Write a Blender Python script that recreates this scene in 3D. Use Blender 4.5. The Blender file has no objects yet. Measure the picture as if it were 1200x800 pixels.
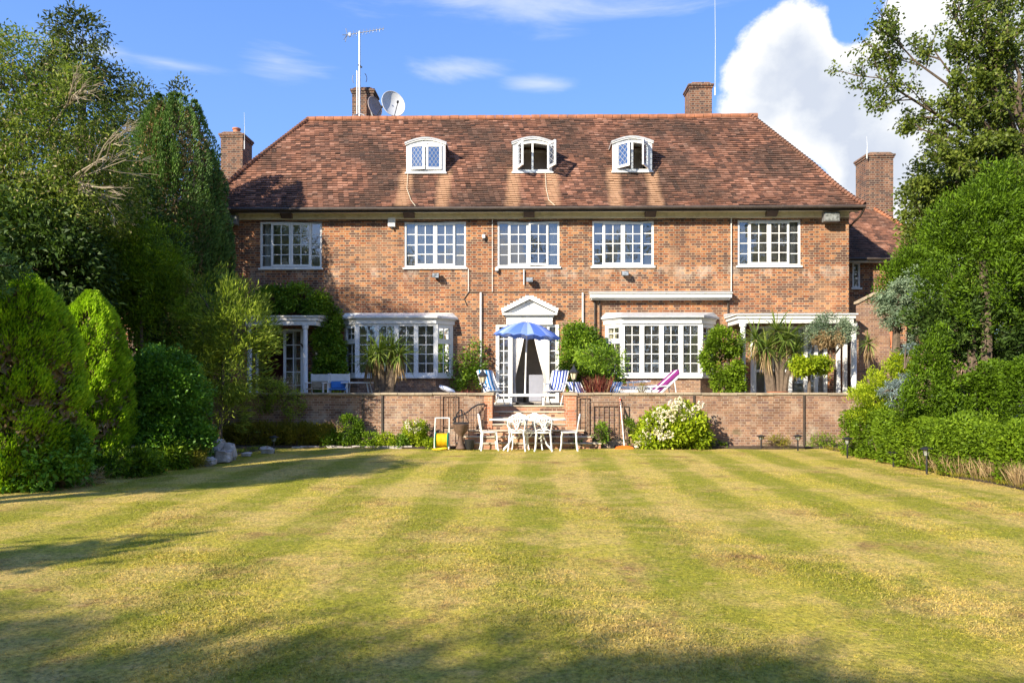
import bpy, math, random
import numpy as np
from mathutils import Vector, Matrix
R = math.radians
rng = np.random.default_rng(7)
random.seed(7)
scene = bpy.context.scene
col = scene.collection
# ------------------------------------------------------------------ camera, world, sun, exposure
FPX, CX, HY, EYE, YAW = 850.0, 600.0, 450.0, 1.63, 0.0185
CA, SA = math.cos(YAW), math.sin(YAW)
cd = bpy.data.cameras.new('camera'); cam = bpy.data.objects.new('camera', cd); col.objects.link(cam)
cam.location = (0, 0, EYE); cam.rotation_euler = (R(90), 0, YAW)
cd.sensor_width = 36; cd.lens = 36 * FPX / 1200; cd.shift_y = (HY - 400) / 1200
cd.clip_start = .05; cd.clip_end = 3000
scene.camera = cam
SUN_DIR = Vector((0.95, 1.0, -0.70)).normalized()      # the way the light travels
SUN_EL = math.asin(-SUN_DIR.z); SUN_AZ = math.atan2(-SUN_DIR.x, -SUN_DIR.y)
sd = bpy.data.lights.new('sun', 'SUN'); sd.energy = 4.8; sd.angle = R(.55); sd.color = (1, .90, .74)
sun = bpy.data.objects.new('sun', sd); col.objects.link(sun)
sun.rotation_euler = SUN_DIR.to_track_quat('-Z', 'Y').to_euler()
scene.view_settings.view_transform = 'Standard'; scene.view_settings.look = 'None'
scene.view_settings.gamma = 1; scene.view_settings.exposure = 1.08
SKY_STRENGTH = .15

class NT:
    """small helper for node trees"""
    def __init__(s, tree): s.t = tree; s.n = tree.nodes; s.l = tree.links
    def new(s, kind, **kw):
        n = s.n.new(kind)
        for k, v in kw.items():
            setattr(n, k, v)
        return n
    def set(s, sock, v):
        if v is None: return
        if hasattr(v, 'is_linked') or isinstance(v, bpy.types.NodeSocket): s.l.new(v, sock)
        else:
            if isinstance(v, (tuple, list)) and len(v) == 3 and sock.type == 'RGBA': v = (*v, 1)
            sock.default_value = v
    def m(s, op, a, b=None, c=None, clamp=False):
        n = s.new('ShaderNodeMath', operation=op, use_clamp=clamp)
        s.set(n.inputs[0], a); s.set(n.inputs[1], b); s.set(n.inputs[2], c)
        return n.outputs[0]
    def mix(s, f, a, b, blend='MIX'):
        n = s.new('ShaderNodeMix', data_type='RGBA', blend_type=blend)
        s.set(n.inputs[0], f); s.set(n.inputs[6], a); s.set(n.inputs[7], b)
        return n.outputs[2]
    def noise(s, vec, scale, detail=4, rough=.55, out=0, dist=0):
        n = s.new('ShaderNodeTexNoise'); s.set(n.inputs['Vector'], vec)
        n.inputs['Scale'].default_value = scale; n.inputs['Detail'].default_value = detail
        n.inputs['Roughness'].default_value = rough; n.inputs['Distortion'].default_value = dist
        return n.outputs[out]
    def ramp(s, f, stops, interp='LINEAR'):
        n = s.new('ShaderNodeValToRGB'); s.set(n.inputs[0], f); e = n.color_ramp.elements
        n.color_ramp.interpolation = interp
        while len(e) < len(stops): e.new(.5)
        for i, (p, c) in enumerate(stops):
            e[i].position = p; e[i].color = (*c, 1) if len(c) == 3 else c
        return n.outputs[0]
    def rng(s, v, a, b, c=0., d=1., smooth=False):
        n = s.new('ShaderNodeMapRange'); s.set(n.inputs[0], v)
        if smooth: n.interpolation_type = 'SMOOTHSTEP'
        for i, q in enumerate((a, b, c, d)): s.set(n.inputs[i + 1], q)
        return n.outputs[0]
    def comb(s, x, y, z=0.):
        n = s.new('ShaderNodeCombineXYZ')
        for i, q in enumerate((x, y, z)): s.set(n.inputs[i], q)
        return n.outputs[0]
    def sep(s, v):
        n = s.new('ShaderNodeSeparateXYZ'); s.set(n.inputs[0], v); return n.outputs

world = bpy.data.worlds.new('World'); scene.world = world; world.use_nodes = True
w = NT(world.node_tree); w.n.clear()
sky = w.new('ShaderNodeTexSky', sky_type='NISHITA'); sky.sun_disc = False
sky.sun_elevation = SUN_EL; sky.sun_rotation = SUN_AZ; sky.altitude = 50; sky.air_density = 1.0; sky.dust_density = .35; sky.ozone_density = 2.0
tc = w.new('ShaderNodeTexCoord'); dx, dy, dz = w.sep(tc.outputs['Generated'])
az = w.m('ARCTAN2', dx, dy); el = w.m('ARCSINE', dz)
P2 = w.comb(az, w.m('MULTIPLY', el, 1.25), 0.)
holes_ = None
nz = w.noise(P2, 4.5, 9, .56); nz2 = w.noise(P2, 15., 9, .68)
field = None
def sky_dir(px, py):
    u = (px - CX) / FPX; v = (HY - py) / FPX
    a = math.atan2(u * CA - SA, u * SA + CA); e = math.atan2(v, math.hypot(u, 1)); return a, e
for px, py, r, sx in [(935, 78, 58, 1), (905, 105, 45, 1.1), (1082, 58, 68, 1.1), (1000, 118, 80, 1.3), (1110, 140, 120, 1.0), (1035, 190, 70, 1.1), (1003, 215, 45, 1),
                      (1300, 120, 190, 1.4), (890, 132, 30, 1.6)]:
    a, e = sky_dir(px, py)
    d = w.m('SQRT', w.m('ADD', w.m('POWER', w.m('DIVIDE', w.m('SUBTRACT', az, a), sx), 2.), w.m('POWER', w.m('SUBTRACT', el, e), 2.)))
    g = w.m('SUBTRACT', 1., w.m('DIVIDE', d, r / FPX * 1.12))
    field = g if field is None else w.m('SMOOTH_MAX', field, g, .12)
for px, py, r in ((1000, 26, 34), (945, 212, 50)):
    a, e = sky_dir(px, py)
    d = w.m('SQRT', w.m('ADD', w.m('POWER', w.m('SUBTRACT', az, a), 2.), w.m('POWER', w.m('SUBTRACT', el, e), 2.)))
    field = w.m('SUBTRACT', field, w.m('MULTIPLY', w.rng(d, 0., r / FPX * 1.2, 1., 0., True), .55))
fld = w.m('ADD', field, w.m('ADD', w.m('MULTIPLY', w.m('SUBTRACT', nz, .5), 1.25), w.m('MULTIPLY', w.m('SUBTRACT', nz2, .5), .6)))
cum = w.rng(fld, -.02, .19, smooth=True)
# thin wisps in a few directions and a little everywhere
PW = w.comb(w.m('MULTIPLY', az, .5), w.m('MULTIPLY', el, 2.6), 3.)
wn = w.noise(PW, 7., 7, .6, dist=.6)
wf = None
for px, py, rx, ry in [(325, 72, 60, 20), (195, 74, 70, 12), (525, 80, 70, 12), (640, 98, 55, 11), (620, 2, 210, 26), (120, 60, 60, 14), (480, -60, 500, 40)]:
    a, e = sky_dir(px, py)
    g = w.m('SUBTRACT', 1., w.m('SQRT', w.m('ADD', w.m('POWER', w.m('DIVIDE', w.m('SUBTRACT', az, a), rx / FPX), 2.), w.m('POWER', w.m('DIVIDE', w.m('SUBTRACT', el, e), ry / FPX), 2.))))
    wf = g if wf is None else w.m('SMOOTH_MAX', wf, g, .1)
wisp = w.m('MULTIPLY', w.rng(w.m('ADD', w.m('MULTIPLY', wf, .6), w.m('MULTIPLY', w.m('SUBTRACT', wn, .5), 1.9)), -.05, .75, smooth=True), .62)
back = w.rng(dy, .1, -.3)                                   # fair-weather cloud behind the camera
bcl = w.m('MULTIPLY', w.rng(w.noise(P2, 3., 6), .5, .62, smooth=True), back)
shade = w.noise(w.comb(az, w.m('ADD', el, .03), 5.), 6.5, 6, .5)
sh = w.m('ADD', w.m('MULTIPLY', w.m('SUBTRACT', shade, .5), 3.2), w.rng(fld, .05, .75, 1.1, .1))
ccol = w.ramp(sh, [(.0, (2.2, 2.4, 2.8)), (.3, (2.7, 2.85, 3.1)), (.55, (3.15, 3.2, 3.3)), (.85, (3.6, 3.6, 3.6))])
skyc = w.mix(1., sky.outputs[0], (.66, .90, 1.20), 'MULTIPLY')
grad = w.ramp(w.rng(el, .05, .62), [(0, (1.25, 1.85, 3.2)), (.45, (.78, 1.42, 3.1)), (1, (.38, .95, 2.75))])
skyc = w.mix(.72, skyc, grad)
c1 = w.mix(wisp, skyc, (2.9, 3.1, 3.45))
c1 = w.mix(bcl, c1, (3.0, 3.15, 3.5))
c1 = w.mix(cum, c1, ccol)
bg = w.new('ShaderNodeBackground'); w.l.new(c1, bg.inputs[0]); bg.inputs[1].default_value = SKY_STRENGTH
wo = w.new('ShaderNodeOutputWorld'); w.l.new(bg.outputs[0], wo.inputs[0])

def W(px, py, Y):
    u = (px - CX) / FPX; v = (HY - py) / FPX
    t = Y / (u * SA + CA)
    return Vector(((u * CA - SA) * t, Y, EYE + v * t))
def WX(px, Y): return W(px, HY, Y).x
def WZ(py, Y, px=600): return W(px, py, Y).z
def G(px, py):
    """where the ground shows at this place of the photo"""
    u = (px - CX) / FPX; v = (HY - py) / FPX; t = -EYE / v
    return Vector(((u * CA - SA) * t, (u * SA + CA) * t, 0))

# ------------------------------------------------------------------ object helpers
def tag(o, label=None, cat=None, group=None, kind=None):
    if label: o['label'] = label
    if cat: o['category'] = cat
    if group: o['group'] = group
    if kind: o['kind'] = kind
    return o
def thing(name, label, cat, loc=(0, 0, 0), rz=0., group=None):
    o = bpy.data.objects.new(name, None); col.objects.link(o); o.empty_display_size = .2
    o.location = loc; o.rotation_euler = (0, 0, rz)
    return tag(o, label, cat, group)
def off_of(p):
    v = Vector((0, 0, 0))
    while p is not None: v += Vector(p.location); p = p.parent
    return v
def link(name, me, mat, parent=None):
    o = bpy.data.objects.new(name, me); col.objects.link(o)
    if mat is not None: me.materials.append(mat)
    if parent is not None: o.parent = parent
    return o
def copy_tree(o, parent=None):
    c = o.copy(); col.objects.link(c); c.parent = parent
    for ch in list(o.children): copy_tree(ch, c)
    return c

class MB:
    """collects shapes, links them as one mesh object"""
    def __init__(s): s.v = []; s.f = []; s.smooth = False
    def poly(s, pts):
        n = len(s.v); s.v += [tuple(p) for p in pts]; s.f.append(tuple(range(n, n + len(pts)))); return s
    def box(s, x0, x1, y0, y1, z0, z1):
        n = len(s.v)
        s.v += [(x, y, z) for x in (x0, x1) for y in (y0, y1) for z in (z0, z1)]
        s.f += [tuple(n + i for i in q) for q in ((0, 1, 3, 2), (4, 6, 7, 5), (0, 4, 5, 1), (2, 3, 7, 6), (0, 2, 6, 4), (1, 5, 7, 3))]
        return s
    def bar(s, a, b, w, d, up=(0, 0, 1)):
        """rectangular bar from a to b, w across, d deep"""
        a, b = Vector(a), Vector(b); t = (b - a).normalized(); sd = t.cross(Vector(up))
        if sd.length < 1e-4: sd = t.cross(Vector((0, 1, 0)))
        sd.normalize(); n_ = sd.cross(t).normalized(); n = len(s.v)
        for p in (a, b):
            for i, j in ((-1, -1), (1, -1), (1, 1), (-1, 1)): s.v.append(tuple(p + sd * (i * w / 2) + n_ * (j * d / 2)))
        s.f += [(n, n + 1, n + 2, n + 3), (n + 7, n + 6, n + 5, n + 4)] + [(n + i, n + 4 + i, n + 4 + (i + 1) % 4, n + (i + 1) % 4) for i in range(4)]
        return s
    def tube(s, pts, r, k=8, caps=True):
        pts = [Vector(p) for p in pts]; rs = r if isinstance(r, (list, tuple)) else [r] * len(pts)
        n0 = len(s.v); ref = None
        for i, p in enumerate(pts):
            t = (pts[min(i + 1, len(pts) - 1)] - pts[max(i - 1, 0)]).normalized()
            if ref is None: ref = t.orthogonal().normalized()
            ref = (ref - t * ref.dot(t))
            ref = ref.normalized() if ref.length > 1e-5 else t.orthogonal().normalized()
            q = t.cross(ref)
            for j in range(k):
                a = 2 * math.pi * j / k; s.v.append(tuple(p + (ref * math.cos(a) + q * math.sin(a)) * rs[i]))
        for i in range(len(pts) - 1):
            for j in range(k):
                a = n0 + i * k + j; b = n0 + i * k + (j + 1) % k; s.f.append((a, b, b + k, a + k))
        if caps:
            s.f.append(tuple(range(n0 + k - 1, n0 - 1, -1))); e = n0 + (len(pts) - 1) * k; s.f.append(tuple(range(e, e + k)))
        return s
    def ring(s, c, r, t, axis='y', k=16, q=6, arc=(0, 360), sy=1.):
        pts = []
        for i in range(k + 1):
            a = R(arc[0] + (arc[1] - arc[0]) * i / k); u, v = r * math.cos(a), r * sy * math.sin(a)
            pts.append({'y': (c[0] + u, c[1], c[2] + v), 'z': (c[0] + u, c[1] + v, c[2]), 'x': (c[0], c[1] + u, c[2] + v)}[axis])
        return s.tube(pts, t, q)
    def lathe(s, prof, c=(0, 0, 0), k=16, rib=0.):
        n = len(s.v)
        for r, z in prof:
            for j in range(k):
                a = 2 * math.pi * j / k; q = r * (1 + (rib if j % 2 else 0)); s.v.append((c[0] + q * math.cos(a), c[1] + q * math.sin(a), c[2] + z))
        for i in range(len(prof) - 1):
            for j in range(k):
                a = n + i * k + j; b = n + i * k + (j + 1) % k; s.f.append((a, b, b + k, a + k))
        s.f.append(tuple(range(n + k - 1, n - 1, -1))); e = n + (len(prof) - 1) * k; s.f.append(tuple(range(e, e + k)))
        return s
    def prism(s, poly, y0, y1, axis='y'):
        """poly of (x, z) pulled along y (axis 'y'), of (x, y) along z ('z'), of (y, z) along x ('x')"""
        def P(a, b, c): return {'y': (a, c, b), 'z': (a, b, c), 'x': (c, a, b)}[axis]
        n = len(s.v); k = len(poly); s.v += [P(a, b, y0) for a, b in poly] + [P(a, b, y1) for a, b in poly]
        s.f += [tuple(range(n, n + k)), tuple(range(n + 2 * k - 1, n + k - 1, -1))] + [(n + i, n + k + i, n + k + (i + 1) % k, n + (i + 1) % k) for i in range(k)]
        return s
    def wall(s, x0, x1, z0, z1, y0, y1, holes):
        """a wall slab in the xz plane with rectangular holes (x0,x1,z0,z1)"""
        xs = sorted({x0, x1, *[h[i] for h in holes for i in (0, 1)]}); zs = sorted({z0, z1, *[h[i] for h in holes for i in (2, 3)]})
        xs = [x for x in xs if x0 <= x <= x1]; zs = [z for z in zs if z0 <= z <= z1]
        def hole(i, j):
            if i < 0 or j < 0 or i >= len(xs) - 1 or j >= len(zs) - 1: return True
            cx, cz = (xs[i] + xs[i + 1]) / 2, (zs[j] + zs[j + 1]) / 2
            return any(h[0] < cx < h[1] and h[2] < cz < h[3] for h in holes)
        for i in range(len(xs) - 1):
            for j in range(len(zs) - 1):
                if hole(i, j): continue
                a, b, c, d = xs[i], xs[i + 1], zs[j], zs[j + 1]
                s.poly([(a, y0, c), (b, y0, c), (b, y0, d), (a, y0, d)]); s.poly([(a, y1, c), (a, y1, d), (b, y1, d), (b, y1, c)])
                if hole(i - 1, j): s.poly([(a, y0, c), (a, y0, d), (a, y1, d), (a, y1, c)])
                if hole(i + 1, j): s.poly([(b, y0, c), (b, y1, c), (b, y1, d), (b, y0, d)])
                if hole(i, j - 1): s.poly([(a, y0, c), (a, y1, c), (b, y1, c), (b, y0, c)])
                if hole(i, j + 1): s.poly([(a, y0, d), (b, y0, d), (b, y1, d), (a, y1, d)])
        return s
    def rotated(s, c, rz=0., rx=0.):
        M = Matrix.Translation(c) @ Matrix.Rotation(rz, 4, 'Z') @ Matrix.Rotation(rx, 4, 'X') @ Matrix.Translation(-Vector(c))
        s.v = [tuple(M @ Vector(p)) for p in s.v]; return s
    def xf(s, M): s.v = [tuple(M @ Vector(p)) for p in s.v]; return s
    def add(s, o):
        n = len(s.v); s.v += o.v; s.f += [tuple(i + n for i in f) for f in o.f]; return s
    def build(s, name, mat, parent=None, smooth=False, bevel=0., rnd=None):
        o3 = off_of(parent)
        me = bpy.data.meshes.new(name); me.from_pydata([(x - o3.x, y - o3.y, z - o3.z) for x, y, z in s.v], [], s.f); me.update()
        if smooth:
            me.polygons.foreach_set('use_smooth', [True] * len(me.polygons))
            try: me.set_sharp_from_angle(angle=R(40))
            except Exception: pass
        if rnd is not None:
            at = me.attributes.new('rnd', 'FLOAT', 'FACE'); at.data.foreach_set('value', np.asarray(rnd, dtype=np.float32))
        o = link(name, me, mat, parent)
        if bevel:
            b = o.modifiers.new('bevel', 'BEVEL'); b.width = bevel; b.segments = 2; b.limit_method = 'ANGLE'
        return o

# ------------------------------------------------------------------ materials
def newmat(name):
    m = bpy.data.materials.new(name); m.use_nodes = True; t = NT(m.node_tree); t.n.clear()
    out = t.new('ShaderNodeOutputMaterial'); p = t.new('ShaderNodeBsdfPrincipled'); t.l.new(p.outputs[0], out.inputs[0])
    return m, t, p, out
def wpos(t): return t.new('ShaderNodeNewGeometry').outputs['Position']
def plain(name, c, rough=.6, var=.12, scale=6., metal=0., dirt=None, dscale=2.5, bump=.0, spec=.4):
    m, t, p, out = newmat(name); pos = wpos(t)
    n = t.noise(pos, scale, 5); base = t.mix(t.rng(n, .3, .7), tuple(q * (1 - var) for q in c), tuple(min(1, q * (1 + var)) for q in c))
    if dirt is not None:
        base = t.mix(t.m('MULTIPLY', t.rng(t.noise(pos, dscale, 8, .68), .5, .72), .8), base, dirt)
    t.set(p.inputs['Base Color'], base); p.inputs['Roughness'].default_value = rough; p.inputs['Metallic'].default_value = metal
    p.inputs['Specular IOR Level'].default_value = spec
    if bump:
        b = t.new('ShaderNodeBump'); b.inputs['Strength'].default_value = bump; b.inputs['Distance'].default_value = .02
        t.l.new(t.noise(pos, scale * 6, 4), b.inputs['Height']); t.l.new(b.outputs[0], p.inputs['Normal'])
    return m
def brick(name, stops, mortar, dark=(.10, .055, .045), darkp=.35, stain=(.25, .13, .08), lime=None, age=.5, hh=.075, sill=False, bw=.225):
    """Flemish bond: stretcher, header, stretcher ... laid out in metres on the wall"""
    m, t, p, out = newmat(name); pos = wpos(t); x, y, z = t.sep(pos)
    wob = t.m('MULTIPLY', t.m('SUBTRACT', t.noise(pos, 9., 2), .5), .012)
    z2 = t.m('ADD', z, wob)
    u = t.m('DIVIDE', t.m('ADD', t.m('ADD', x, y), wob), bw); v = t.m('DIVIDE', z2, hh)
    row = t.m('FLOOR', v); u2 = t.m('ADD', u, t.m('MULTIPLY', t.m('FLOORED_MODULO', row, 2.), .75))
    cell = t.m('FLOOR', t.m('DIVIDE', u2, 1.5)); fu = t.m('FLOORED_MODULO', u2, 1.5); hd = t.m('GREATER_THAN', fu, 1.)
    idv = t.comb(t.m('ADD', t.m('MULTIPLY', cell, 2.), hd), row, 0.)
    wn = t.new('ShaderNodeTexWhiteNoise', noise_dimensions='2D'); t.l.new(idv, wn.inputs['Vector']); rv = wn.outputs['Value']
    rc = t.sep(wn.outputs['Color'])
    lf = t.m('FLOORED_MODULO', t.m('SUBTRACT', fu, hd), 1.0)
    wd = t.m('SUBTRACT', 1., t.m('MULTIPLY', hd, .5))
    du = t.m('MINIMUM', lf, t.m('SUBTRACT', wd, lf)); fv = t.m('FRACT', v); dv = t.m('MINIMUM', fv, t.m('SUBTRACT', 1., fv))
    mu = t.rng(du, .018, .034, 1., 0.); mv = t.rng(dv, .055, .095, 1., 0.); mm = t.m('MAXIMUM', mu, mv)
    base = t.ramp(rv, stops)
    isd = t.m('LESS_THAN', rc[1], t.m('ADD', darkp * .45, t.m('MULTIPLY', hd, darkp * .9)))
    base = t.mix(t.m('MULTIPLY', isd, .85), base, dark)
    base = t.mix(1., base, t.ramp(t.noise(pos, 60., 3), [(.3, (.78, .78, .78)), (.7, (1.18, 1.18, 1.18))]), 'MULTIPLY')
    base = t.mix(mm, base, mortar)
    big = t.noise(pos, .7, 7, .65)
    base = t.mix(t.m('MULTIPLY', t.rng(big, .48, .72), age), base, t.mix(.6, base, stain))
    base = t.mix(1., base, t.ramp(t.noise(pos, 1.7, 4), [(.3, (.72, .72, .75)), (.7, (1.22, 1.2, 1.15))]), 'MULTIPLY')
    if lime is not None:
        # lime bloom and damp near the foot of the wall: real deposits with their own outline
        lm = t.m('MULTIPLY', t.rng(t.noise(pos, 2.2, 8, .7), .5, .66), t.rng(z, lime[1], lime[2], 1., .12))
        base = t.mix(t.m('MULTIPLY', lm, .75), base, lime[0])
        gm = t.m('MULTIPLY', t.rng(t.noise(pos, 3.3, 6, .7), .56, .68), t.rng(z, .1, 1.0, .9, .1))
        base = t.mix(gm, base, (.12, .11, .06))
    if sill:
        # pale salts washed out of the courses below the sills, soot and damp elsewhere
        sm = t.m('MULTIPLY', t.rng(t.noise(t.comb(t.m('MULTIPLY', x, 1.), 0., t.m('MULTIPLY', z, .6)), 1.7, 7, .7), .5, .64), t.m('MULTIPLY', t.rng(z, 4.7, 5.1, 0., 1.), t.rng(z, 5.32, 5.38, 1., 0.)))
        base = t.mix(t.m('MULTIPLY', sm, .5), base, (.55, .47, .38))
        dm = t.rng(t.noise(t.comb(t.m('MULTIPLY', x, 2.2), 0., t.m('MULTIPLY', z, .35)), .8, 8, .7), .54, .7)
        base = t.mix(t.m('MULTIPLY', dm, .45), base, (.10, .06, .045))
        rp = t.rng(t.noise(t.comb(x, 3., z), .9, 2, .4), .60, .63); base = t.mix(t.m('MULTIPLY', rp, .22), base, (.50, .30, .17))
    t.set(p.inputs['Base Color'], base); p.inputs['Roughness'].default_value = .88; p.inputs['Specular IOR Level'].default_value = .2
    b = t.new('ShaderNodeBump'); b.inputs['Strength'].default_value = .5; b.inputs['Distance'].default_value = .012
    t.l.new(t.m('ADD', t.m('MULTIPLY', mm, -1.), t.m('MULTIPLY', t.noise(pos, 45., 3), .5)), b.inputs['Height']); t.l.new(b.outputs[0], p.inputs['Normal'])
    return m
M = {}
M['brick'] = brick('house_brick', [(0, (.18, .062, .034)), (.3, (.275, .098, .042)), (.55, (.34, .135, .055)), (.8, (.42, .195, .082)), (1, (.235, .08, .042))], (.42, .34, .235), dark=(.095, .055, .045), darkp=.55, sill=True)
M['brick_old'] = brick('weathered_brick', [(0, (.16, .085, .055)), (.35, (.25, .14, .09)), (.65, (.35, .205, .13)), (1, (.20, .11, .07))], (.40, .33, .25),
                       dark=(.17, .10, .085), darkp=.25, lime=((.52, .44, .34), .15, 1.5), age=.9, hh=.066, bw=.195)
M['brick_pier'] = brick('pier_brick', [(0, (.45, .17, .09)), (.5, (.55, .24, .13)), (1, (.48, .20, .11))], (.5, .38, .28), darkp=.1, age=.2)
M['brick_step'] = brick('step_brick', [(0, (.46, .21, .12)), (.5, (.56, .29, .17)), (1, (.42, .20, .13))], (.45, .36, .26), darkp=.3, stain=(.12, .09, .06), age=.8)
M['brick_chim'] = brick('chimney_brick', [(0, (.13, .06, .038)), (.5, (.22, .11, .068)), (1, (.15, .07, .045))], (.30, .25, .19), dark=(.07, .045, .04), darkp=.5)
M['white'] = plain('white_gloss_paint', (.76, .76, .74), .45, .05, dirt=(.50, .49, .44), dscale=6.)
M['white_old'] = plain('aged_white_paint', (.72, .71, .67), .55, .06, dirt=(.42, .40, .35), dscale=6.)
M['cream'] = plain('cream_eaves_paint', (.66, .60, .45), .6, .08, dirt=(.42, .37, .26), dscale=4.)
M['render_white'] = plain('white_plaster_bay_head', (.78, .77, .74), .7, .06, dirt=(.50, .48, .44), dscale=7., bump=.3)
M['lead'] = plain('lead_sheet', (.42, .43, .45), .5, .15, dirt=(.62, .61, .58), dscale=4., bump=.3)
M['iron'] = plain('black_iron', (.022, .022, .024), .45, .3, 20., spec=.5)
M['rust'] = plain('rusty_iron', (.13, .08, .055), .75, .35, 15.)
M['black_plastic'] = plain('black_plastic', (.018, .018, .02), .4, .2)
M['grey_box'] = plain('grey_housing', (.16, .16, .16), .5, .15)
M['gutter'] = plain('dark_gutter', (.06, .045, .035), .6, .3)
M['bracket'] = plain('brown_bracket', (.09, .06, .05), .7, .2)
M['stone'] = plain('paving_stone', (.50, .43, .32), .85, .2, 5., dirt=(.16, .14, .10), dscale=1.8, bump=.4)
M['coping'] = plain('coping_stone', (.36, .29, .20), .85, .25, 4., dirt=(.17, .14, .10), dscale=3.5, bump=.5)
M['rock'] = plain('rockery_stone', (.47, .42, .38), .85, .25, 7., dirt=(.22, .19, .17), dscale=4., bump=.7)
M['soil'] = plain('garden_soil', (.060, .042, .028), .95, .4, 8., dirt=(.10, .075, .05), dscale=14., bump=.8)
M['terracotta'] = plain('terracotta', (.50, .17, .08), .75, .15, 9., dirt=(.40, .22, .14))
M['interior'] = plain('room_plaster', (.60, .54, .46), .9, .1)
M['interior_red'] = plain('dark_red_room', (.10, .022, .02), .9, .1)
M['curtain'] = plain('white_curtain', (.80, .77, .74), .9, .05, 9.)
M['curtain_cream'] = plain('cream_curtain', (.62, .55, .40), .9, .1, 9.)
M['bark'] = plain('bark', (.13, .095, .065), .9, .35, 14., bump=.8)
M['deadwood'] = plain('dead_twigs', (.33, .27, .18), .85, .2, 10.)
M['metal'] = plain('galvanised_steel', (.45, .46, .47), .35, .1, 12., metal=.7)
M['dish'] = plain('grey_dish_paint', (.50, .51, .52), .5, .08, dirt=(.36, .36, .35), dscale=3.)
M['dish_old'] = plain('weathered_dish', (.36, .30, .29), .6, .15, dirt=(.25, .19, .18))
M['cast_white'] = plain('white_cast_metal', (.78, .78, .76), .4, .04, dirt=(.55, .53, .48), dscale=10.)
M['wood_grey'] = plain('weathered_wood', (.36, .29, .20), .8, .25, 12.)
M['yellow'] = plain('yellow_hose', (.80, .52, .01), .5, .12, 30.)
M['green_plastic'] = plain('green_plastic', (.01, .26, .17), .4, .15)
M['orange'] = plain('orange_plastic', (.75, .16, .02), .4, .1)
M['greyboard'] = plain('grey_panel', (.30, .31, .36), .6, .08)
M['bluefab'] = plain('blue_fabric', (.06, .22, .55), .8, .12)
M['red_paint'] = plain('red_terracotta_glaze', (.60, .09, .04), .5, .1)
M['lamp_glass'] = plain('frosted_lamp_glass', (.62, .55, .38), .25, .1)
M['pillow'] = plain('pale_blue_cushion', (.62, .66, .76), .9, .12, 25.)

def stripes(name, c1, c2, axis, period, duty=.5, c3=None):
    m, t, p, out = newmat(name); o = t.new('ShaderNodeTexCoord').outputs['Object']; q = t.sep(o)[axis]
    f = t.m('FRACT', t.m('DIVIDE', t.m('ADD', q, 10.), period)); base = t.mix(t.m('LESS_THAN', f, duty), c1, c2)
    if c3: base = t.mix(t.m('LESS_THAN', t.m('ABSOLUTE', t.m('SUBTRACT', f, duty / 2)), .07), base, c3)
    base = t.mix(1., base, t.ramp(t.noise(o, 14., 3), [(.3, (.86, .86, .86)), (.7, (1.08, 1.08, 1.08))]), 'MULTIPLY')
    t.set(p.inputs['Base Color'], base); p.inputs['Roughness'].default_value = .85; p.inputs['Specular IOR Level'].default_value = .15
    return m
M['deck_blue'] = stripes('turquoise_striped_canvas', (.72, .76, .80), (.02, .22, .50), 0, .115)
M['deck_navy'] = stripes('navy_striped_canvas', (.58, .62, .72), (.02, .05, .28), 0, .10)
M['deck_small'] = stripes('blue_white_canvas', (.74, .78, .82), (.04, .16, .50), 0, .09)
M['purple'] = stripes('purple_striped_towelling', (.76, .72, .78), (.19, .025, .15), 1, .40, .62)
# parasol panels: alternate blue and pale panels round the pole
def parasol_mat():
    m, t, p, out = newmat('parasol_canvas'); a = t.new('ShaderNodeAttribute'); a.attribute_name = 'rnd'
    base = t.mix(a.outputs['Fac'], (.10, .20, .64), (.38, .50, .86)); t.set(p.inputs['Base Color'], base); p.inputs['Roughness'].default_value = .8
    tr = t.new('ShaderNodeBsdfTranslucent'); t.set(tr.inputs[0], base); mx = t.new('ShaderNodeMixShader'); mx.inputs[0].default_value = .3
    t.l.new(p.outputs[0], mx.inputs[1]); t.l.new(tr.outputs[0], mx.inputs[2]); t.l.new(mx.outputs[0], out.inputs[0]); return m
M['parasol'] = parasol_mat()
def glass_mat():
    m, t, p, out = newmat('window_glass'); pos = wpos(t)
    g = t.new('ShaderNodeBsdfGlossy'); g.inputs['Roughness'].default_value = .015; g.inputs[0].default_value = (.95, .97, 1, 1)
    b = t.new('ShaderNodeBump'); b.inputs['Strength'].default_value = .12; b.inputs['Distance'].default_value = .02; t.l.new(t.noise(pos, 2.6, 2), b.inputs['Height'])
    t.l.new(b.outputs[0], g.inputs['Normal'])
    tr = t.new('ShaderNodeBsdfTransparent'); tr.inputs[0].default_value = (.86, .9, .88, 1)
    f = t.new('ShaderNodeFresnel'); f.inputs[0].default_value = 1.5
    mx = t.new('ShaderNodeMixShader'); t.l.new(t.m('ADD', t.m('MULTIPLY', f.outputs[0], 1.4), .15), mx.inputs[0])
    t.l.new(tr.outputs[0], mx.inputs[1]); t.l.new(g.outputs[0], mx.inputs[2])
    df = t.new('ShaderNodeBsdfDiffuse'); df.inputs[0].default_value = (.75, .75, .72, 1); m3 = t.new('ShaderNodeMixShader')      # pale veil put into the glass colour to lighten black panes
    t.l.new(t.rng(t.noise(pos, 3.5, 4), .3, .7, .015, .06), m3.inputs[0]); t.l.new(mx.outputs[0], m3.inputs[1]); t.l.new(df.outputs[0], m3.inputs[2]); t.l.new(m3.outputs[0], out.inputs[0]); return m
M['glass'] = glass_mat()
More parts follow.
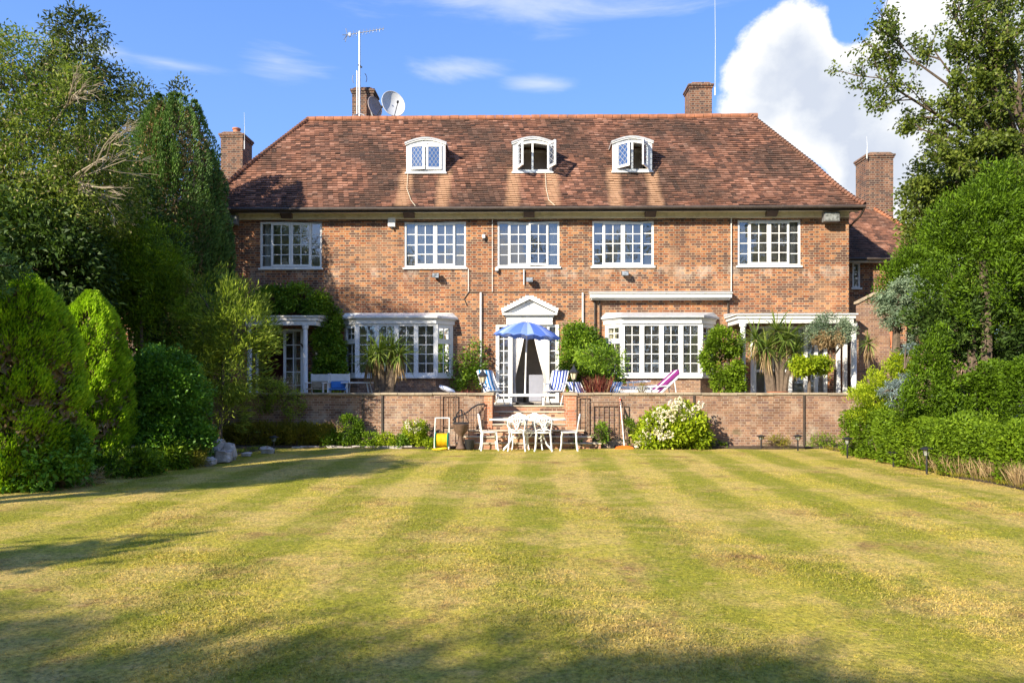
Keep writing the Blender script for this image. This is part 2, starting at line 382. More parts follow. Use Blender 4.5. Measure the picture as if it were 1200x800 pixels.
def leaded_mat():
    """diamond leaded lights: lead cames over glass, laid out on the pane"""
    m, t, p, out = newmat('leaded_glass'); x, y, z = t.sep(wpos(t))
    a = t.m('FRACT', t.m('DIVIDE', t.m('ADD', t.m('MULTIPLY', x, 1.5), z), .19)); b = t.m('FRACT', t.m('DIVIDE', t.m('SUBTRACT', t.m('MULTIPLY', x, 1.5), z), .19))
    k = t.m('MAXIMUM', t.m('LESS_THAN', a, .14), t.m('LESS_THAN', b, .14))
    p.inputs['Base Color'].default_value = (.22, .23, .25, 1); p.inputs['Roughness'].default_value = .5
    g = t.new('ShaderNodeBsdfGlossy'); g.inputs['Roughness'].default_value = .05; g.inputs[0].default_value = (.8, .88, 1, 1)
    tr = t.new('ShaderNodeBsdfTransparent'); tr.inputs[0].default_value = (.6, .65, .7, 1)
    m1 = t.new('ShaderNodeMixShader'); m1.inputs[0].default_value = .4; t.l.new(tr.outputs[0], m1.inputs[1]); t.l.new(g.outputs[0], m1.inputs[2])
    m2 = t.new('ShaderNodeMixShader'); t.l.new(k, m2.inputs[0]); t.l.new(m1.outputs[0], m2.inputs[1]); t.l.new(p.outputs[0], m2.inputs[2]); t.l.new(m2.outputs[0], out.inputs[0]); return m
M['leaded'] = leaded_mat()
def tile_mat():
    m, t, p, out = newmat('clay_roof_tile'); pos = wpos(t); x, y, z = t.sep(pos)
    a = t.new('ShaderNodeAttribute'); a.attribute_name = 'rnd'; r = a.outputs['Fac']
    big = t.noise(pos, .55, 6, .62); mid = t.noise(pos, 2.2, 5, .6)
    v = t.m('ADD', t.m('MULTIPLY', r, .62), t.m('ADD', t.m('MULTIPLY', t.m('SUBTRACT', mid, .5), .9), .18), clamp=True)
    base = t.ramp(v, [(0, (.045, .028, .024)), (.22, (.095, .050, .036)), (.42, (.165, .078, .052)), (.6, (.24, .11, .068)), (.8, (.36, .18, .12)), (1, (.48, .30, .22))])
    # dark moss growth in patches
    base = t.mix(t.m('MULTIPLY', t.rng(big, .44, .60), .72), base, (.050, .036, .028))
    # washed-clean streaks running down from the lead of each dormer
    st = None
    for cx_, wd_ in STREAKS:
        d = t.m('ABSOLUTE', t.m('SUBTRACT', t.m('ADD', x, t.m('MULTIPLY', t.m('SUBTRACT', mid, .5), .25)), cx_)); q = t.rng(d, wd_, wd_ * .4, 0., 1.)
        st = q if st is None else t.m('MAXIMUM', st, q)
    st = t.m('MULTIPLY', st, t.rng(z, 8.75, 8.45, 0., 1.)); base = t.mix(t.m('MULTIPLY', st, .8), base, (.44, .26, .15))
    # lichen along the ridge and specks of it
    base = t.mix(t.m('MULTIPLY', t.rng(t.noise(pos, 26., 3), .62, .7), .45), base, (.46, .36, .28))
    t.set(p.inputs['Base Color'], base); p.inputs['Roughness'].default_value = .85; p.inputs['Specular IOR Level'].default_value = .2
    b = t.new('ShaderNodeBump'); b.inputs['Strength'].default_value = .5; b.inputs['Distance'].default_value = .01; t.l.new(t.noise(pos, 50., 3), b.inputs['Height']); t.l.new(b.outputs[0], p.inputs['Normal'])
    return m
DORM = [(WX(499, 23.5)), (WX(624, 23.5)), (WX(741, 23.5))]
STREAKS = [(c + s * .62, .28) for c in DORM for s in (-1, 1)]
M['tile'] = tile_mat()
M['ridge'] = plain('orange_ridge_tile', (.32, .125, .06), .8, .3, 5., dirt=(.16, .09, .06), dscale=3.)
def leaf_mat(name, cols, trans=.32, rough=.55, spec=.2, old=None):
    m, t, p, out = newmat(name)
    a = t.new('ShaderNodeAttribute'); a.attribute_name = 'rnd'; b = t.new('ShaderNodeAttribute'); b.attribute_name = 'clump'
    v = t.m('ADD', t.m('MULTIPLY', a.outputs['Fac'], .5), t.m('MULTIPLY', b.outputs['Fac'], .5))
    base = t.ramp(v, [(i / (len(cols) - 1) * .9 + .05, c) for i, c in enumerate(cols)])
    if old: base = t.mix(t.m('GREATER_THAN', a.outputs['Fac'], old[1]), base, old[0])
    t.set(p.inputs['Base Color'], base); p.inputs['Roughness'].default_value = rough; p.inputs['Specular IOR Level'].default_value = spec
    tr = t.new('ShaderNodeBsdfTranslucent'); t.set(tr.inputs[0], t.mix(1., base, (1.25, 1.35, .7), 'MULTIPLY'))
    mx = t.new('ShaderNodeMixShader'); mx.inputs[0].default_value = trans
    t.l.new(p.outputs[0], mx.inputs[1]); t.l.new(tr.outputs[0], mx.inputs[2]); t.l.new(mx.outputs[0], out.inputs[0])
    return m
L = {}
L['gold'] = leaf_mat('golden_cypress_spray', [(.08, .15, .006), (.26, .42, .014), (.48, .65, .03)], .4)
L['yew'] = leaf_mat('yew_needle', [(0.018, 0.0399, 0.0094), (0.0799, 0.1502, 0.0314), (0.1496, 0.2476, 0.0472)], .2)
L['laurel'] = leaf_mat('laurel_leaf', [(0.0442, 0.1039, 0.011), (0.1076, 0.2363, 0.0206), (0.2154, 0.4015, 0.0343)], .28, .5, .3)
L['pine'] = leaf_mat('yellow_green_leaf', [(0.0694, 0.1075, 0.013), (0.2344, 0.3072, 0.0368), (0.4864, 0.5733, 0.0737)])
L['pale'] = leaf_mat('pale_tree_leaf', [(0.0633, 0.105, 0.0122), (0.1519, 0.2099, 0.0275), (0.3164, 0.3581, 0.0611)], old=((.40, .32, .19), .9))
L['dark'] = leaf_mat('dark_leaf', [(0.0234, 0.0437, 0.0079), (0.0488, 0.0905, 0.0143), (0.0975, 0.156, 0.0253)], .2)
L['far'] = leaf_mat('far_tree_leaf', [(0.0253, 0.0336, 0.009), (0.0725, 0.096, 0.0191), (0.145, 0.1601, 0.0319)])
L['beech'] = leaf_mat('beech_leaf', [(0.0462, 0.0739, 0.0101), (0.1078, 0.1479, 0.0169), (0.2311, 0.2712, 0.0407)], .35, .5, .3)
L['conifer'] = leaf_mat('bright_conifer_spray', [(0.0226, 0.0444, 0.0031), (0.0881, 0.1615, 0.0077), (0.1644, 0.2756, 0.0137)])
L['blue'] = leaf_mat('blue_juniper_spray', [(0.055, 0.0916, 0.0533), (0.1702, 0.2381, 0.1428), (0.3404, 0.4046, 0.2571)], .15)
L['bluespruce'] = leaf_mat('blue_spruce_needle', [(.07, .11, .10), (.16, .21, .21), (.30, .37, .38)], .1)
L['hedge'] = leaf_mat('hedge_leaf', [(0.0328, 0.0635, 0.0034), (0.1273, 0.2116, 0.0106), (0.2545, 0.3667, 0.0212)])
L['lime'] = leaf_mat('lime_leaf', [(0.115, 0.1725, 0.0063), (0.2587, 0.345, 0.0127), (0.4744, 0.529, 0.0316)])
L['shrub'] = leaf_mat('glossy_shrub_leaf', [(0.0347, 0.0739, 0.0061), (0.132, 0.2375, 0.0145), (0.2969, 0.4223, 0.029)], .3, .5, .3)
L['cordy'] = leaf_mat('sword_leaf', [(0.0523, 0.0956, 0.0155), (0.1279, 0.1913, 0.031), (0.2907, 0.3375, 0.0743)], .2, .4)
L['dry'] = leaf_mat('dry_leaf', [(.16, .10, .05), (.32, .22, .11), (.52, .39, .21)], .2)
L['red'] = leaf_mat('red_brown_leaf', [(.07, .016, .015), (.14, .03, .025), (.24, .07, .04)], .2)
L['flower'] = leaf_mat('cream_pink_flower', [(.62, .55, .34), (.80, .74, .58), (.78, .62, .62)], .2)
L['yflower'] = leaf_mat('yellow_flower', [(.75, .55, .05), (.85, .70, .15), (.85, .8, .5)], .2)
L['lavender'] = leaf_mat('low_border_leaf', [(0.1121, 0.1196, 0.0123), (0.2243, 0.2093, 0.0205), (0.4111, 0.3289, 0.0493)])

# ------------------------------------------------------------------ ground, lawn, terrace
def ground_mat():
    m, t, p, out = newmat('rough_ground'); pos = wpos(t)
    base = t.ramp(t.noise(pos, .35, 8, .65), [(.3, (.035, .05, .015)), (.5, (.06, .07, .025)), (.7, (.09, .07, .04))])
    t.set(p.inputs['Base Color'], base); p.inputs['Roughness'].default_value = .95
    return m
def lawn_colour(t, pos):
    x, y, z = t.sep(pos)
    s = t.m('SUBTRACT', x, t.m('MULTIPLY', y, .0225))
    s = t.m('ADD', s, t.m('MULTIPLY', t.m('SUBTRACT', t.noise(pos, .5, 3), .5), .35))
    st = t.m('SINE', t.m('MULTIPLY', t.m('ADD', s, .1 + .325), 2 * math.pi / 1.3))          # 1 in the dark bands
    st = t.rng(t.m('ADD', st, t.m('MULTIPLY', t.m('SUBTRACT', t.noise(pos, 3.2, 6, .7), .5), 1.3)), -.55, .55, 0., 1., True)
    st = t.m('ADD', t.m('MULTIPLY', t.m('SUBTRACT', st, .4), t.rng(y, 4., 11., .6, 1.)), .4)
    lo = t.noise(t.comb(t.m('MULTIPLY', x, .55), y, 0.), .62, 7, .62); mid = t.noise(pos, 2.3, 6, .65); fine = t.noise(pos, 28., 5, .7)
    green = t.mix(st, (.45, .375, .058), (.27, .262, .026))
    straw = (.60, .415, .165)
    dry = t.m('ADD', t.m('ADD', t.m('MULTIPLY', lo, 1.15), t.m('MULTIPLY', mid, .75)), t.m('MULTIPLY', t.m('SUBTRACT', 1., st), .10))
    df = t.rng(dry, .86, 1.2, 0., 1., True)
    base = t.mix(t.m('MULTIPLY', df, .64), green, straw)
    brown = t.m('MULTIPLY', t.rng(t.noise(t.comb(x, y, 4.), 1.3, 8, .7), .53, .66), t.rng(dry, .86, 1.1))
    base = t.mix(t.m('MULTIPLY', brown, .9), base, (.27, .155, .060))
    lush = t.rng(t.noise(t.comb(x, y, 9.), 1.5, 7, .7), .56, .70)
    base = t.mix(t.m('MULTIPLY', lush, .7), base, (.17, .21, .02))
    tuft = t.rng(t.noise(t.comb(x, y, 2.), 6.5, 5, .72), .47, .66)
    base = t.mix(t.m('MULTIPLY', tuft, .45), base, (.20, .235, .024))
    bare = t.rng(t.noise(t.comb(x, y, 7.), 7.5, 5, .72), .55, .70)
    base = t.mix(t.m('MULTIPLY', bare, .5), base, (.62, .41, .18))
    base = t.mix(1., base, t.ramp(fine, [(.32, (.45, .48, .4)), (.5, (1., 1., 1.)), (.68, (1.45, 1.38, 1.2))]), 'MULTIPLY')
    return base
def lawn_mat():
    m, t, p, out = newmat('mown_lawn'); pos = wpos(t)
    t.set(p.inputs['Base Color'], lawn_colour(t, pos)); p.inputs['Roughness'].default_value = .9; p.inputs['Specular IOR Level'].default_value = .15
    b = t.new('ShaderNodeBump'); b.inputs['Strength'].default_value = .9; b.inputs['Distance'].default_value = .03
    t.l.new(t.m('ADD', t.noise(pos, 30., 6, .75), t.m('MULTIPLY', t.noise(pos, 5., 4), .8)), b.inputs['Height']); t.l.new(b.outputs[0], p.inputs['Normal'])
    return m
def blade_mat():
    m, t, p, out = newmat('grass_blade'); pos = wpos(t); a = t.new('ShaderNodeAttribute'); a.attribute_name = 'rnd'
    base = lawn_colour(t, pos)
    base = t.mix(t.m('MULTIPLY', t.m('GREATER_THAN', a.outputs['Fac'], .86), .35), base, (.55, .42, .20))
    base = t.mix(1., base, t.ramp(t.m('FRACT', t.m('MULTIPLY', a.outputs['Fac'], 7.3)), [(0, (.75, .8, .75)), (1, (1.3, 1.25, 1.2))]), 'MULTIPLY')
    t.set(p.inputs['Base Color'], base); p.inputs['Roughness'].default_value = .65; p.inputs['Specular IOR Level'].default_value = .25
    tr = t.new('ShaderNodeBsdfTranslucent'); t.set(tr.inputs[0], base); mx = t.new('ShaderNodeMixShader'); mx.inputs[0].default_value = .3
    t.l.new(p.outputs[0], mx.inputs[1]); t.l.new(tr.outputs[0], mx.inputs[2]); t.l.new(mx.outputs[0], out.inputs[0]); return m
M['ground'] = ground_mat(); M['lawn'] = lawn_mat(); M['blade'] = blade_mat()
g = MB(); g.poly([(-600, -600, -.03), (600, -600, -.03), (600, 900, -.03), (-600, 900, -.03)]); tag(g.build('ground', M['ground']), kind='structure')
LX0, LX1, LY1 = -8.1, 7.75, 18.32
def lawn_edge(y, side):
    w_ = .10 * math.sin(y * 1.3) + .05 * math.sin(y * 3.7 + side)
    if side < 0: return min(-5.7, -8.15 + max(0, y - 10) * .215) + w_ if y > 10 else -8.15 + w_ - max(0, 8 - y) * .25
    return 7.62 + w_ + (0 if y > 9 else (9 - y) * .25)
g = MB(); ys = np.linspace(-8, LY1, 90); nx = 70; idx = {}
for j, y in enumerate(ys):
    for i in range(nx + 1):
        a, b = lawn_edge(y, -1), lawn_edge(y, 1); x = a + (b - a) * i / nx
        z = .012 * math.sin(x * .9 + y * .31) + .010 * math.sin(x * .37 - y * .8 + 1) + .006 * math.sin(x * 2.7 + 1.4 * y)
        g.v.append((x, y, z + .004))
for j in range(len(ys) - 1):
    for i in range(nx):
        a = j * (nx + 1) + i; g.f.append((a, a + 1, a + nx + 2, a + nx + 1))
lawn = g.build('lawn', M['lawn'], smooth=True); tag(lawn, kind='structure')
def lawn_z(x, y): return .012 * np.sin(x * .9 + y * .31) + .010 * np.sin(x * .37 - y * .8 + 1) + .006 * np.sin(x * 2.7 + 1.4 * y) + .002
# planting beds along the lawn
def bed(pts, name='planting_bed', z=.0):
    b = MB(); k = len(pts)
    cx = sum(p[0] for p in pts) / k; cy = sum(p[1] for p in pts) / k
    n = len(b.v); b.v += [(x, y, -.04) for x, y in pts] + [(x * .985 + cx * .015, y * .985 + cy * .015, z + .02 + .03 * random.random()) for x, y in pts] + [(cx, cy, z + .07)]
    for i in range(k):
        j = (i + 1) % k; b.f += [(i, j, k + j, k + i), (k + i, k + j, 2 * k)]
    return tag(b.build(name, M['soil']), kind='structure')
bed([(-10.4, LY1 + .02)] + [(x, LY1 + .03 + .03 * math.sin(x * 5)) for x in np.linspace(-6.3, -1.75, 14)] + [(-1.75, 18.9), (-10.4, 18.9)])
bed([(2.3, 18.9)] + [(x, LY1 + .05 + .04 * math.sin(x * 4)) for x in np.linspace(2.3, 7.7, 14)] + [(9.2, LY1 + .1), (9.2, 18.9)])
def sidebed(side):
    pts = [(lawn_edge(y, side) - side * .03, y) for y in np.linspace(-4, 18.35, 40)]
    b = MB(); n = len(pts)
    for x, y in pts: b.v += [(x, y, -.03), (x + side * .12, y, .035 + .03 * random.random()), (x + side * 1.6, y, .09), (x + side * 9, y, .10)]
    for i in range(n - 1):
        for j in range(3): a = 4 * i + j; b.f.append((a, a + 1, a + 5, a + 4) if side > 0 else (a, a + 4, a + 5, a + 1))
    tag(b.build('planting_bed', M['soil']), kind='structure')
sidebed(-1); sidebed(1)

TZ = 1.05; WY = 18.9          # terrace level, front of the retaining wall
SX0, SX1 = WX(577, WY), WX(663, WY)        # opening for the steps
PX0, PX1 = WX(567.5, WY), WX(675, WY)      # outer sides of the piers
t_ = MB(); t_.box(-13.5, SX0 - .02, WY + .24, 23.0, .0, TZ); t_.box(SX0 - .02, SX1 + .02, 19.86, 23.0, .0, TZ); t_.box(SX1 + .02, 14.5, WY + .24, 23.0, .0, TZ)
def paving():
    m, t, p, out = newmat('terrace_paving'); pos = wpos(t)
    b = t.new('ShaderNodeTexBrick'); b.offset = .5; t.l.new(pos, b.inputs['Vector']); b.inputs['Scale'].default_value = 1.; b.inputs['Brick Width'].default_value = .6; b.inputs['Row Height'].default_value = .45
    b.inputs['Mortar Size'].default_value = .012; b.inputs['Color1'].default_value = (.40, .35, .28, 1); b.inputs['Color2'].default_value = (.32, .28, .22, 1); b.inputs['Mortar'].default_value = (.14, .12, .1, 1)
    t.set(p.inputs['Base Color'], t.mix(1., b.outputs[0], t.ramp(t.noise(pos, 3., 6), [(.3, (.7, .7, .7)), (.7, (1.15, 1.15, 1.15))]), 'MULTIPLY')); p.inputs['Roughness'].default_value = .9; return m
tag(t_.build('terrace', paving()), kind='structure')
WTOP = WZ(460, WY)
# retaining walls with coping
def garden_wall(x0, x1, label, pier_x):
    r = thing('garden_wall', label, 'wall', ((x0 + x1) / 2, WY, 0))
    w_ = MB(); w_.box(x0, x1, WY, WY + .225, -.2, WTOP - .06); w_.build('brickwork', M['brick_old'], r)
    c = MB(); n = int((x1 - x0) / .45)
    for i in range(n):
        a = x0 + (x1 - x0) * i / n; b_ = x0 + (x1 - x0) * (i + 1) / n; dz = random.uniform(-.006, .006); dy = random.uniform(-.008, .008)
        c.box(a + .003, b_ - .003, WY - .045 + dy, WY + .28, WTOP - .058 + dz, WTOP + dz)
    c.build('coping', M['coping'], r, bevel=.008)
    p = MB(); a, b_ = pier_x; p.box(a, b_, WY - .05, WY + .95, -.2, WTOP - .07); p.build('pier', M['brick_pier'], r)
    p = MB(); p.box(a - .04, b_ + .04, WY - .09, WY + .99, WTOP - .068, WTOP + .006); p.build('pier_cap', M['coping'], r, bevel=.01)
    return r
gwl = garden_wall(WX(225, WY), PX0 + .002, 'weathered brick retaining wall left of the steps, half in tree shade', (PX0, SX0))
gwr = garden_wall(PX1 - .002, WX(1012, WY), 'weathered brick retaining wall right of the steps with path lights along its foot', (SX1, PX1))
for px, pa in ((942, gwr), (813, gwr), (425, gwl), (448, gwl)):
    d = MB(); x = WX(px, WY); d.box(x - .022, x + .022, WY - .035, WY - .001, .05, WTOP - .065); d.build('drain_strip', M['gutter'], pa)
# steps
st = thing('garden_steps', 'flight of worn brick steps from the lawn up to the terrace', 'steps', (0.06, 18.6, 0))
fr = [(18.30, WX(535, 18.3), WX(704, 18.3)), (18.50, WX(541, 18.5), WX(694, 18.5)), (18.69, WX(549, 18.7), WX(684, 18.7))]
for i, (y, a, b_) in enumerate(fr):
    s_ = MB(); s_.box(a, b_, y, WY - .053, .15 * i - .02 * (i == 0), .15 * (i + 1) - .035); s_.build('riser', M['brick_step'], st)
    s_ = MB(); s_.box(a - .02, b_ + .02, y - .03, WY - .052, .15 * (i + 1) - .034, .15 * (i + 1)); s_.build('tread', M['stone'], st, bevel=.008)
for i in range(3, 7):
    y = 18.875 + (i - 3) * .29
    s_ = MB(); s_.box(SX0 + .002, SX1 - .002, y, 19.858, .15 * i, .15 * (i + 1) - .035); s_.build('riser', M['brick_step'], st)
    s_ = MB(); s_.box(SX0 + .002, SX1 - .002, y - .03, 19.858 if i < 6 else 19.95, .15 * (i + 1) - .034, .15 * (i + 1) + (.004 if i == 6 else 0)); s_.build('tread', M['stone'], st, bevel=.008)
# side cheeks of the upper flight so that the opening is closed
for a, b_, pa in ((SX0 - .2, SX0 - .003, gwl), (SX1 + .003, SX1 + .2, gwr)):
    s_ = MB(); s_.box(a, b_, WY + .951, 19.95, 0, TZ - .003); s_.build('cheek_wall', M['brick_old'], pa)

# ------------------------------------------------------------------ the house
HX0, HX1, HY0 = -10.0, 10.17, 23.0
hs = thing('brick_house', 'long red brick house with a tiled hipped roof and white casement windows behind the lawn', 'house', (.08, HY0, 0))
UW = [(305, 377, 260, 314), (474, 546, 260, 313.3), (583, 655.5, 259.5, 312.6), (694, 766, 259, 312), (864.5, 938, 258, 311.3)]
UWH = [(WX(a, HY0), WX(b, HY0), W((a + b) / 2, d, HY0).z, W((a + b) / 2, c, HY0).z) for a, b, c, d in UW]
door = (WX(581, HY0), WX(655, HY0), TZ, WZ(381, HY0))
bayL = (WX(404, HY0), WX(531, HY0)); bayR = (WX(709, HY0), WX(837, HY0))
BZ0, BZ1 = WZ(441, 22.4), WZ(379, 22.4)
porL = (WX(300, HY0), WX(345, HY0)); porR = (WX(884, HY0), WX(967, HY0))
holes = [h for h in UWH] + [(door[0], door[1], TZ - .01, door[3]), (bayL[0] + .1, bayL[1] - .1, BZ0, BZ1), (bayR[0] + .1, bayR[1] - .1, BZ0, BZ1),
         (porL[0], porL[1], TZ, 3.25), (porR[0], porR[1], TZ, 3.45)]
EZ = 7.10
wl = MB(); wl.wall(HX0, HX1, 0, EZ, HY0, HY0 + .3, holes)
wl.box(HX1 - .3, HX1, HY0 + .301, 28.5, 0, EZ); wl.box(HX0, HX0 + .3, HY0 + .301, 28.5, 0, EZ); wl.box(HX0 + .301, HX1 - .301, 28.2, 28.5, 0, EZ)
wl.build('wall', M['brick'], hs)
it = MB(); it.box(HX0 + .31, HX1 - .31, 23.31, 28.1, 0.3, TZ + .01); it.box(HX0 + .31, HX1 - .31, 23.31, 28.1, 4.05, 4.35); it.box(HX0 + .31, HX1 - .31, 23.31, 28.1, 7.02, 7.09)
for x in (-6.6, -1.9, 1.9, 6.3): it.box(x - .06, x + .06, 23.31, 28.1, TZ + .02, 7.01)
it.box(HX0 + .31, HX1 - .31, 25.2, 25.3, TZ + .02, 4.04); it.box(HX0 + .31, HX1 - .31, 26.2, 26.3, 4.36, 7.0)
it.build('interior', M['interior'], hs)

# roof: front slope of single tiles, laid course over course
RY, RZ_ = 25.4, WZ(137.5, 25.4)
EY, EX0, EX1 = 22.5, -10.42, 10.44
RX0, RX1 = WX(362, RY), WX(880, RY)
SL = RY - EY
def roof_z(y):
    s = (y - EY) / SL; lin = EZ + .03 + (RZ_ - EZ - .03) * s
    return lin - .11 * math.sin(min(1, s / .42) * math.pi) ** 1 * (1 - s)
def hipx(y, side):
    s = (y - EY) / SL
    return EX0 + (RX0 - EX0) * s if side < 0 else EX1 + (RX1 - EX1) * s
DZ0 = [WZ(201, 23.57)] * 3
dorm_hole = []
for i, c in enumerate(DORM):
    dorm_hole.append((c - .56, c + .56, 23.60, 24.30))
tm = MB(); rn = []; NC = 46; ym = [EY + SL * i / NC for i in range(NC + 1)]
def tilebox(x0, x1, ya, za, yb, zb, lift, th=.016):
    n = len(tm.v)
    d = Vector((0, yb - ya, zb - za)).normalized(); nn = Vector((0, -d.z, d.y))
    a0 = Vector((0, ya, za)) + nn * lift; b0 = Vector((0, yb, zb)) + nn * .004
    for x in (x0, x1):
        for q in (a0, b0): tm.v.append((x, q.y, q.z)); r_ = q - nn * th; tm.v.append((x, r_.y, r_.z))
    # order: x0: a top, a bot, b top, b bot ; x1 the same
    tm.f.extend([(n, n + 4, n + 6, n + 2), (n + 1, n + 5, n + 4, n), (n + 1, n, n + 2, n + 3), (n + 4, n + 5, n + 7, n + 6)])
for r in range(NC):
    ya, yb = ym[r], ym[r + 1] + .012
    xa, xb = hipx(ym[r], -1), hipx(ym[r], 1); tw = .165; x = xa + (tw / 2 if r % 2 else 0) - tw
    sag = 0
    while x < xb:
        x0, x1 = max(x + .002, xa), min(x + tw - .002, xb); x += tw
        if x1 - x0 < .02: continue
        cx_ = (x0 + x1) / 2
        if any(h[0] < cx_ < h[1] and h[2] < (ya + yb) / 2 < h[3] for h in dorm_hole): continue
        wv = .024 * math.sin(cx_ * 1.1 + r * .13) + .010 * math.sin(cx_ * 2.9 - r * .4)
        v = random.random(); l = .014 + random.uniform(-.004, .008) + (.012 if random.random() < .02 else 0)
        dy = random.uniform(-.006, .006)
        tilebox(x0, x1, ya - .012 + dy, roof_z(ym[r]) + wv, yb, roof_z(ym[r + 1]) + wv, l); rn += [v] * 4
roof = tm.build('roof', M['tile'], hs, rnd=rn)
# hip ends, rear slopes and crown of the roof
rb = MB(); RY2 = 27.0; BY = 29.0
rb.poly([(EX1, EY, EZ + .03), (EX1, BY, EZ + .03), (RX1, RY2, RZ_ - .02), (RX1, RY, RZ_ - .02)])
rb.poly([(EX0, EY, EZ + .03), (RX0, RY, RZ_ - .02), (RX0, RY2, RZ_ - .02), (EX0, BY, EZ + .03)])
rb.poly([(EX0, BY, EZ + .03), (RX0, RY2, RZ_ - .02), (RX1, RY2, RZ_ - .02), (EX1, BY, EZ + .03)])
rb.poly([(RX0, RY, RZ_ - .02), (RX1, RY, RZ_ - .02), (RX1, RY2, RZ_ - .02), (RX0, RY2, RZ_ - .02)])
rb.build('rear_slope', M['tile'], roof, rnd=[.5] * 4)
# under-sheet below the tiles, open where the dormers stand
us = MB()
for r in range(12):
    ya, yb = EY + .03 + (SL - .03) * r / 12, EY + .03 + (SL - .03) * (r + 1) / 12
    cuts = sorted([hipx(ya, -1) + .02] + [q for h in dorm_hole for q in h[:2]] + [hipx(ya, 1) - .02])
    for a, b_ in zip(cuts[:-1], cuts[1:]):
        cx_ = (a + b_) / 2
        if any(h[0] < cx_ < h[1] for h in dorm_hole) and 23.5 < (ya + yb) / 2 < 24.3: continue
        us.poly([(a, ya, roof_z(ya) - .05), (b_, ya, roof_z(ya) - .05), (b_, yb, roof_z(yb) - .05), (a, yb, roof_z(yb) - .05)])
us.build('roof_lining', M['interior'], roof)
# ridge tiles and bonnet hip tiles
rt = MB(); x = RX0 - .05
while x < RX1:
    dz = random.uniform(-.008, .008); rt.tube([(x, RY, RZ_ - .03 + dz), (x + .30, RY, RZ_ - .03 + dz)], .105, 10); x += .315
rt.build('ridge_tiles', M['ridge'], roof, smooth=True)
ht = MB()
for sd_ in (-1, 1):
    for r in range(NC):
        y = ym[r] + .02; x = hipx(ym[r], sd_); z = roof_z(ym[r]) + .015
        y2 = y + SL / NC; x2 = hipx(min(y2, RY), sd_)
        ht.tube([(x - sd_ * .02, y - .03, z + .012), (x2 - sd_ * .02, y2 + .02, roof_z(min(y2, RY)) + .03)], [.080, .050], 8)
    ht.build('hip_tiles', M['tile'], roof, smooth=True, rnd=[.55] * len(ht.f))
    ht = MB()
# eaves
ev = MB(); ev.box(EX0 + .03, EX1 - .03, EY + .05, HY0 - .002, EZ - .07, EZ - .045); ev.build('soffit', M['cream'], hs)
ev = MB(); ev.box(EX0 + .42, EX1 - .30, HY0 - .10, HY0 - .003, EZ - .24, EZ - .072); ev.build('cornice_board', M['cream'], hs)
ev = MB(); ev.box(EX0 + .03, EX1 - .03, EY + .02, EY + .049, EZ - .12, EZ + .02); ev.build('fascia', M['gutter'], hs)
gt = MB(); gt.tube([(EX0, EY - .03, EZ - .02), (EX1, EY - .03, EZ - .02)], .055, 10); gt.tube([(EX1 - .02, EY - .03, EZ - .05), (EX1 - .05, EY + .2, EZ - .25), (HX1 + .06, HY0 + .25, EZ - .55), (HX1 + .06, HY0 + .3, 1.1)], .035, 8)
gt.build('gutter', M['gutter'], hs, smooth=True)
for px in (337, 480, 620, 761.5, 903):
    b_ = MB(); x = WX(px, 22.9); b_.prism([(22.62, EZ - .072), (HY0 - .11, EZ - .072), (HY0 - .11, EZ - .22), (22.80, EZ - .22)], x - .17, x + .17, 'x'); b_.build('eaves_bracket', M['bracket'], hs)
# a soldier course and the joint lines on the brickwork
# ---- chimneys
def chimney(px0, px1, y, ptop, zbot, parent, depth=.8, pot=0, name='chimney', mat=None, plan=None):
    x0, x1 = WX(px0, y), WX(px1, y); zt = W((px0 + px1) / 2, ptop, y).z
    c = MB(); c.box(x0 + .05, x1 - .05, y, y + depth, zbot, zt - .19); c.box(x0 + .02, x1 - .02, y - .03, y + depth + .03, zt - .19, zt - .12); c.box(x0 - .01, x1 + .01, y - .06, y + depth + .06, zt - .12, zt - .05)
    c.prism([(x0 + .03, zt - .05), (x1 - .03, zt - .05), (x1 - .16, zt + .02), (x0 + .16, zt + .02)], y - .01, y + depth + .01)
    o = c.build(name, mat or M['brick_chim'], parent)
    for k in range(pot):
        q = MB(); q.lathe([(.13, -.1), (.12, .22), (.15, .24), (.15, .29), (.11, .3)], ((x0 + x1) / 2 + (k - (pot - 1) / 2) * .35, y + depth / 2, zt)); q.build('chimney_pot', M['terracotta'], o, smooth=True)
    return o
chimney(411, 439, 26.3, 103, 10.3, hs)
chimney(806.5, 836, 26.3, 97, 10.3, hs)

# ---- casement windows of four lights
def lights(fr, gl, x0, x1, z0, z1, y, nx, nz, t=.026):
    """glazing bars and pane of one light; y is the front of the bars"""
    for i in range(1, nx): x = x0 + (x1 - x0) * i / nx; fr.box(x - t / 2, x + t / 2, y, y + .02, z0, z1)
    for j in range(1, nz): z = z0 + (z1 - z0) * j / nz; fr.box(x0, x1, y + .003, y + .023, z - t / 2, z + t / 2)
    if gl is not None: gl.poly([(x0, y + .012, z0), (x1, y + .012, z0), (x1, y + .012, z1), (x0, y + .012, z1)])
def sash(x0, x1, z0, z1, y, nx, nz, parent, name='casement', s=.062, rot=0., hinge=None, glass='glass', t=.026, dep=.045):
    f = MB(); gl = MB(); f.box(x0, x0 + s, y, y + dep, z0, z1); f.box(x1 - s, x1, y, y + dep, z0, z1); f.box(x0 + s, x1 - s, y, y + dep, z0, z0 + s * 1.15); f.box(x0 + s, x1 - s, y, y + dep, z1 - s, z1)
    if nx: lights(f, gl, x0 + s, x1 - s, z0 + s * 1.15, z1 - s, y + .012, nx, nz, t)
    else: gl.poly([(x0 + s, y + .02, z0 + s), (x1 - s, y + .02, z0 + s), (x1 - s, y + .02, z1 - s), (x0 + s, y + .02, z1 - s)])
    if rot: c = (hinge, y, z0); f.rotated(c, rot); gl.rotated(c, rot)
    return f, gl
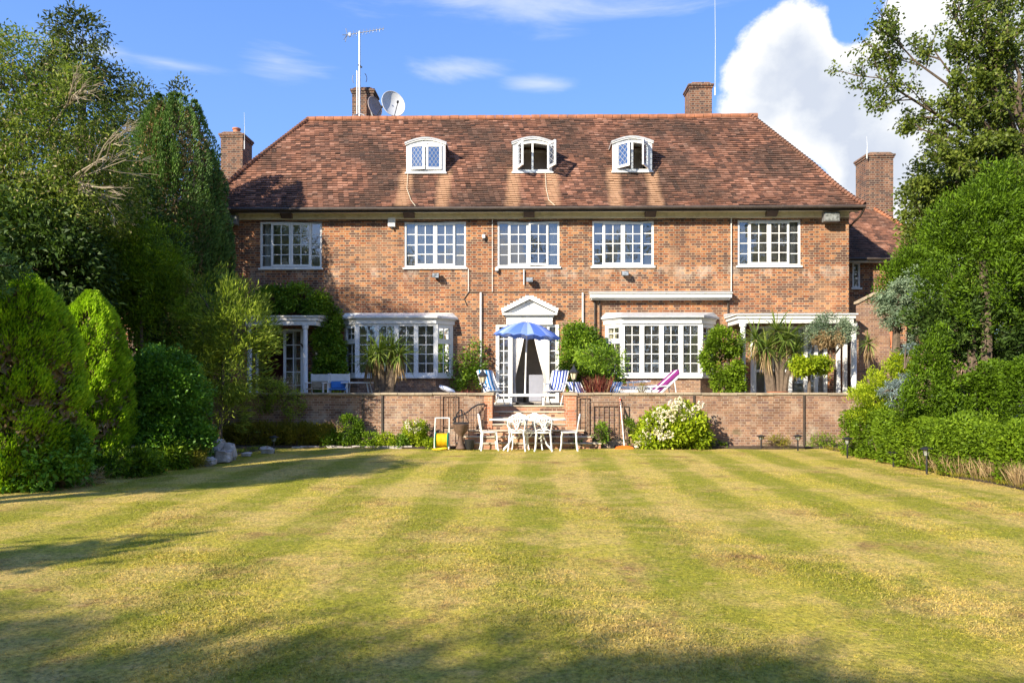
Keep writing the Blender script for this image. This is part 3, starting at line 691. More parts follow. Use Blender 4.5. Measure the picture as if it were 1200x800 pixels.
def casement_window(h, k):
    x0, x1, z0, z1 = h; y = HY0 + .012; W_ = x1 - x0; f = MB(); gl = MB()
    e = .055; f.box(x0, x0 + e, y, y + .1, z0, z1); f.box(x1 - e, x1, y, y + .1, z0, z1); f.box(x0 + e, x1 - e, y, y + .1, z1 - e, z1); f.box(x0 + e, x1 - e, y, y + .1, z0, z0 + e)
    q = x0 + W_ * .185, x0 + W_ * .5, x0 + W_ * .815
    for x in q: f.box(x - .028, x + .028, y + .004, y + .1, z0 + e, z1 - e)
    lights(f, gl, x0 + e, q[0] - .028, z0 + e, z1 - e, y + .035, 1, 4); lights(f, gl, q[2] + .028, x1 - e, z0 + e, z1 - e, y + .035, 1, 4)
    win = f.build('window', M['white'], hs)
    for a, b_, hg, sg in ((q[0] - .01, q[1] - .006, q[0], -1), (q[1] + .006, q[2] + .01, q[2], 1)):
        ro = 0.
        if k == 2 and sg > 0: ro = R(7)
        sf, sg_ = sash(a, b_, z0 + e - .01, z1 - e + .01, y - .018, 2, 4, win, rot=ro, hinge=hg, s=.058)
        sf.build('casement', M['white'], win); gl.add(sg_)
    gl.build('pane', M['glass'], win)
    s_ = MB(); s_.box(x0 - .05, x1 + .05, HY0 - .06, HY0 + .06, z0 - .06, z0 - .002); s_.build('sill', M['white'], win, bevel=.006)
    return win
def curtain(x0, x1, z0, z1, y, parent, mat='curtain', folds=9, amp=.03, name='curtain', taper=None):
    c = MB(); n = folds * 6; rows = 10
    for j in range(rows + 1):
        v = j / rows; z = z0 + (z1 - z0) * v
        a, b_ = (x0, x1) if taper is None else taper(v, x0, x1)
        for i in range(n + 1): u = i / n; c.v.append((a + (b_ - a) * u, y + amp * math.sin(u * folds * 2 * math.pi + math.sin(v * 2 + i * .1) * .6), z))
    for j in range(rows):
        for i in range(n): a = j * (n + 1) + i; c.f.append((a, a + 1, a + n + 2, a + n + 1))
    return c.build(name, M[mat], parent, smooth=True)
for k, h in enumerate(UWH):
    wn_ = casement_window(h, k); w0 = h[1] - h[0]
    if k == 0: curtain(h[0] + .02, h[0] + w0 * .17, h[2], h[3], 23.34, wn_, 'curtain', 4)
    if k == 1: curtain(h[0] + .02, h[0] + w0 * .42, h[2], h[3], 23.36, wn_, 'curtain_cream', 8); curtain(h[0] + w0 * .62, h[1] - .02, h[2], h[3], 23.36, wn_, 'curtain', 7)
    if k == 2: curtain(h[1] - w0 * .16, h[1] - .02, h[2], h[3], 23.36, wn_, 'curtain', 4)
    if k == 3: curtain(h[0] + w0 * .33, h[0] + w0 * .46, h[2], h[3], 23.36, wn_, 'curtain', 4); curtain(h[0] + w0 * .54, h[0] + w0 * .67, h[2], h[3], 23.36, wn_, 'curtain', 4)
    if k == 4: curtain(h[0] + .02, h[0] + w0 * .17, h[2], h[3], 23.34, wn_, 'curtain_cream', 3); curtain(h[1] - w0 * .17, h[1] - .02, h[2], h[3], 23.34, wn_, 'curtain', 3)

# ---- dormers
for i, c in enumerate(DORM):
    y = 23.50; z0 = WZ(201.5, y); z1 = WZ(168.5, y); zc = WZ(162.5, y); hw = 23 / 36.2 * 1.0
    bd = MB(); n = 14; arc = [(c - hw + 2 * hw * q / n, z1 + (zc - z1) * math.sin(math.pi * q / n)) for q in range(n + 1)]
    # front frame with its curved head
    fx = .085
    bd.box(c - hw, c - hw + fx * 1.5, y, y + .09, z0, z1); bd.box(c + hw - fx * 1.5, c + hw, y, y + .09, z0, z1); bd.box(c - hw + fx * 1.5, c + hw - fx * 1.5, y, y + .09, z0, z0 + .07)
    head = [(c - hw, z1)] + arc[1:-1] + [(c + hw, z1)]; inner = [(c + hw - .13, z1 - .04), (c, z1 + .035), (c - hw + .13, z1 - .04)]
    bd.prism([(c - hw, z1 - .001)] + arc[1:-1] + [(c + hw, z1 - .001), (c + hw - .1, z1 - .05), (c, z1 + .03), (c - hw + .1, z1 - .05)][0:], y + .001, y + .09)
    bd.box(c - .03, c + .03, y + .01, y + .08, z0 + .07, z1 + .03)
    do = bd.build('dormer_window', M['white'], hs)
    hd_ = MB()
    for q in range(n):
        (a, za), (b_, zb) = arc[q], arc[q + 1]; ex = 1.07; a = c + (a - c) * ex; b_ = c + (b_ - c) * ex
        hd_.prism([(a, za), (b_, zb), (b_, zb + .05), (a, za + .05)], y - .07, 24.75)
    hd_.build('curved_roof', M['lead'], do)
    hd_ = MB()
    for q in range(n):
        (a, za), (b_, zb) = arc[q], arc[q + 1]; ex = 1.05; a = c + (a - c) * ex; b_ = c + (b_ - c) * ex
        hd_.prism([(a, za - .035), (b_, zb - .035), (b_, zb - .003), (a, za - .003)], y - .05, y - .002)
    hd_.build('head_moulding', M['white'], do)
    ck = MB()
    for s_ in (-1, 1): xx = c + s_ * (hw - .03); ck = MB(); ck.box(xx - .025, xx + .025, y + .091, 24.55, z0 - .05, z1 + .01); ck.build('cheek', M['tile'], do, rnd=[.5] * len(ck.f))
    rm = MB(); rm.box(c - hw + .06, c + hw - .06, 24.9, 24.95, z0 - .5, z1 + .3); rm.box(c - hw + .06, c + hw - .06, 23.6, 24.9, z0 - .12, z0 - .08)
    rm.build('attic_room', M['interior'], do)
    sl_ = MB(); sl_.box(c - hw - .04, c + hw + .04, y - .05, y + .02, z0 - .05, z0 - .002); sl_.build('sill', M['white'], do)
    op = [(8, 2), (68, -118), (42, -62)][i]; gl = MB()
    for s_, an in ((-1, op[0]), (1, op[1])):
        a, b_ = (c - hw + .12, c - .02) if s_ < 0 else (c + .02, c + hw - .12)
        f_, g_ = sash(a, b_, z0 + .08, z1 - .03, y - .045, 0, 0, do, s=.065, rot=(-R(abs(an)) if s_ < 0 else R(abs(an))), hinge=(a if s_ < 0 else b_))
        f_.build('casement', M['white'], do); gl.add(g_)
    gl.build('pane', M['leaded'], do)

# ---- canted bays
def bay(xa, xb, pf0, pf1, label_mat, capmat, parent, capover=.16):
    """xa, xb at the wall; pf0, pf1 photo columns of the front lights"""
    yf = 22.42; fa, fb = WX(pf0, yf), WX(pf1, yf); z0, z1 = BZ0, BZ1
    fr = MB(); gl = MB(); s_ = .085
    # front: four lights between heavy posts
    xs = [fa + (fb - fa) * i / 4 for i in range(5)]
    fr.box(fa, fb, yf, yf + .1, z0, z0 + .12); fr.box(fa, fb, yf, yf + .1, z1 - .07, z1)
    for x in xs: fr.box(x - .068, x + .068, yf - .003, yf + .103, z0, z1)
    for i in range(4): lights(fr, gl, xs[i] + .068, xs[i + 1] - .068, z0 + .12, z1 - .07, yf + .04, 2, 5, .024)
    # canted sides: a small top light over a tall light
    for x0_, x1_ in ((xa, fa), (xb, fb)):
        Lh = math.hypot(x1_ - x0_, HY0 - .01 - yf); ang = math.atan2(yf - (HY0 - .01), x1_ - x0_)
        a = MB(); g_ = MB(); a.box(0, Lh, 0, .09, z0, z0 + .12); a.box(0, Lh, 0, .09, z1 - .07, z1); a.box(0, .1, 0, .09, z0 + .12, z1 - .07); a.box(Lh - .08, Lh, 0, .09, z0 + .12, z1 - .07)
        zt = z1 - .07 - (z1 - z0) * .30; a.box(.1, Lh - .08, -.01, .09, zt - .05, zt + .05)
        a.box(.1, .15, -.02, .05, zt + .05, z1 - .07); a.box(Lh - .13, Lh - .08, -.02, .05, zt + .05, z1 - .07); a.box(.15, Lh - .13, -.02, .05, zt + .05, zt + .10); a.box(.15, Lh - .13, -.02, .05, z1 - .12, z1 - .07)
        lights(a, g_, .15, Lh - .13, zt + .1, z1 - .12, .01, 2, 2, .022); lights(a, g_, .1, Lh - .08, z0 + .12, zt - .05, .03, 2, 3, .022)
        if x0_ > x1_:
            for mb in (a, g_): mb.v = [(x, -yy, z) for x, yy, z in mb.v]
        Mx = Matrix.Translation((x0_, HY0 - .01, 0)) @ Matrix.Rotation(ang, 4, 'Z'); a.xf(Mx); g_.xf(Mx); fr.add(a); gl.add(g_)
    b_ = fr.build('bay_window', M['white'], parent); gl.build('pane', M['glass'], b_)
    def ringpoly(o): k = o * .42; return [(xa - o, HY0 - .004), (fa - k, yf - o), (fb + k, yf - o), (xb + o, HY0 - .004)]
    q = MB(); q.prism(ringpoly(.05), z1 + .001, z1 + .13, 'z'); q.prism(ringpoly(.09), z1 + .132, z1 + .17, 'z'); q.build('fascia', M['white'], b_)
    q = MB(); P0, P1 = ringpoly(capover), ringpoly(.02); n = 4
    zc0, zc1 = z1 + .172, z1 + .235
    q.prism(P0, zc0, zc1, 'z'); P2_ = [(P0[0][0] + .02, HY0 - .004), (P0[1][0] + .02, P0[1][1] + .03), (P0[2][0] - .02, P0[2][1] + .03), (P0[3][0] - .02, HY0 - .004)]
    top = [(xa + .02, HY0 - .004), (fa + .10, HY0 - .06), (fb - .10, HY0 - .06), (xb - .02, HY0 - .004)]
    k = len(q.v); q.v += [(x, yy, zc1 + .001) for x, yy in P2_] + [(x, yy, zc1 + .15) for x, yy in top]
    for i in range(3): q.f.append((k + i, k + i + 1, k + 5 + i, k + 4 + i))
    q.f.append((k + 4, k + 5, k + 6, k + 7)); q.build('bay_roof', M[capmat], b_)
    q = MB(); q.prism(ringpoly(.07), z0 - .055, z0 - .002, 'z'); q.build('sill', M['white'], b_, bevel=.006)
    q = MB(); q.prism([(xa, HY0 - .004), (fa, yf + .02), (fb, yf + .02), (xb, HY0 - .004)], TZ - .02, z0 - .057, 'z'); q.build('apron_wall', M['brick_old'], b_)
    q = MB(); q.prism([(xa + .1, HY0 - .012), (fa + .1, yf + .12), (fb - .1, yf + .12), (xb - .1, HY0 - .012)], z1 - .02, z1, 'z'); q.build('bay_ceiling', M['interior'], b_)
    return b_, fa, fb
b1, fa, fb = bay(bayL[0], bayL[1], 418.5, 510.5, None, 'render_white', hs)
curtain(bayL[1] - .42, bayL[1] - .12, BZ0 + .1, BZ1 - .05, 22.92, b1, 'curtain_cream', 4, .02); curtain(bayL[0] + .14, bayL[0] + .3, BZ0 + .1, BZ1 - .05, 22.92, b1, 'curtain_cream', 3, .02)
b2, fa2, fb2 = bay(bayR[0], bayR[1], 729.5, 821, None, 'lead', hs)
curtain(fb2 - .22, fb2 - .02, BZ0 + .1, BZ1 - .05, 22.62, b2, 'curtain_cream', 4, .02); curtain(bayR[0] + .15, bayR[0] + .36, BZ0 + .1, BZ1 - .05, 22.9, b2, 'curtain_cream', 3, .02); curtain(bayR[1] - .4, bayR[1] - .15, BZ0 + .1, BZ1 - .05, 22.92, b2, 'curtain_cream', 4, .02)

# ---- ledge over the right bay with its thin pipes
lx0, lx1 = WX(692, 22.7), WX(858, 22.7); lz = WZ(350, 22.8, 775)
q = MB(); q.box(lx0, lx1, 22.70, HY0 - .003, lz + .02, lz + .14); q.box(lx0 + .03, lx1 - .03, 22.78, HY0 - .003, lz - .03, lz + .018); q.box(lx0 - .02, lx1 + .02, 22.66, HY0 - .002, lz + .142, lz + .185)
lg = q.build('ledge_canopy', M['white_old'], hs, bevel=.01)
q = MB(); q.prism([(22.64, lz + .187), (HY0 - .002, lz + .187), (HY0 - .002, lz + .26)], lx0 - .03, lx1 + .03, 'x'); q.build('ledge_flashing', M['lead'], lg)
for px, m_, r in ((697, 'gutter', .028), (703, 'gutter', .018), (853, 'gutter', .022)):
    q = MB(); x = WX(px, 22.95); q.tube([(x, HY0 - .05, lz - .02), (x, HY0 - .05, TZ)], r, 8); q.build('waste_pipe', M[m_], hs, smooth=True)
for px, py0, py1, m_, r in ((563.5, 343, 440, 'white_old', .035), (683, 343, 382, 'white_old', .030), (857, 252, 342, 'white_old', .016), (577, 250, 342, 'white_old', .010), (549, 315, 342, 'white_old', .012), (614, 316, 334, 'white_old', .02)):
    q = MB(); x = WX(px, 22.95); q.tube([(x, HY0 - .045, W(px, py0, HY0).z), (x, HY0 - .045, W(px, py1, HY0).z)], r, 8); q.build('downpipe', M[m_], hs, smooth=True)
q = MB(); zz = WZ(342.5, HY0); q.tube([(WX(548, HY0), HY0 - .012, zz), (WX(600, HY0), HY0 - .012, zz + .01), (WX(692, HY0), HY0 - .012, zz)], .012, 6)
q.tube([(WX(549, HY0), HY0 - .02, zz), (WX(544, HY0), HY0 - .02, zz - .2), (WX(547, HY0), HY0 - .03, zz - .42)], .014, 6)
zz = EZ - .30; q.tube([(WX(285, HY0) + i * .9, HY0 - .012, zz + .035 * math.sin(i * 1.7)) for i in range(17)], .011, 6); q.build('cable', M['gutter'], hs)
# loose cables down the roof from two dormers
for px, a in ((477, [(478, 204), (477, 222), (482, 236), (487, 247)]), (640, [(639, 203), (640, 222), (643, 236), (650, 246)])):
    q = MB(); pts = []
    for x_, y_ in a:
        u = (x_ - CX) / FPX; v = (HY - y_) / FPX
        Y = EY
        for _ in range(60):                      # walk to the roof surface
            if EYE + v * Y / (u * SA + CA) < roof_z(Y): break
            Y += .02
        lo = EY; hi = RY
        f_ = lambda Y: EYE + v * Y - roof_z(Y)
        for _ in range(40):
            md = (lo + hi) / 2
            if f_(md) > 0: lo = md
            else: hi = md
        pts.append((WX(x_, lo), lo - .03, roof_z(lo) + .03))
    q.tube(pts, .008, 6); q.build('roof_cable', M['cream'], roof)

# ---- garden door with pediment
dz1 = door[3]; dm = (door[0] + door[1]) / 2
q = MB(); y = HY0 - .03
def dv(px): return WX(px, HY0)
zt = WZ(383, HY0)
q.box(dv(581), dv(585), y, y + .12, TZ, zt); q.box(dv(595.5), dv(600.5), y - .01, y + .13, TZ, zt); q.box(dv(641), dv(643.7), y - .01, y + .13, TZ, zt); q.box(dv(651), dv(655), y, y + .12, TZ, zt)
q.box(dv(581), dv(655), y - .002, y + .12, zt, zt + .06)
q.box(dv(585), dv(595.5), y + .01, y + .1, TZ, TZ + .12); q.box(dv(643.7), dv(651), y + .01, y + .1, TZ, TZ + .12)
gl = MB(); lights(q, gl, dv(585), dv(595.5), TZ + .12, zt, y + .04, 2, 6, .028); lights(q, gl, dv(643.7), dv(651), TZ + .12, zt, y + .04, 1, 6, .028)
dw = q.build('garden_door', M['white'], hs); gl.build('pane', M['glass'], dw)
za, zb = WZ(381.5, 22.8), WZ(369, 22.8); zap = WZ(346.5, 22.75)
q = MB(); q.box(dv(593.5), dv(647.5), y - .08, y + .02, zt + .061, zb - .03); q.box(dv(592), dv(649), y - .11, HY0 - .004, zb - .06, zb); q.box(dv(594), dv(647), y - .10, HY0 - .005, (zt + zb) / 2 - .015, (zt + zb) / 2 + .015)
xl, xr, xm = dv(589), dv(652.5), dv(620.5); zz = zb + .001
q.prism([(xl, zz), (xr, zz), (xr, zz + .06), (xl, zz + .06)], y - .20, HY0 - .006)
q.prism([(xl + .05, zz + .061), (xr - .05, zz + .061), (xm, zap - .12)], y - .06, HY0 - .005)
for s_ in (0, 1):
    a = (xl - .02, zz + .061) if s_ == 0 else (xr + .02, zz + .061); q.prism([a, (xm, zap - .10), (xm, zap - .01), (a[0], a[1] + .09)] if s_ == 0 else [(xm, zap - .10), a, (a[0], a[1] + .09), (xm, zap - .01)], y - .21, HY0 - .007)
for i in range(9):       # stepped lead and tile capping along both slopes
    for s_ in (0, 1):
        f = (i + .2) / 9.; x = (xl + (xm - xl) * f) if s_ == 0 else (xr + (xm - xr) * f); zq = zz + .155 + (zap - .01 - zz - .151) * f
        q.box(x - .06, x + .06, y - .20, HY0 - .008 - .002 * i, zq - .02, zq + .055)
q.build('pediment', M['white'], dw)
q = MB(); q.ring((xm, y - .062, (zz + zap) / 2 - .02), .03, .008, 'y', 10, 5); q.tube([(xm, y - .065, (zz + zap) / 2 - .1), (xm, y - .065, (zz + zap) / 2 + .04)], .008, 5); q.build('ornament', M['lead'], dw)
# curtains swept to both sides, drawn in at two thirds of the height
def tl(v, a, b_): v = 1 - v; w_ = 1 - .80 * min(1, v / .68) ** 1.25 if v < .68 else .20 + .12 * (v - .68) / .32; return a, a + (b_ - a) * w_
def tr_(v, a, b_): v = 1 - v; w_ = 1 - .80 * min(1, v / .68) ** 1.25 if v < .68 else .20 + .12 * (v - .68) / .32; return b_ - (b_ - a) * w_, b_
curtain(dv(600.5), dv(616), TZ + .02, zt, 23.10, dw, 'curtain', 6, .02, taper=tl); curtain(dv(624), dv(641), TZ + .02, zt, 23.10, dw, 'curtain', 6, .02, taper=tr_)
q = MB(); q.box(dv(620), dv(638), 23.4, 23.46, TZ + .03, WZ(439, 23.4)); tag(q.build('grey_panel', M['greyboard'], bevel=.01), 'plain grey board standing inside the open garden door', 'board')

# ---- side porches (flat roofs on slim columns)
def porch(x0, x1, zt, cols, pa, yf=21.75, matc='white_old'):
    q = MB(); q.box(x0, x1, yf, HY0 - .004, zt - .10, zt); q.box(x0 - .05, x1 + .05, yf - .05, HY0 - .005, zt + .001, zt + .05)
    q.box(x0 + .05, x1 - .05, yf + .04, yf + .16, zt - .24, zt - .101); q.box(x0 + .05, x0 + .17, yf + .161, HY0 - .006, zt - .24, zt - .101); q.box(x1 - .17, x1 - .05, yf + .161, HY0 - .006, zt - .24, zt - .101)
    p_ = q.build('porch', M[matc], pa, bevel=.006)
    q = MB(); q.prism([(yf - .06, zt + .052), (HY0 - .003, zt + .052), (HY0 - .003, zt + .16)], x0 - .06, x1 + .06, 'x'); q.build('porch_roof', M['lead'], p_)
    for cx_, cy_, w_ in cols:
        q = MB(); q.lathe([(w_ * 1.35, TZ), (w_ * 1.35, TZ + .06), (w_, TZ + .10), (w_ * .9, zt - .36), (w_ * 1.2, zt - .34), (w_ * 1.35, zt - .245)], (cx_, cy_, 0), 16); q.build('column', M['white'], p_, smooth=True)
    return p_
ztr = WZ(369, 21.75, 930)
pr = porch(WX(864, 21.75), WX(1004, 21.75) - .02, ztr, [(WX(871, 21.8), 21.83, .085), (WX(1001, 21.8), 21.83, .085), (WX(882.5, 22.7), 22.7, .08)], hs)
# glazed screen behind the right porch
q = MB(); gl = MB(); xs = [WX(p_, HY0) for p_ in (884, 898, 926, 944, 956, 967)]
for x in xs: q.box(x - .05, x + .05, 22.96, 23.06, TZ, 3.45)
for z in (TZ + .05, 2.05, 3.41): q.box(xs[0], xs[-1], 22.965, 23.055, z - .04, z + .04)
gl.poly([(xs[0], 23.02, TZ), (xs[-1], 23.02, TZ), (xs[-1], 23.02, 3.45), (xs[0], 23.02, 3.45)])
sc_ = q.build('glazed_screen', M['white'], pr); gl.build('pane', M['glass'], sc_)
for px in (982, 990): q = MB(); x = WX(px, 22.7); q.box(x - .05, x + .05, 22.64, 22.74, TZ, ztr - .25); q.build('post', M['white'], pr)
for px in (994, 997): q = MB(); x = WX(px, 22.8); q.tube([(x, 22.85, TZ), (x, 22.85, ztr - .25)], .04, 8); q.build('post', M['rust'], pr)
ztl = WZ(371.5, 21.75, 330)
pl_ = porch(WX(285, 21.75), WX(372, 21.75), ztl, [(WX(357.5, 21.8), 21.83, .075), (WX(292, 21.8), 21.83, .075), (WX(371, 22.7), 22.75, .06)], hs)
# open glazed door of the left porch
q = MB(); q.box(porL[0], porL[0] + .07, 22.97, 23.07, TZ, 3.25); q.box(porL[1] - .0, porL[1] + .07, 22.97, 23.07, TZ, 3.25); q.box(porL[0], porL[1] + .07, 22.97, 23.07, 3.25, 3.33)
fo = q.build('door_frame', M['white'], pl_)
dx0 = WX(332, 22.6); f_, g_ = sash(dx0, WX(354, 22.5), TZ + .03, WZ(385, 22.6), 22.6, 2, 5, pl_, s=.08, rot=0, hinge=dx0)
dd = f_.build('garden_door', M['white'], pl_); g_.build('pane', M['glass'], dd)
q = MB(); q.box(porL[0] - .2, porL[1] + .2, 24.2, 24.25, TZ, 3.6); q.build('hall_wall', M['interior_red'], pl_)

# ---- wings to both sides
def wing(x0, x1, y, ez, rz, label, right=True):
    o = thing('side_wing', label, 'house wing', ((x0 + x1) / 2, y, 0))
    wx = (WX(999, y), WX(1008, y), WZ(338, y), WZ(309, y)) if right else None
    q = MB(); q.wall(x0, x1, 0, ez, y, y + .3, [wx] if wx else []); q.box(x0, x0 + .3, y + .301, y + 5, 0, ez); q.box(x1 - .3, x1, y + .301, y + 5, 0, ez); q.build('wall', M['brick'], o)
    tm2 = MB(); rn2 = []; nc = 30; ye = y - .35; yr = y + 2.0; a0, b0 = x0 - (.0 if right else .35), x1 + (.35 if right else .0); hipr = 1.75
    for r in range(nc):
        s0, s1 = r / nc, (r + 1.08) / nc; ya = ye + (yr - ye) * s0; yb = ye + (yr - ye) * s1; z0, z1 = ez + (rz - ez) * s0, ez + (rz - ez) * s1
        xa = a0 + (0 if right else hipr * s0); xb = b0 - (hipr * s0 if right else 0); x = xa - (.08 if r % 2 else 0)
        while x < xb:
            u0, u1 = max(x, xa), min(x + .162, xb); x += .165
            if u1 - u0 < .02: continue
            k = len(tm2.v); l = .03 + random.uniform(0, .01); tm2.v += [(u0, ya - .02, z0 + l), (u1, ya - .02, z0 + l), (u1, yb, z1 + .01), (u0, yb, z1 + .01), (u0, ya - .01, z0), (u1, ya - .01, z0)]
            tm2.f += [(k, k + 1, k + 2, k + 3), (k + 4, k + 5, k + 1, k)]; rn2 += [random.random()] * 2
    rf = tm2.build('roof', M['tile'], o, rnd=rn2)
    bk = MB(); sgn = 1 if right else -1; ea, ra = (b0, b0 - hipr) if right else (a0, a0 + hipr); oa = a0 if right else b0
    bk.poly([(ea, ye, ez), (ea, y + 5.4, ez), (ra, y + 3.4, rz), (ra, yr, rz)]); bk.poly([(oa, yr, rz), (ra, yr, rz), (ra, y + 3.4, rz), (oa, y + 3.4, rz)]); bk.poly([(oa, y + 3.4, rz), (ra, y + 3.4, rz), (ea, y + 5.4, ez), (oa, y + 5.4, ez)])
    bk.build('rear_slope', M['tile'], rf, rnd=[.5] * 3)
    hp = MB()
    for r in range(nc):
        s0 = r / nc; s1 = (r + 1) / nc; hp.tube([(ea + (ra - ea) * s0 + sgn * .02, ye + (yr - ye) * s0 - .02, ez + (rz - ez) * s0 + .03), (ea + (ra - ea) * s1, ye + (yr - ye) * s1, ez + (rz - ez) * s1 + .02)], [.085, .055], 8)
    hp.build('hip_tiles', M['ridge'], rf, smooth=True)
    q = MB(); q.tube([(a0, ye - .04, ez + .0), (b0, ye - .04, ez)], .05, 8); q.build('gutter', M['gutter'], o, smooth=True)
    q = MB(); q.box(a0 + .02, b0 - .02, ye + .02, y - .003, ez - .09, ez - .06); q.build('soffit', M['white_old'], o)
    if wx:
        f = MB(); gl = MB(); e = .05; f.box(wx[0], wx[0] + e, y + .01, y + .1, wx[2], wx[3]); f.box(wx[1] - e, wx[1], y + .01, y + .1, wx[2], wx[3]); f.box(wx[0] + e, wx[1] - e, y + .01, y + .1, wx[2], wx[2] + e); f.box(wx[0] + e, wx[1] - e, y + .01, y + .1, wx[3] - e, wx[3])
        lights(f, gl, wx[0] + e, wx[1] - e, wx[2] + e, wx[3] - e, y + .04, 1, 3); wi = f.build('window', M['white'], o); gl.build('pane', M['glass'], wi)
        q = MB(); q.box(wx[0] - .05, wx[1] + .05, y - .05, y + .02, wx[2] - .06, wx[2] - .002); q.build('sill', M['white'], wi)
        q = MB(); q.box(x0 + .31, x1 - .31, y + 1.2, y + 1.3, 0, ez); q.build('interior', M['interior'], o)
    return o
wr = wing(HX1 + .003, 13.9, 24.6, WZ(303, 24.2, 1040), WZ(243, 26.6, 1000), 'lower brick side wing with tiled roof beyond the right end of the house')
chr_ = chimney(1014.5, 1048.5, 26.4, 179, 6.0, wr, .9, 0)
q = MB(); x = WX(1031, 26.3); q.box(x - .55, x + .62, 26.28, 27.4, 6.2, WZ(256, 26.3, 1030)); q.build('chimney_base', M['brick_chim'], chr_)
wl_ = wing(-13.9, HX0 - .003, 24.6, 6.2, 8.4, 'brick side wing behind the yew with a single pot chimney', False)
chimney(257, 286, 26.0, 155, 6.0, wl_, .9, 1)
# thin whip aerials on the chimneys, television mast, dishes
def whip(px, y, zt, zb, label):
    q = MB(); x = WX(px, y); q.tube([(x, y, zb), (x, y, zb + .3)], .02, 6); q.tube([(x, y, zb + .3), (x + .01, y, (zt + zb) / 2), (x - .01, y, zt)], [.009, .007, .004], 6)
    tag(q.build('whip_aerial', M['white_old']), label, 'aerial')
whip(286.5, 25.9, W(286, 132, 25.9).z, W(286, 175, 25.9).z, 'short thin white aerial on the chimney behind the yew')
whip(838, 26.2, W(838, -12, 26.2).z, W(838, 112, 26.2).z, 'very tall thin white aerial beside the right chimney stack of the main roof')
whip(1016, 26.3, W(1016, 160, 26.3).z, W(1016, 186, 26.3).z, 'tiny thin aerial on the chimney of the right side wing')
ta = thing('television_aerial', 'tall galvanised television aerial mast on a tripod in front of the left ridge chimney', 'aerial', (WX(421.5, 26.0), 26.0, RZ_ - .05))
x = WX(421.5, 26.0); zt = WZ(37, 26.0, 421); zb = RZ_ - .03
q = MB(); q.tube([(x, 26.0, zb), (x, 26.0, zt)], [.035, .028], 8); q.tube([(x - .09, 25.98, zb + .1), (x - .09, 25.98, zb + 1.95)], .022, 8); q.build('mast', M['metal'], ta, smooth=True)
q = MB()
for a in (-.3, .3): q.tube([(x, 26.0, zb + .42), (x + a * .6, 25.9, zb + .33), (x + a, 25.85, zb)], .02, 6)
q.build('tripod', M['metal'], ta)
q = MB(); z = zt - .05; q.tube([(x - .45, 26, z - .07), (x + .88, 26, z + .14)], .016, 6)
for i in range(11): u = i / 10; hh_ = .15 - .05 * u; xx = x - .35 + 1.2 * u; zc_ = z - .055 + .19 * u; q.tube([(xx, 26 - .06, zc_ - hh_), (xx, 26 + .06, zc_ + hh_)], .010, 5)
q.build('boom', M['metal'], ta)
q = MB(); q.tube([(x - .52, 26, z - .32), (x - .44, 26, z - .07), (x - .50, 26, z + .16)], .016, 5); q.tube([(x - .6, 25.9, z - .12), (x - .42, 26.1, z - .02)], .014, 5); q.tube([(x - .6, 26.1, z - .2), (x - .42, 25.9, z - .1)], .014, 5); q.box(x - .40, x - .32, 25.96, 26.04, z - .12, z - .01); q.build('reflector', M['metal'], ta)
q = MB(); q.ring((x, 26, zt - 1.7), .26, .012, 'y', 16, 5, (150, 215)); q.ring((x, 26, zt - 1.7), .26, .012, 'y', 16, 5, (-30, 45)); q.tube([(x - .05, 26, zt - 1.2), (x + .08, 26, zt - 1.3)], .03, 6); q.build('folded_dipole', M['iron'], ta)
def dish(px, py, y, r, yaw, tilt, mat, label, sx=.85):
    c = W(px, py, y); o = thing('satellite_dish', label, 'satellite dish', (c.x, c.y, RZ_ - .05))
    b = MB(); n = 8; k = 28; prof = [(r * i / n, -.17 * r * (1 - (i / n) ** 2) * 1.6) for i in range(n + 1)]
    v0 = len(b.v)
    for rr, dd_ in prof:
        for j in range(k): a = 2 * math.pi * j / k; b.v.append((rr * sx * math.cos(a) + 1e-4 * j, -dd_ * -1, rr * math.sin(a)))
    for i in range(n):
        for j in range(k): a = i * k + j; c2 = i * k + (j + 1) % k; b.f.append((a, c2, c2 + k, a + k))
    b.v = [(x_, -y_, z_) for x_, y_, z_ in b.v]
    b2 = MB(); b2.v = [(x_ * .99, y_ + .02, z_ * .99) for x_, y_, z_ in b.v]; b2.f = [f[::-1] for f in b.f]; b.add(b2)
    b.ring((0, 0, 0), r, .016, 'y', 32, 6, (0, 360)); 
    # scale the rim ring to the dish's oval
    rim = b.v[-(33 * 6):]; b.v[-(33 * 6):] = [(x_ * sx, y_, z_) for x_, y_, z_ in rim]
    T = Matrix.Translation(c) @ Matrix.Rotation(yaw, 4, 'Z') @ Matrix.Rotation(tilt, 4, 'X'); b.xf(T)
    b.build('reflector', M[mat], o, smooth=True)
    a = MB(); a.tube([(0, 0, -r), (0, -r * .9, -r * .55)], .014, 6); a.tube([(0, -r * .86, -r * .5), (0, -r * 1.0, -r * .45)], .04, 8); a.xf(T); a.build('feed_arm', M['iron'], o)
    a = MB(); a.tube([T @ Vector((0, .12, 0)), T @ Vector((0, .25, 0)), (c.x, c.y + .25, RZ_ - .05)], .03, 8); a.build('bracket_pole', M['metal'], o)
    return o
dish(461, 121.5, 26.0, .50, R(28), R(-14), 'dish', 'big pale grey satellite dish on the ridge, right of the television mast')
dish(439.5, 125, 26.1, .37, R(52), R(-12), 'dish_old', 'smaller stained satellite dish tucked between the mast and the big dish')
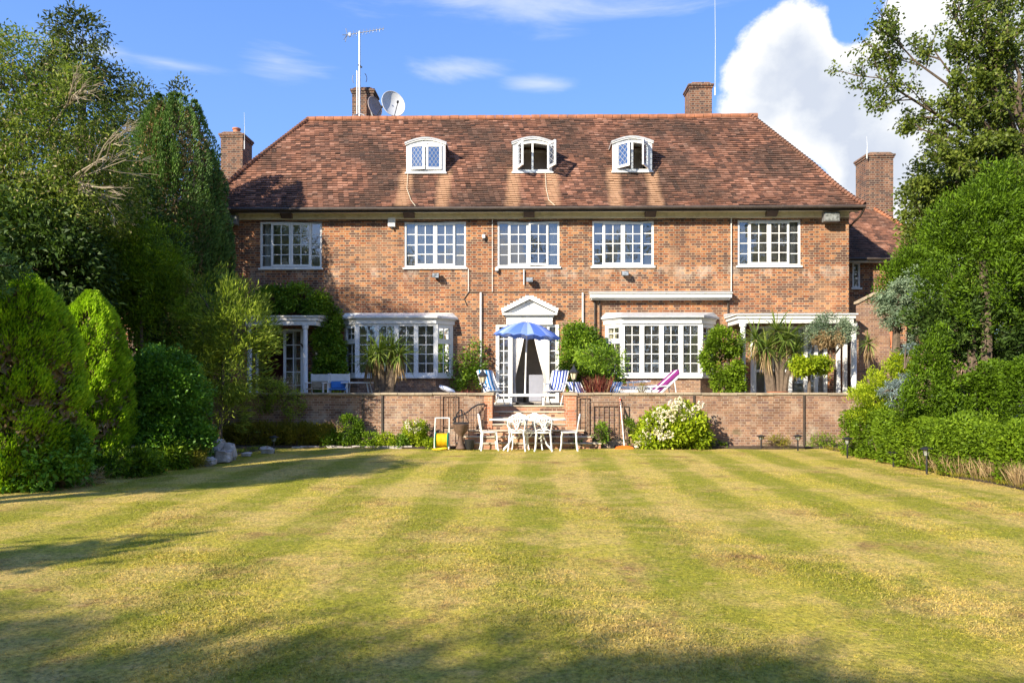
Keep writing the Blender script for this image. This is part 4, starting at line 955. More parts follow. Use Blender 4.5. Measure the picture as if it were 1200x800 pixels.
# wall lights and alarm boxes
def flood(px, py, label, s=1., big=False):
    c = W(px, py, HY0); o = thing('floodlight', label, 'floodlight', (c.x, HY0, c.z))
    if big:
        q = MB(); q.prism([(HY0 - .36, c.z - .17), (HY0 - .36, c.z + .12), (HY0 - .16, c.z + .17), (HY0 - .16, c.z - .17)], c.x - .24, c.x + .24, 'x'); q.build('housing', M['grey_box'], o, bevel=.01)
        q = MB(); q.box(c.x - .21, c.x + .21, HY0 - .372, HY0 - .361, c.z - .14, c.z + .10); q.build('lens', M['lamp_front'], o)
        q = MB(); q.box(c.x - .03, c.x + .03, HY0 - .159, HY0 - .002, c.z + .02, c.z + .06); q.box(c.x - .25, c.x + .25, HY0 - .30, HY0 - .24, c.z + .172, c.z + .19); q.build('bracket', M['grey_box'], o)
    else:
        q = MB(); q.prism([(HY0 - .26, c.z - .09), (HY0 - .22, c.z + .06), (HY0 - .08, c.z + .07), (HY0 - .08, c.z - .05)], c.x - .11, c.x + .11, 'x'); q.build('housing', M['iron'], o, bevel=.01)
        q = MB(); q.box(c.x - .02, c.x + .02, HY0 - .079, HY0 - .002, c.z - .02, c.z + .02); q.box(c.x - .05, c.x + .05, HY0 - .03, HY0 - .002, c.z - .06, c.z + .06); q.build('bracket', M['grey_box'], o)
        q = MB(); q.prism([(HY0 - .268, c.z - .085), (HY0 - .228, c.z + .055), (HY0 - .224, c.z + .055), (HY0 - .264, c.z - .085)], c.x - .095, c.x + .095, 'x'); q.build('lens', M['lamp_front'], o)
def lampfront():
    m, t, p, out = newmat('floodlight_lens'); pos = wpos(t); z = t.sep(pos)[2]
    t.set(p.inputs['Base Color'], t.ramp(t.noise(pos, 9., 2), [(.35, (.16, .17, .16)), (.6, (.45, .47, .45))])); p.inputs['Roughness'].default_value = .15; p.inputs['Metallic'].default_value = .4
    return m
M['lamp_front'] = lampfront()
flood(274, 259.5, 'large grey floodlight under the eaves at the left end beside the yew', big=True)
flood(969.5, 256, 'large grey floodlight under the eaves at the right corner of the house', big=True)
flood(511.5, 323.5, 'small dark floodlight under the second upper window from the left')
flood(620.5, 328.5, 'small dark floodlight under the middle upper window, above the pediment')
flood(731.5, 321, 'small dark floodlight under the second upper window from the right')
def wallbox(px, py, w_, h_, d_, label, name, cat):
    c = W(px, py, HY0); o = thing(name, label, cat, (c.x, HY0, c.z)); q = MB(); q.box(c.x - w_, c.x + w_, HY0 - d_, HY0 - .002, c.z - h_, c.z + h_); q.build('cover', M['white'], o, bevel=.015)
    q = MB(); q.tube([(c.x, HY0 - d_ * .6, c.z - h_), (c.x + .03, HY0 - d_ * .6, c.z - h_ - .07)], .03, 8); q.build('sensor', M['iron'], o, smooth=True)
wallbox(459.5, 261, .115, .15, .12, 'white alarm box high on the wall left of the second upper window', 'alarm_box', 'alarm box')
wallbox(567, 277.5, .05, .06, .10, 'tiny white security sensor between the second and the middle upper windows', 'security_sensor', 'sensor')
wallbox(582.5, 316, .05, .05, .10, 'tiny white sensor at the lower left corner of the middle upper window', 'security_sensor', 'sensor')

# ------------------------------------------------------------------ garden furniture
def at(o, x, y, z, rz=0.): o.location = (x, y, z); o.rotation_euler = (0, 0, rz); return o
def iron_chair(label):
    """front towards -y; ornate pierced back at +y"""
    t = thing('garden_chair', label, 'garden chair', group='white cast metal chairs round the table')
    s = MB(); k = 18; s.lathe([(.20, .435), (.215, .442), (.215, .455), (.205, .462)], (0, 0, 0), 20); s.ring((0, 0, .44), .19, .012, 'z', 20, 5)
    s.build('seat', M['cast_white'], t, smooth=True)
    for sx, sy in ((-1, -1), (1, -1), (-1, 1), (1, 1)):
        l = MB(); x, y = sx * .165, sy * .165
        l.tube([(x, y, .44), (x * 1.10, y * 1.10, .33), (x * 1.12, y * 1.1, .20), (x * 1.2, y * 1.2, .07), (x * 1.3, y * 1.3, .0)], [.019, .021, .017, .016, .02], 7); l.build('leg', M['cast_white'], t, smooth=True)
    b = MB(); tilt = .17
    def p(x, z): return (x, .19 + (z - .45) * tilt, z)
    for s_ in (-1, 1): b.tube([p(s_ * .17, .44), p(s_ * .195, .58), p(s_ * .215, .70), p(s_ * .19, .79)], .014, 6)
    b.tube([p(-.19, .79), p(-.16, .83), p(-.09, .845), p(-.05, .875), p(0, .885), p(.05, .875), p(.09, .845), p(.16, .83), p(.19, .79)], .020, 6)
    def oval(cx, cz, rx, rz, t_, n=14): b.tube([p(cx + rx * math.cos(2 * math.pi * i / n), cz + rz * math.sin(2 * math.pi * i / n)) for i in range(n + 1)], t_, 6)
    oval(0, .745, .088, .085, .020); oval(0, .745, .032, .035, .014); oval(-.125, .77, .045, .048, .013); oval(.125, .77, .045, .048, .013)
    b.tube([p(-.06, .67), p(-.03, .58), p(0, .52)], .018, 6); b.tube([p(.06, .67), p(.03, .58), p(0, .52)], .018, 6); oval(0, .60, .025, .04, .012, 8)
    b.tube([p(-.18, .50), p(-.10, .535), p(-.04, .51), p(0, .53), p(.04, .51), p(.10, .535), p(.18, .50)], .014, 6)
    b.tube([p(-.21, .71), p(-.16, .70), p(-.09, .72)], .011, 5); b.tube([p(.21, .71), p(.16, .70), p(.09, .72)], .011, 5)
    b.build('backrest', M['cast_white'], t, smooth=True)
    return t
FY = 17.95
ch = iron_chair('white cast metal chair seen from behind, left one of the two nearest the lawn')
at(ch, WX(605.5, 17.75), 17.72, .004, math.pi + .05)
for px, y, rz, lab in ((637, 17.72, math.pi - .06, 'white cast metal chair seen from behind, right one of the two nearest the lawn'),
                       (573, 17.9, math.pi / 2 + .15, 'white cast metal chair at the left end of the table, turned side on'),
                       (667, 17.9, -math.pi / 2 - .1, 'white cast metal chair at the right end of the table beside the brick pier'),
                       (609, 18.16, .1, 'white metal chair beyond the table, half hidden behind the left near chair'),
                       (626, 18.18, -.05, 'white metal chair across the table, in the gap between the two near chairs')):
    c_ = copy_tree(ch); c_['label'] = lab; at(c_, WX(px, y), y, .004, rz)
# the near ones have their backs to the lawn
ch.rotation_euler.z = math.pi
tb = thing('garden_table', 'long oval white cast metal table in front of the steps', 'table', (WX(618.5, FY), FY, .004))
q = MB(); n = 40; prof = [(.94, .735), (.96, .745), (.96, .765), (.93, .772)]
q.lathe([(r, z) for r, z in prof], (0, 0, 0), n); q.v = [(x, y * .40, z) for x, y, z in q.v]; q.v = [(x + tb.location.x, y + FY, z) for x, y, z in q.v]; q.build('tabletop', M['cast_white'], tb, smooth=True)
for sx, sy in ((-1, -1), (1, -1), (-1, 1), (1, 1)):
    q = MB(); X, Y_ = tb.location.x, FY; q.tube([(X + sx * .55, Y_ + sy * .12, .74), (X + sx * .48, Y_ + sy * .13, .60), (X + sx * .36, Y_ + sy * .12, .42), (X + sx * .46, Y_ + sy * .17, .16), (X + sx * .60, Y_ + sy * .24, .01)], [.02, .024, .02, .018, .022], 7); q.build('leg', M['cast_white'], tb, smooth=True)
q = MB(); q.tube([(X - .37, FY, .42), (X + .37, FY, .42)], .016, 6); q.ring((X, FY, .42), .10, .014, 'y', 16, 6); q.ring((X - .28, FY, .36), .07, .012, 'y', 14, 6); q.ring((X + .28, FY, .36), .07, .012, 'y', 14, 6); q.build('stretcher', M['cast_white'], tb, smooth=True)

# white slatted low table and parasol on the terrace
PYY = 20.4; px_ = WX(615, PYY)
lt = thing('terrace_table', 'low long white slatted table at the head of the steps with the parasol through it', 'table', (px_, PYY, TZ))
q = MB(); ttop = WZ(461.5, PYY); TL, TR = WX(583, PYY), WX(652, PYY)
for i in range(7): yy = PYY - .42 + i * .14; q.box(TL, TR, yy, yy + .115, ttop - .03, ttop)
q.box(TL, TR, PYY - .44, PYY - .421, ttop - .06, ttop + .004); q.build('tabletop', M['cast_white'], lt)
for a in (TL + .38, TR - .38):
    for b_ in (-.36, .36): q = MB(); q.box(a - .03, a + .03, PYY + b_ - .03, PYY + b_ + .03, TZ + .004, ttop - .031); q.build('leg', M['cast_white'], lt)
pa = thing('parasol', 'round blue and pale striped parasol open before the garden door', 'parasol', (px_, PYY, TZ))
q = MB(); zr, zap_ = WZ(394.5, PYY), WZ(377.5, PYY); hx = (WX(657, PYY) - WX(578.5, PYY)) / 2; ccx = WX(617.7, PYY); tiltp = .075
n = 16; sub = 4; rings = 8; rn_ = []
Vp = []
for r in range(rings + 1):
    f = r / rings
    for j in range(n * sub):
        a = 2 * math.pi * j / (n * sub); u = (j % sub) / sub; sc = 1
        rad = hx * f * (1 - .02 * math.sin(math.pi * u)); z = (zap_ - zr) * (1 - f ** 1.75) + .035 * math.sin(math.pi * u) * f
        q.v.append((ccx + rad * math.cos(a), PYY + rad * math.sin(a), zr + z - tiltp * rad * math.cos(a)))
for r in range(rings):
    for j in range(n * sub):
        a = r * n * sub + j; b_ = r * n * sub + (j + 1) % (n * sub); q.f.append((a, b_, b_ + n * sub, a + n * sub))
        rn_.append([.9, .0, .35, .0][(j // 2 + (j // sub)) % 4])
# the short valance
k0 = len(q.v)
for j in range(n * sub): x, y, z = q.v[rings * n * sub + j]; q.v.append((x + (x - ccx) * .01, y + (y - PYY) * .01, z - .035 + .012 * math.sin(math.pi * (j % sub) / sub)))
for j in range(n * sub): a = rings * n * sub + j; b_ = rings * n * sub + (j + 1) % (n * sub); q.f.append((a, b_, k0 + (j + 1) % (n * sub), k0 + j)); rn_.append(.15)
cn = q.build('canopy', M['parasol'], pa, smooth=True, rnd=rn_)
q = MB(); q.tube([(px_, PYY, TZ + .05), (ccx, PYY, zap_ + .09)], [.026, .02], 10); q.build('pole', M['white_old'], pa, smooth=True)
for j in range(8):
    a = 2 * math.pi * j / 8; q = MB(); pts = [(ccx + hx * f * math.cos(a), PYY + hx * f * math.sin(a), zr + (zap_ - zr) * (1 - f ** 1.75) - .022 - tiltp * hx * f * math.cos(a)) for f in (.02, .3, .6, .98)]
    q.tube(pts, .008, 5); q.build('rib', M['metal'], pa)
q = MB(); q.lathe([(.0, .0), (.022, .02), (.024, .05), (.0, .08)], (ccx, PYY, zap_ + .06), 10); q.build('finial', M['white_old'], pa, smooth=True)
q = MB(); q.lathe([(.26, 0), (.26, .06), (.05, .09), (.045, .25)], (px_, PYY, TZ + .004), 20); q.build('base', M['black_plastic'], pa, smooth=True)

def deck_chair(label, fabric, w_=.52, back=1.0, recl=.45, group='striped garden chairs on the terrace'):
    """sitter looks to -y; sling back leans to +y"""
    t = thing('deck_chair', label, 'deck chair', group=group); h = w_ / 2
    for s in (-1, 1):
        q = MB(); q.tube([(s * h, -.40, .0), (s * h, .0, .40), (s * h, .22 + recl * .2, .62), (s * h, .22 + recl, back)], .018, 7); q.tube([(s * h, .42, .0), (s * h, .05, .36), (s * h, -.36, .42)], .018, 7); q.build('side_frame', M['cast_white'], t, smooth=True)
        q = MB(); q.box(s * (h + .03) - .03, s * (h + .03) + .03, -.28, .30, .60, .63); q.tube([(s * (h + .03), -.24, .61), (s * h, -.30, .42)], .015, 6); q.build('armrest', M['cast_white'], t, bevel=.006)
    q = MB(); q.tube([(-h, .22 + recl, back), (h, .22 + recl, back)], .018, 7); q.tube([(-h, -.36, .42), (h, -.36, .42)], .018, 7); q.tube([(-h, .42, .02), (h, .42, .02)], .015, 6); q.build('cross_rail', M['cast_white'], t, smooth=True)
    q = MB(); pr = [(-.37, .425), (-.2, .395), (.0, .36), (.14, .40), (.24 + recl * .25, .58), (.23 + recl * .62, (.6 + back) / 2), (.215 + recl, back + .022)]
    for i, (y, z) in enumerate(pr):
        for x in (-h + .02, h - .02): q.v.append((x, y - .015, z + .01))
    for i in range(len(pr) - 1): q.f.append((2 * i, 2 * i + 1, 2 * i + 3, 2 * i + 2))
    o = q.build('sling', M[fabric], t, smooth=True); m_ = o.modifiers.new('thick', 'SOLIDIFY'); m_.thickness = .012
    return t
d1 = deck_chair('turquoise and white striped deck chair at the left end of the low white table', 'deck_blue'); at(d1, WX(577, 20.3), 20.3, TZ + .004, .42); d1.scale = (.9, .9, .95)
def reclad(o, fabric):
    for c in o.children:
        if c.name.startswith('sling'): c.data = c.data.copy(); c.data.materials.clear(); c.data.materials.append(M[fabric])
for fab, px, y, rz, lab in (('deck_navy', 651, 20.35, -.28, 'navy and white striped deck chair at the right end of the low white table'),
                            ('deck_navy', 681, 20.1, .35, 'navy striped deck chair mostly hidden behind the wall, beside the cream lantern'),
                            ('deck_small', 713, 20.0, -.5, 'bright blue striped deck chair peeping over the wall right of the red stemmed clump')):
    c_ = copy_tree(d1); c_['label'] = lab; reclad(c_, fab); at(c_, WX(px, y), y, TZ + .004 - (.13 if px > 670 else 0) * 0, rz)
    if px > 670: c_.scale = (.8, .8, .62)
# folding chairs with a white back and blue seat on the left of the terrace
def director_chair(label, seatm='bluefab'):
    t = thing('garden_chair', label, 'garden chair'); h = .26
    for s in (-1, 1):
        q = MB(); q.box(s * h - .018, s * h + .018, .17, .21, 0, .88); q.box(s * h - .018, s * h + .018, -.21, -.17, 0, .60); q.box(s * h - .025, s * h + .025, -.24, .24, .60, .63); q.build('side_frame', M['cast_white'], t)
    q = MB(); q.box(-h, h, -.2, .2, .42, .46); q.build('seat', M[seatm], t, bevel=.01)
    q = MB(); q.box(-h, h, .16, .18, .66, .86); q.build('backrest', M['cast_white'], t, bevel=.008)
    q = MB(); q.box(-h + .02, h - .02, .10, .155, .47, .655); q.build('cushion', M[seatm], t, bevel=.02)
    return t
c1_ = director_chair('white garden chair with a bright blue cushion above the left wall'); at(c1_, WX(397, 20.0), 20.0, TZ + .004 - .10, .08); c1_.location.z = TZ + .004
c2_ = copy_tree(c1_); c2_['label'] = 'white garden chair in tree shade beside the left porch column'; at(c2_, WX(372, 20.6), 20.6, TZ + .004, -.15)
for c in c2_.children:
    if c.name.startswith(('seat', 'cushion')): c.data = c.data.copy(); c.data.materials.clear(); c.data.materials.append(M['wood_grey'])
tt = thing('patio_table', 'small white garden table between the blue cushioned chair and the palm like plant', 'table', (WX(420, 20.2), 20.2, TZ))
q = MB(); X = tt.location.x; q.box(X - .42, X + .42, 19.9, 20.5, TZ + .60, TZ + .64); q.build('tabletop', M['cast_white'], tt, bevel=.01)
for a in (-1, 1):
    for b_ in (-1, 1): q = MB(); q.tube([(X + a * .28, 20.2 + b_ * .2, TZ + .6), (X + a * .40, 20.2 + b_ * .26, TZ + .004)], .02, 6); q.build('leg', M['cast_white'], tt)
# loungers
def lounger(label, mat, rz, back=42):
    t = thing('sun_lounger', label, 'sun lounger', group='sun loungers behind the right wall'); q = MB()
    for s in (-1, 1): q.box(-1.0, .25, s * .30 - .02, s * .30 + .02, .28, .33)
    q.box(-1.0, -.96, -.3, .3, .281, .329); q.build('frame', M['cast_white'], t)
    for a in (-.85, .2):
        for s in (-1, 1): l = MB(); l.box(a - .02, a + .02, s * .27 - .02, s * .27 + .02, 0, .279); l.build('leg', M['cast_white'], t)
    c_, s_ = math.cos(R(back)), math.sin(R(back)); q = MB()
    pr = [(-.98, .345), (-.5, .35), (.15, .345), (.15 + .78 * c_, .345 + .78 * s_)]
    for th in (0, .07):
        for i, (x, z) in enumerate(pr):
            for y in (-.28, .28): q.v.append((x - (th * s_ if i == 3 else 0), y, z + th * (c_ if i == 3 else 1)))
    for i in range(3): q.f += [(2 * i, 2 * i + 2, 2 * i + 3, 2 * i + 1), (8 + 2 * i, 9 + 2 * i, 11 + 2 * i, 10 + 2 * i), (2 * i, 8 + 2 * i, 10 + 2 * i, 2 * i + 2), (2 * i + 1, 2 * i + 3, 11 + 2 * i, 9 + 2 * i)]
    q.f += [(0, 1, 9, 8), (6, 14, 15, 7)]; q.build('mattress', M['cast_white'], t)
    if mat != 'cast_white':
        q = MB(); n = 12
        for i in range(n + 1):
            f = i / n * 1.04
            for j in range(9): y = -.30 + .6 * j / 8; q.v.append((.10 + .80 * c_ * f - .085 * s_, y, .36 + .80 * s_ * f + .085 * c_ - (.10 if j in (0, 8) else 0) + .006 * math.sin(i * 2.1 + j)))
        for i in range(n):
            for j in range(8): k = i * 9 + j; q.f.append((k, k + 9, k + 10, k + 1))
        o = q.build('towel', M[mat], t, smooth=True); m_ = o.modifiers.new('thick', 'SOLIDIFY'); m_.thickness = .02
    q = MB()
    for s in (-1, 1): q = MB() if s > 0 else q; q.tube([(.15, s * .3, .33), (.15 + .78 * c_, s * .3, .33 + .78 * s_)], .018, 6); q.tube([(.15 + .5 * c_, s * .3, .33 + .5 * s_), (.62, s * .3, .02)], .015, 6); q.tube([(-.2, s * .31, .5), (.35, s * .31, .53)], .02, 6); q.tube([(-.15, s * .31, .33), (-.15, s * .31, .5)], .015, 6); q.build('back_frame', M['cast_white'], t)
    return t
l1 = lounger('sun lounger with a purple and white striped towel over its raised back', 'purple', 0); at(l1, WX(765, 20.3), 20.3, TZ + .004, .12); l1.scale = (1, 1, 1.0)
l2 = lounger('plain white sun lounger lying flat left of the purple striped one', 'cast_white', 0, 4); at(l2, WX(745, 20.9), 20.9, TZ + .004, .1); l2.scale = (1, 1, 1.25)
pc = thing('cushion_pile', 'pale blue patterned cushion on a low stool under the left bay window', 'cushion', (WX(524, 20.5), 20.5, TZ))
q = MB(); X = WX(524, 20.5)
q.lathe([(.02, 0), (.2, .02), (.24, .07), (.2, .13), (.02, .15)], (X, 20.5, TZ + .36), 14); q.v = [(x, y, z + (x - X) * -.35) for x, y, z in q.v]; q.build('cushion', M['pillow'], pc, smooth=True)
q = MB(); q.box(X - .18, X + .18, 20.35, 20.65, TZ + .30, TZ + .345)
for a in (-1, 1):
    for b_ in (-1, 1): q.box(X + a * .15 - .015, X + a * .15 + .015, 20.5 + b_ * .12 - .015, 20.5 + b_ * .12 + .015, TZ + .004, TZ + .30)
q.build('stool', M['wood_grey'], pc)
# lanterns on posts
def lantern(px, ptop, pglass, y, label):
    x = WX(px, y); zt = W(px, ptop, y).z; t = thing('garden_lantern', label, 'lantern', (x, y, TZ)); zg = zt - .21
    q = MB(); q.tube([(x, y, TZ + .004), (x, y, zg - .20)], .025, 8); q.lathe([(.09, 0), (.09, .03), (.03, .06)], (x, y, TZ + .004), 12); q.lathe([(.03, 0), (.06, .03), (.055, .045)], (x, y, zg - .215), 8); q.build('post', M['iron'], t, smooth=True)
    q = MB(); q.lathe([(.055, -.165), (.10, .0)], (x, y, zg), 6); q.build('glass', M['lamp_glass'], t)
    q = MB(); q.lathe([(.14, .0), (.15, .015), (.07, .10), (.05, .12), (.03, .17), (.012, .20), (.005, .23)], (x, y, zg + .002), 6); q.build('roof', M['iron'], t)
    q = MB()
    for j in range(6): a = 2 * math.pi * j / 6; q.tube([(x + .058 * math.cos(a), y + .058 * math.sin(a), zg - .17), (x + .104 * math.cos(a), y + .104 * math.sin(a), zg + .004)], .007, 5)
    q.build('frame', M['iron'], t)
lantern(672.5, 427.5, 0, 19.35, 'six sided black lantern with cream glass on the wall end right of the steps')
lantern(565.5, 432, 0, 19.9, 'black lantern beside the striped deck chair left of the steps')
# path lights
def path_light(label):
    t = thing('path_light', label, 'path light', group='black path lights along the lawn')
    q = MB(); q.tube([(0, 0, -.05), (0, 0, .40)], .016, 8); q.build('stake', M['black_plastic'], t)
    q = MB(); q.lathe([(.035, .40), (.055, .53)], (0, 0, 0), 12); q.build('lens', M['lamp_front'], t, smooth=True)
    q = MB(); q.lathe([(.095, .531), (.10, .545), (.085, .565), (.045, .585), (.02, .60)], (0, 0, 0), 14); q.build('cap', M['black_plastic'], t, smooth=True)
    q = MB()
    for j in range(4): a = math.pi / 4 + math.pi / 2 * j; q.tube([(.037 * math.cos(a), .037 * math.sin(a), .40), (.06 * math.cos(a), .06 * math.sin(a), .535)], .006, 5)
    q.build('cage', M['black_plastic'], t); return t
pl0 = path_light('black path light against the hydrangea side of the right wall, first of the two below the bare brickwork')
spots = [(892, 526, .36 / .6, None), (935, 528, .40 / .6, 'black path light under the right wall just left of the dark drain strip'), (993, 536, .46 / .6, 'black path light at the left end of the clipped hedge'),
         (1086, 555, .50 / .6, 'tallest black path light in the dry grass before the right hedge'), (1047, 546, .3 / .6, 'low black path light half lost in the right hedge foot'),
         (155, 552, .50 / .6, 'black path light among the low junipers below the golden cypresses'), (247, 544, .50 / .6, 'black path light standing in the pale rockery stones'), (321, 531, .42 / .6, 'black path light before the low border under the left wall')]
for i, (px, py, s_, lab) in enumerate(spots):
    g_ = G(px, py); o = pl0 if i == 0 else copy_tree(pl0)
    if lab: o['label'] = lab
    at(o, g_.x, g_.y, .0, random.uniform(0, 1)); o.scale = (1.15, 1.15, s_ * 1.0)
pl0['label'] = 'black path light at the foot of the right wall, nearest the hydrangea'
# hose reel
hr = thing('hose_reel', 'green hose reel wound with bright yellow hose on the lawn edge by the steps', 'hose reel', (WX(518, 18.15), 18.15, .004)); X, Y_ = hr.location.x, 18.15
q = MB()
for s in (-1, 1): q.lathe([(.19, -.012), (.20, 0), (.19, .012)], (0, 0, 0), 24)
q = MB(); n0 = 0
for s in (-1, 1):
    d = MB(); d.lathe([(.19, -.012), (.20, 0), (.19, .012)], (0, 0, 0), 24); d.xf(Matrix.Translation((X + s * .155, Y_, .235)) @ Matrix.Rotation(R(90), 4, 'Y')); q.add(d)
q.build('reel_disc', M['green_plastic'], hr, smooth=True)
q = MB()
for k in range(9):
    for lay in range(2): q.ring((X - .125 + k * .031, Y_, .235), .135 + lay * .022, .014, 'x', 20, 6)
q.build('hose', M['yellow'], hr, smooth=True)
q = MB()
for s in (-1, 1): q.tube([(X + s * .18, Y_ - .12, .01), (X + s * .18, Y_ + .02, .50), (X + s * .175, Y_ + .08, .78)], .016, 7); q.tube([(X + s * .18, Y_ + .16, .01), (X + s * .18, Y_, .25)], .014, 7)
q.tube([(X - .175, Y_ + .08, .78), (X + .175, Y_ + .08, .78)], .016, 7); q.build('frame', M['white_old'], hr, smooth=True)
# loose coils of hose at its foot
q = MB(); q.ring((X - .05, Y_ - .25, .03), .16, .013, 'z', 22, 6, (0, 330)); q.ring((X + .05, Y_ - .22, .045), .12, .013, 'z', 22, 6, (40, 380)); q.build('loose_hose', M['yellow'], hr, smooth=True)
# iron planter with a dark hanging basket, rake, railings
bk = thing('rustic_planter', 'dark iron basket planter with red brown pot at the left foot of the steps', 'planter', (WX(540, 18.12), 18.12, .004)); X, Y_ = bk.location.x, 18.12
q = MB(); q.lathe([(.10, 0), (.13, .02), (.09, .10), (.05, .30), (.09, .38), (.17, .46), (.20, .60), (.21, .62), (.19, .63)], (X, Y_, .004), 16); q.build('urn', M['rust'], bk, smooth=True)
q = MB(); q.ring((X, Y_, .66), .20, .014, 'z', 20, 6)
for j in range(5): a = j * 1.25; q.tube([(X + .2 * math.cos(a), Y_ + .2 * math.sin(a), .66), (X + .1 * math.cos(a), Y_ + .1 * math.sin(a), .92), (X, Y_, 1.0)], .010, 5)
q.build('wire_hood', M['iron'], bk)
q = MB(); q.lathe([(.10, 0), (.135, .20), (.14, .24), (.12, .25)], (X + .22, Y_ + .02, .004), 16); q.build('small_pot', M['black_plastic'], bk, smooth=True)
rk = thing('garden_broom', 'orange headed broom with a white handle leaning on the right wall', 'broom', (WX(731, 18.25), 18.2, .02)); X = WX(731.5, 18.2)
q = MB(); q.tube([(X, 18.18, .08), (X - .02, WY - .02 - .002, 1.28)], [.014, .012], 8); q.build('handle', M['white_old'], rk, smooth=True)
q = MB(); q.prism([(X - .24, .0), (X + .24, .0), (X + .20, .07), (X + .04, .10), (X - .04, .10), (X - .20, .07)], 18.13, 18.21); q.build('head', M['orange'], rk)
q = MB(); q.tube([(X - .012, 18.62, .70), (X - .02, 18.86, 1.26)], .016, 8); q.build('grip', M['red_paint'], rk, smooth=True)
def railing(name, label, px0, px1, py0, py1, y, step, mat, slope=None):
    x0, x1 = WX(px0, y), WX(px1, y); z1, z0 = WZ(py0, y), max(.05, WZ(py1, y)); t = thing(name, label, 'railing', ((x0 + x1) / 2, y, 0)); n = max(2, int((x1 - x0) / step))
    for i in range(n + 1):
        x = x0 + (x1 - x0) * i / n; q = MB(); zt = z1 if slope is None else z1 + (slope[0] * (1 - i / n) + slope[1] * i / n)
        r = .015 if i in (0, n) else .008; zb = 0 if i in (0, n) else z0; q.tube([(x, y, zb), (x, y, zt)], r, 6); q.build('bar', M[mat], t)
    q = MB(); a, b_ = (0, 0) if slope is None else slope; q.tube([(x0, y, z1 + a), (x1, y, z1 + b_)], .014, 8); q.tube([(x0, y, z0 + .02), (x1, y, z0 + .02)], .014, 8); q.build('rail', M[mat], t)
    return t
railing('iron_railing', 'brown iron railing panel standing before the wall right of the steps', 690, 731, 471, 511, 18.72, .12, 'rust')
railing('iron_railing', 'narrow rusty railing between the brick pier and the right hand panel', 676, 688, 464, 506, 18.80, .13, 'rust')
railing('iron_railing', 'rusty upright bars fixed before the wall behind the hose reel', 516, 534, 463, 500, 18.82, .12, 'rust')
rl = thing('stair_handrail', 'black sloping wrought handrail at the left side of the steps', 'handrail', (WX(548, 18.6), 18.6, 0))
q = MB(); pts = [W(568, 473, 18.80), W(560, 474, 18.76), W(553, 478, 18.7), W(549, 482, 18.62), W(542, 486, 18.5), W(533, 489, 18.35), W(531, 492, 18.3)]; q.tube(pts, .022, 8); q.build('rail', M['iron'], rl, smooth=True)
for i in range(12):
    f = i / 11; px = 534 + 33 * f; zt = 488.5 - 15 * f ** .9; y = 18.36 + .42 * f; q = MB(); p = W(px, zt, y); q.tube([(p.x, p.y, .15 + (.3 if f > .5 else 0)), (p.x, p.y, p.z)], .010, 6); q.build('baluster', M['rust'], rl)
# stones of the rockery
def rock(x, y, s, sz=1., name='rock'):
    q = MB(); n, m_ = 10, 7
    ph = [random.uniform(0, 6) for _ in range(6)]
    for i in range(m_ + 1):
        th = math.pi * i / m_
        for j in range(n):
            a = 2 * math.pi * j / n; r = s * (1 + .16 * math.sin(2 * a + ph[0]) + .12 * math.sin(3 * a + ph[1] + th * 2) + .10 * math.sin(5 * th + ph[2]) + random.uniform(-.05, .05))
            e = .62; cx_ = math.copysign(abs(math.sin(th) * math.cos(a)) ** e, math.cos(a)); cy_ = math.copysign(abs(math.sin(th) * math.sin(a)) ** e, math.sin(a)); cz_ = math.copysign(abs(math.cos(th)) ** e, math.cos(th))
            q.v.append((x + r * cx_, y + r * .8 * cy_, max(-.03, s * sz * .62 + r * .75 * sz * cz_)))
    for i in range(m_):
        for j in range(n): a = i * n + j; b_ = i * n + (j + 1) % n; q.f.append((a, b_, b_ + n, a + n))
    return q.build(name, M['rock'])
for i, (px, py, s_, sz, lab) in enumerate([(250, 536, .20, 1.5, 'tallest pale rockery stone behind the path light'), (262, 541, .18, 1., 'blocky pale rockery stone in the middle of the group'), (269, 538, .16, 1.5, 'squarish upright pale stone at the right end of the rockery group'),
                                           (243, 545, .15, .8, 'small pale rockery stone left of the path light'), (214, 541, .20, .7, 'low pale boulder before the round laurel'), (205, 544, .12, .7, 'small stone touching the low boulder before the laurel'),
                                           (313, 531, .16, .7, 'pale stone beside the path light under the left wall'), (289, 534, .10, .6, 'small flat stone on the bed edge between rockery and border'), (256, 529, .15, 1.4, 'pale stone at the back of the rockery group')]):
    g_ = G(px, py); o = rock(g_.x, g_.y, s_, sz); tag(o, lab, 'stone', 'pale rockery stones beside the lawn')
q = MB()
for i in range(14): x = -5.95 + i * .22; q.box(x, x + .215, LY1 + .03, LY1 + .12, -.02, .05 + random.uniform(-.01, .02))
tag(q.build('bed_edging', M['rock'], bevel=.01), 'low stone edging of the border under the left wall', 'edging')
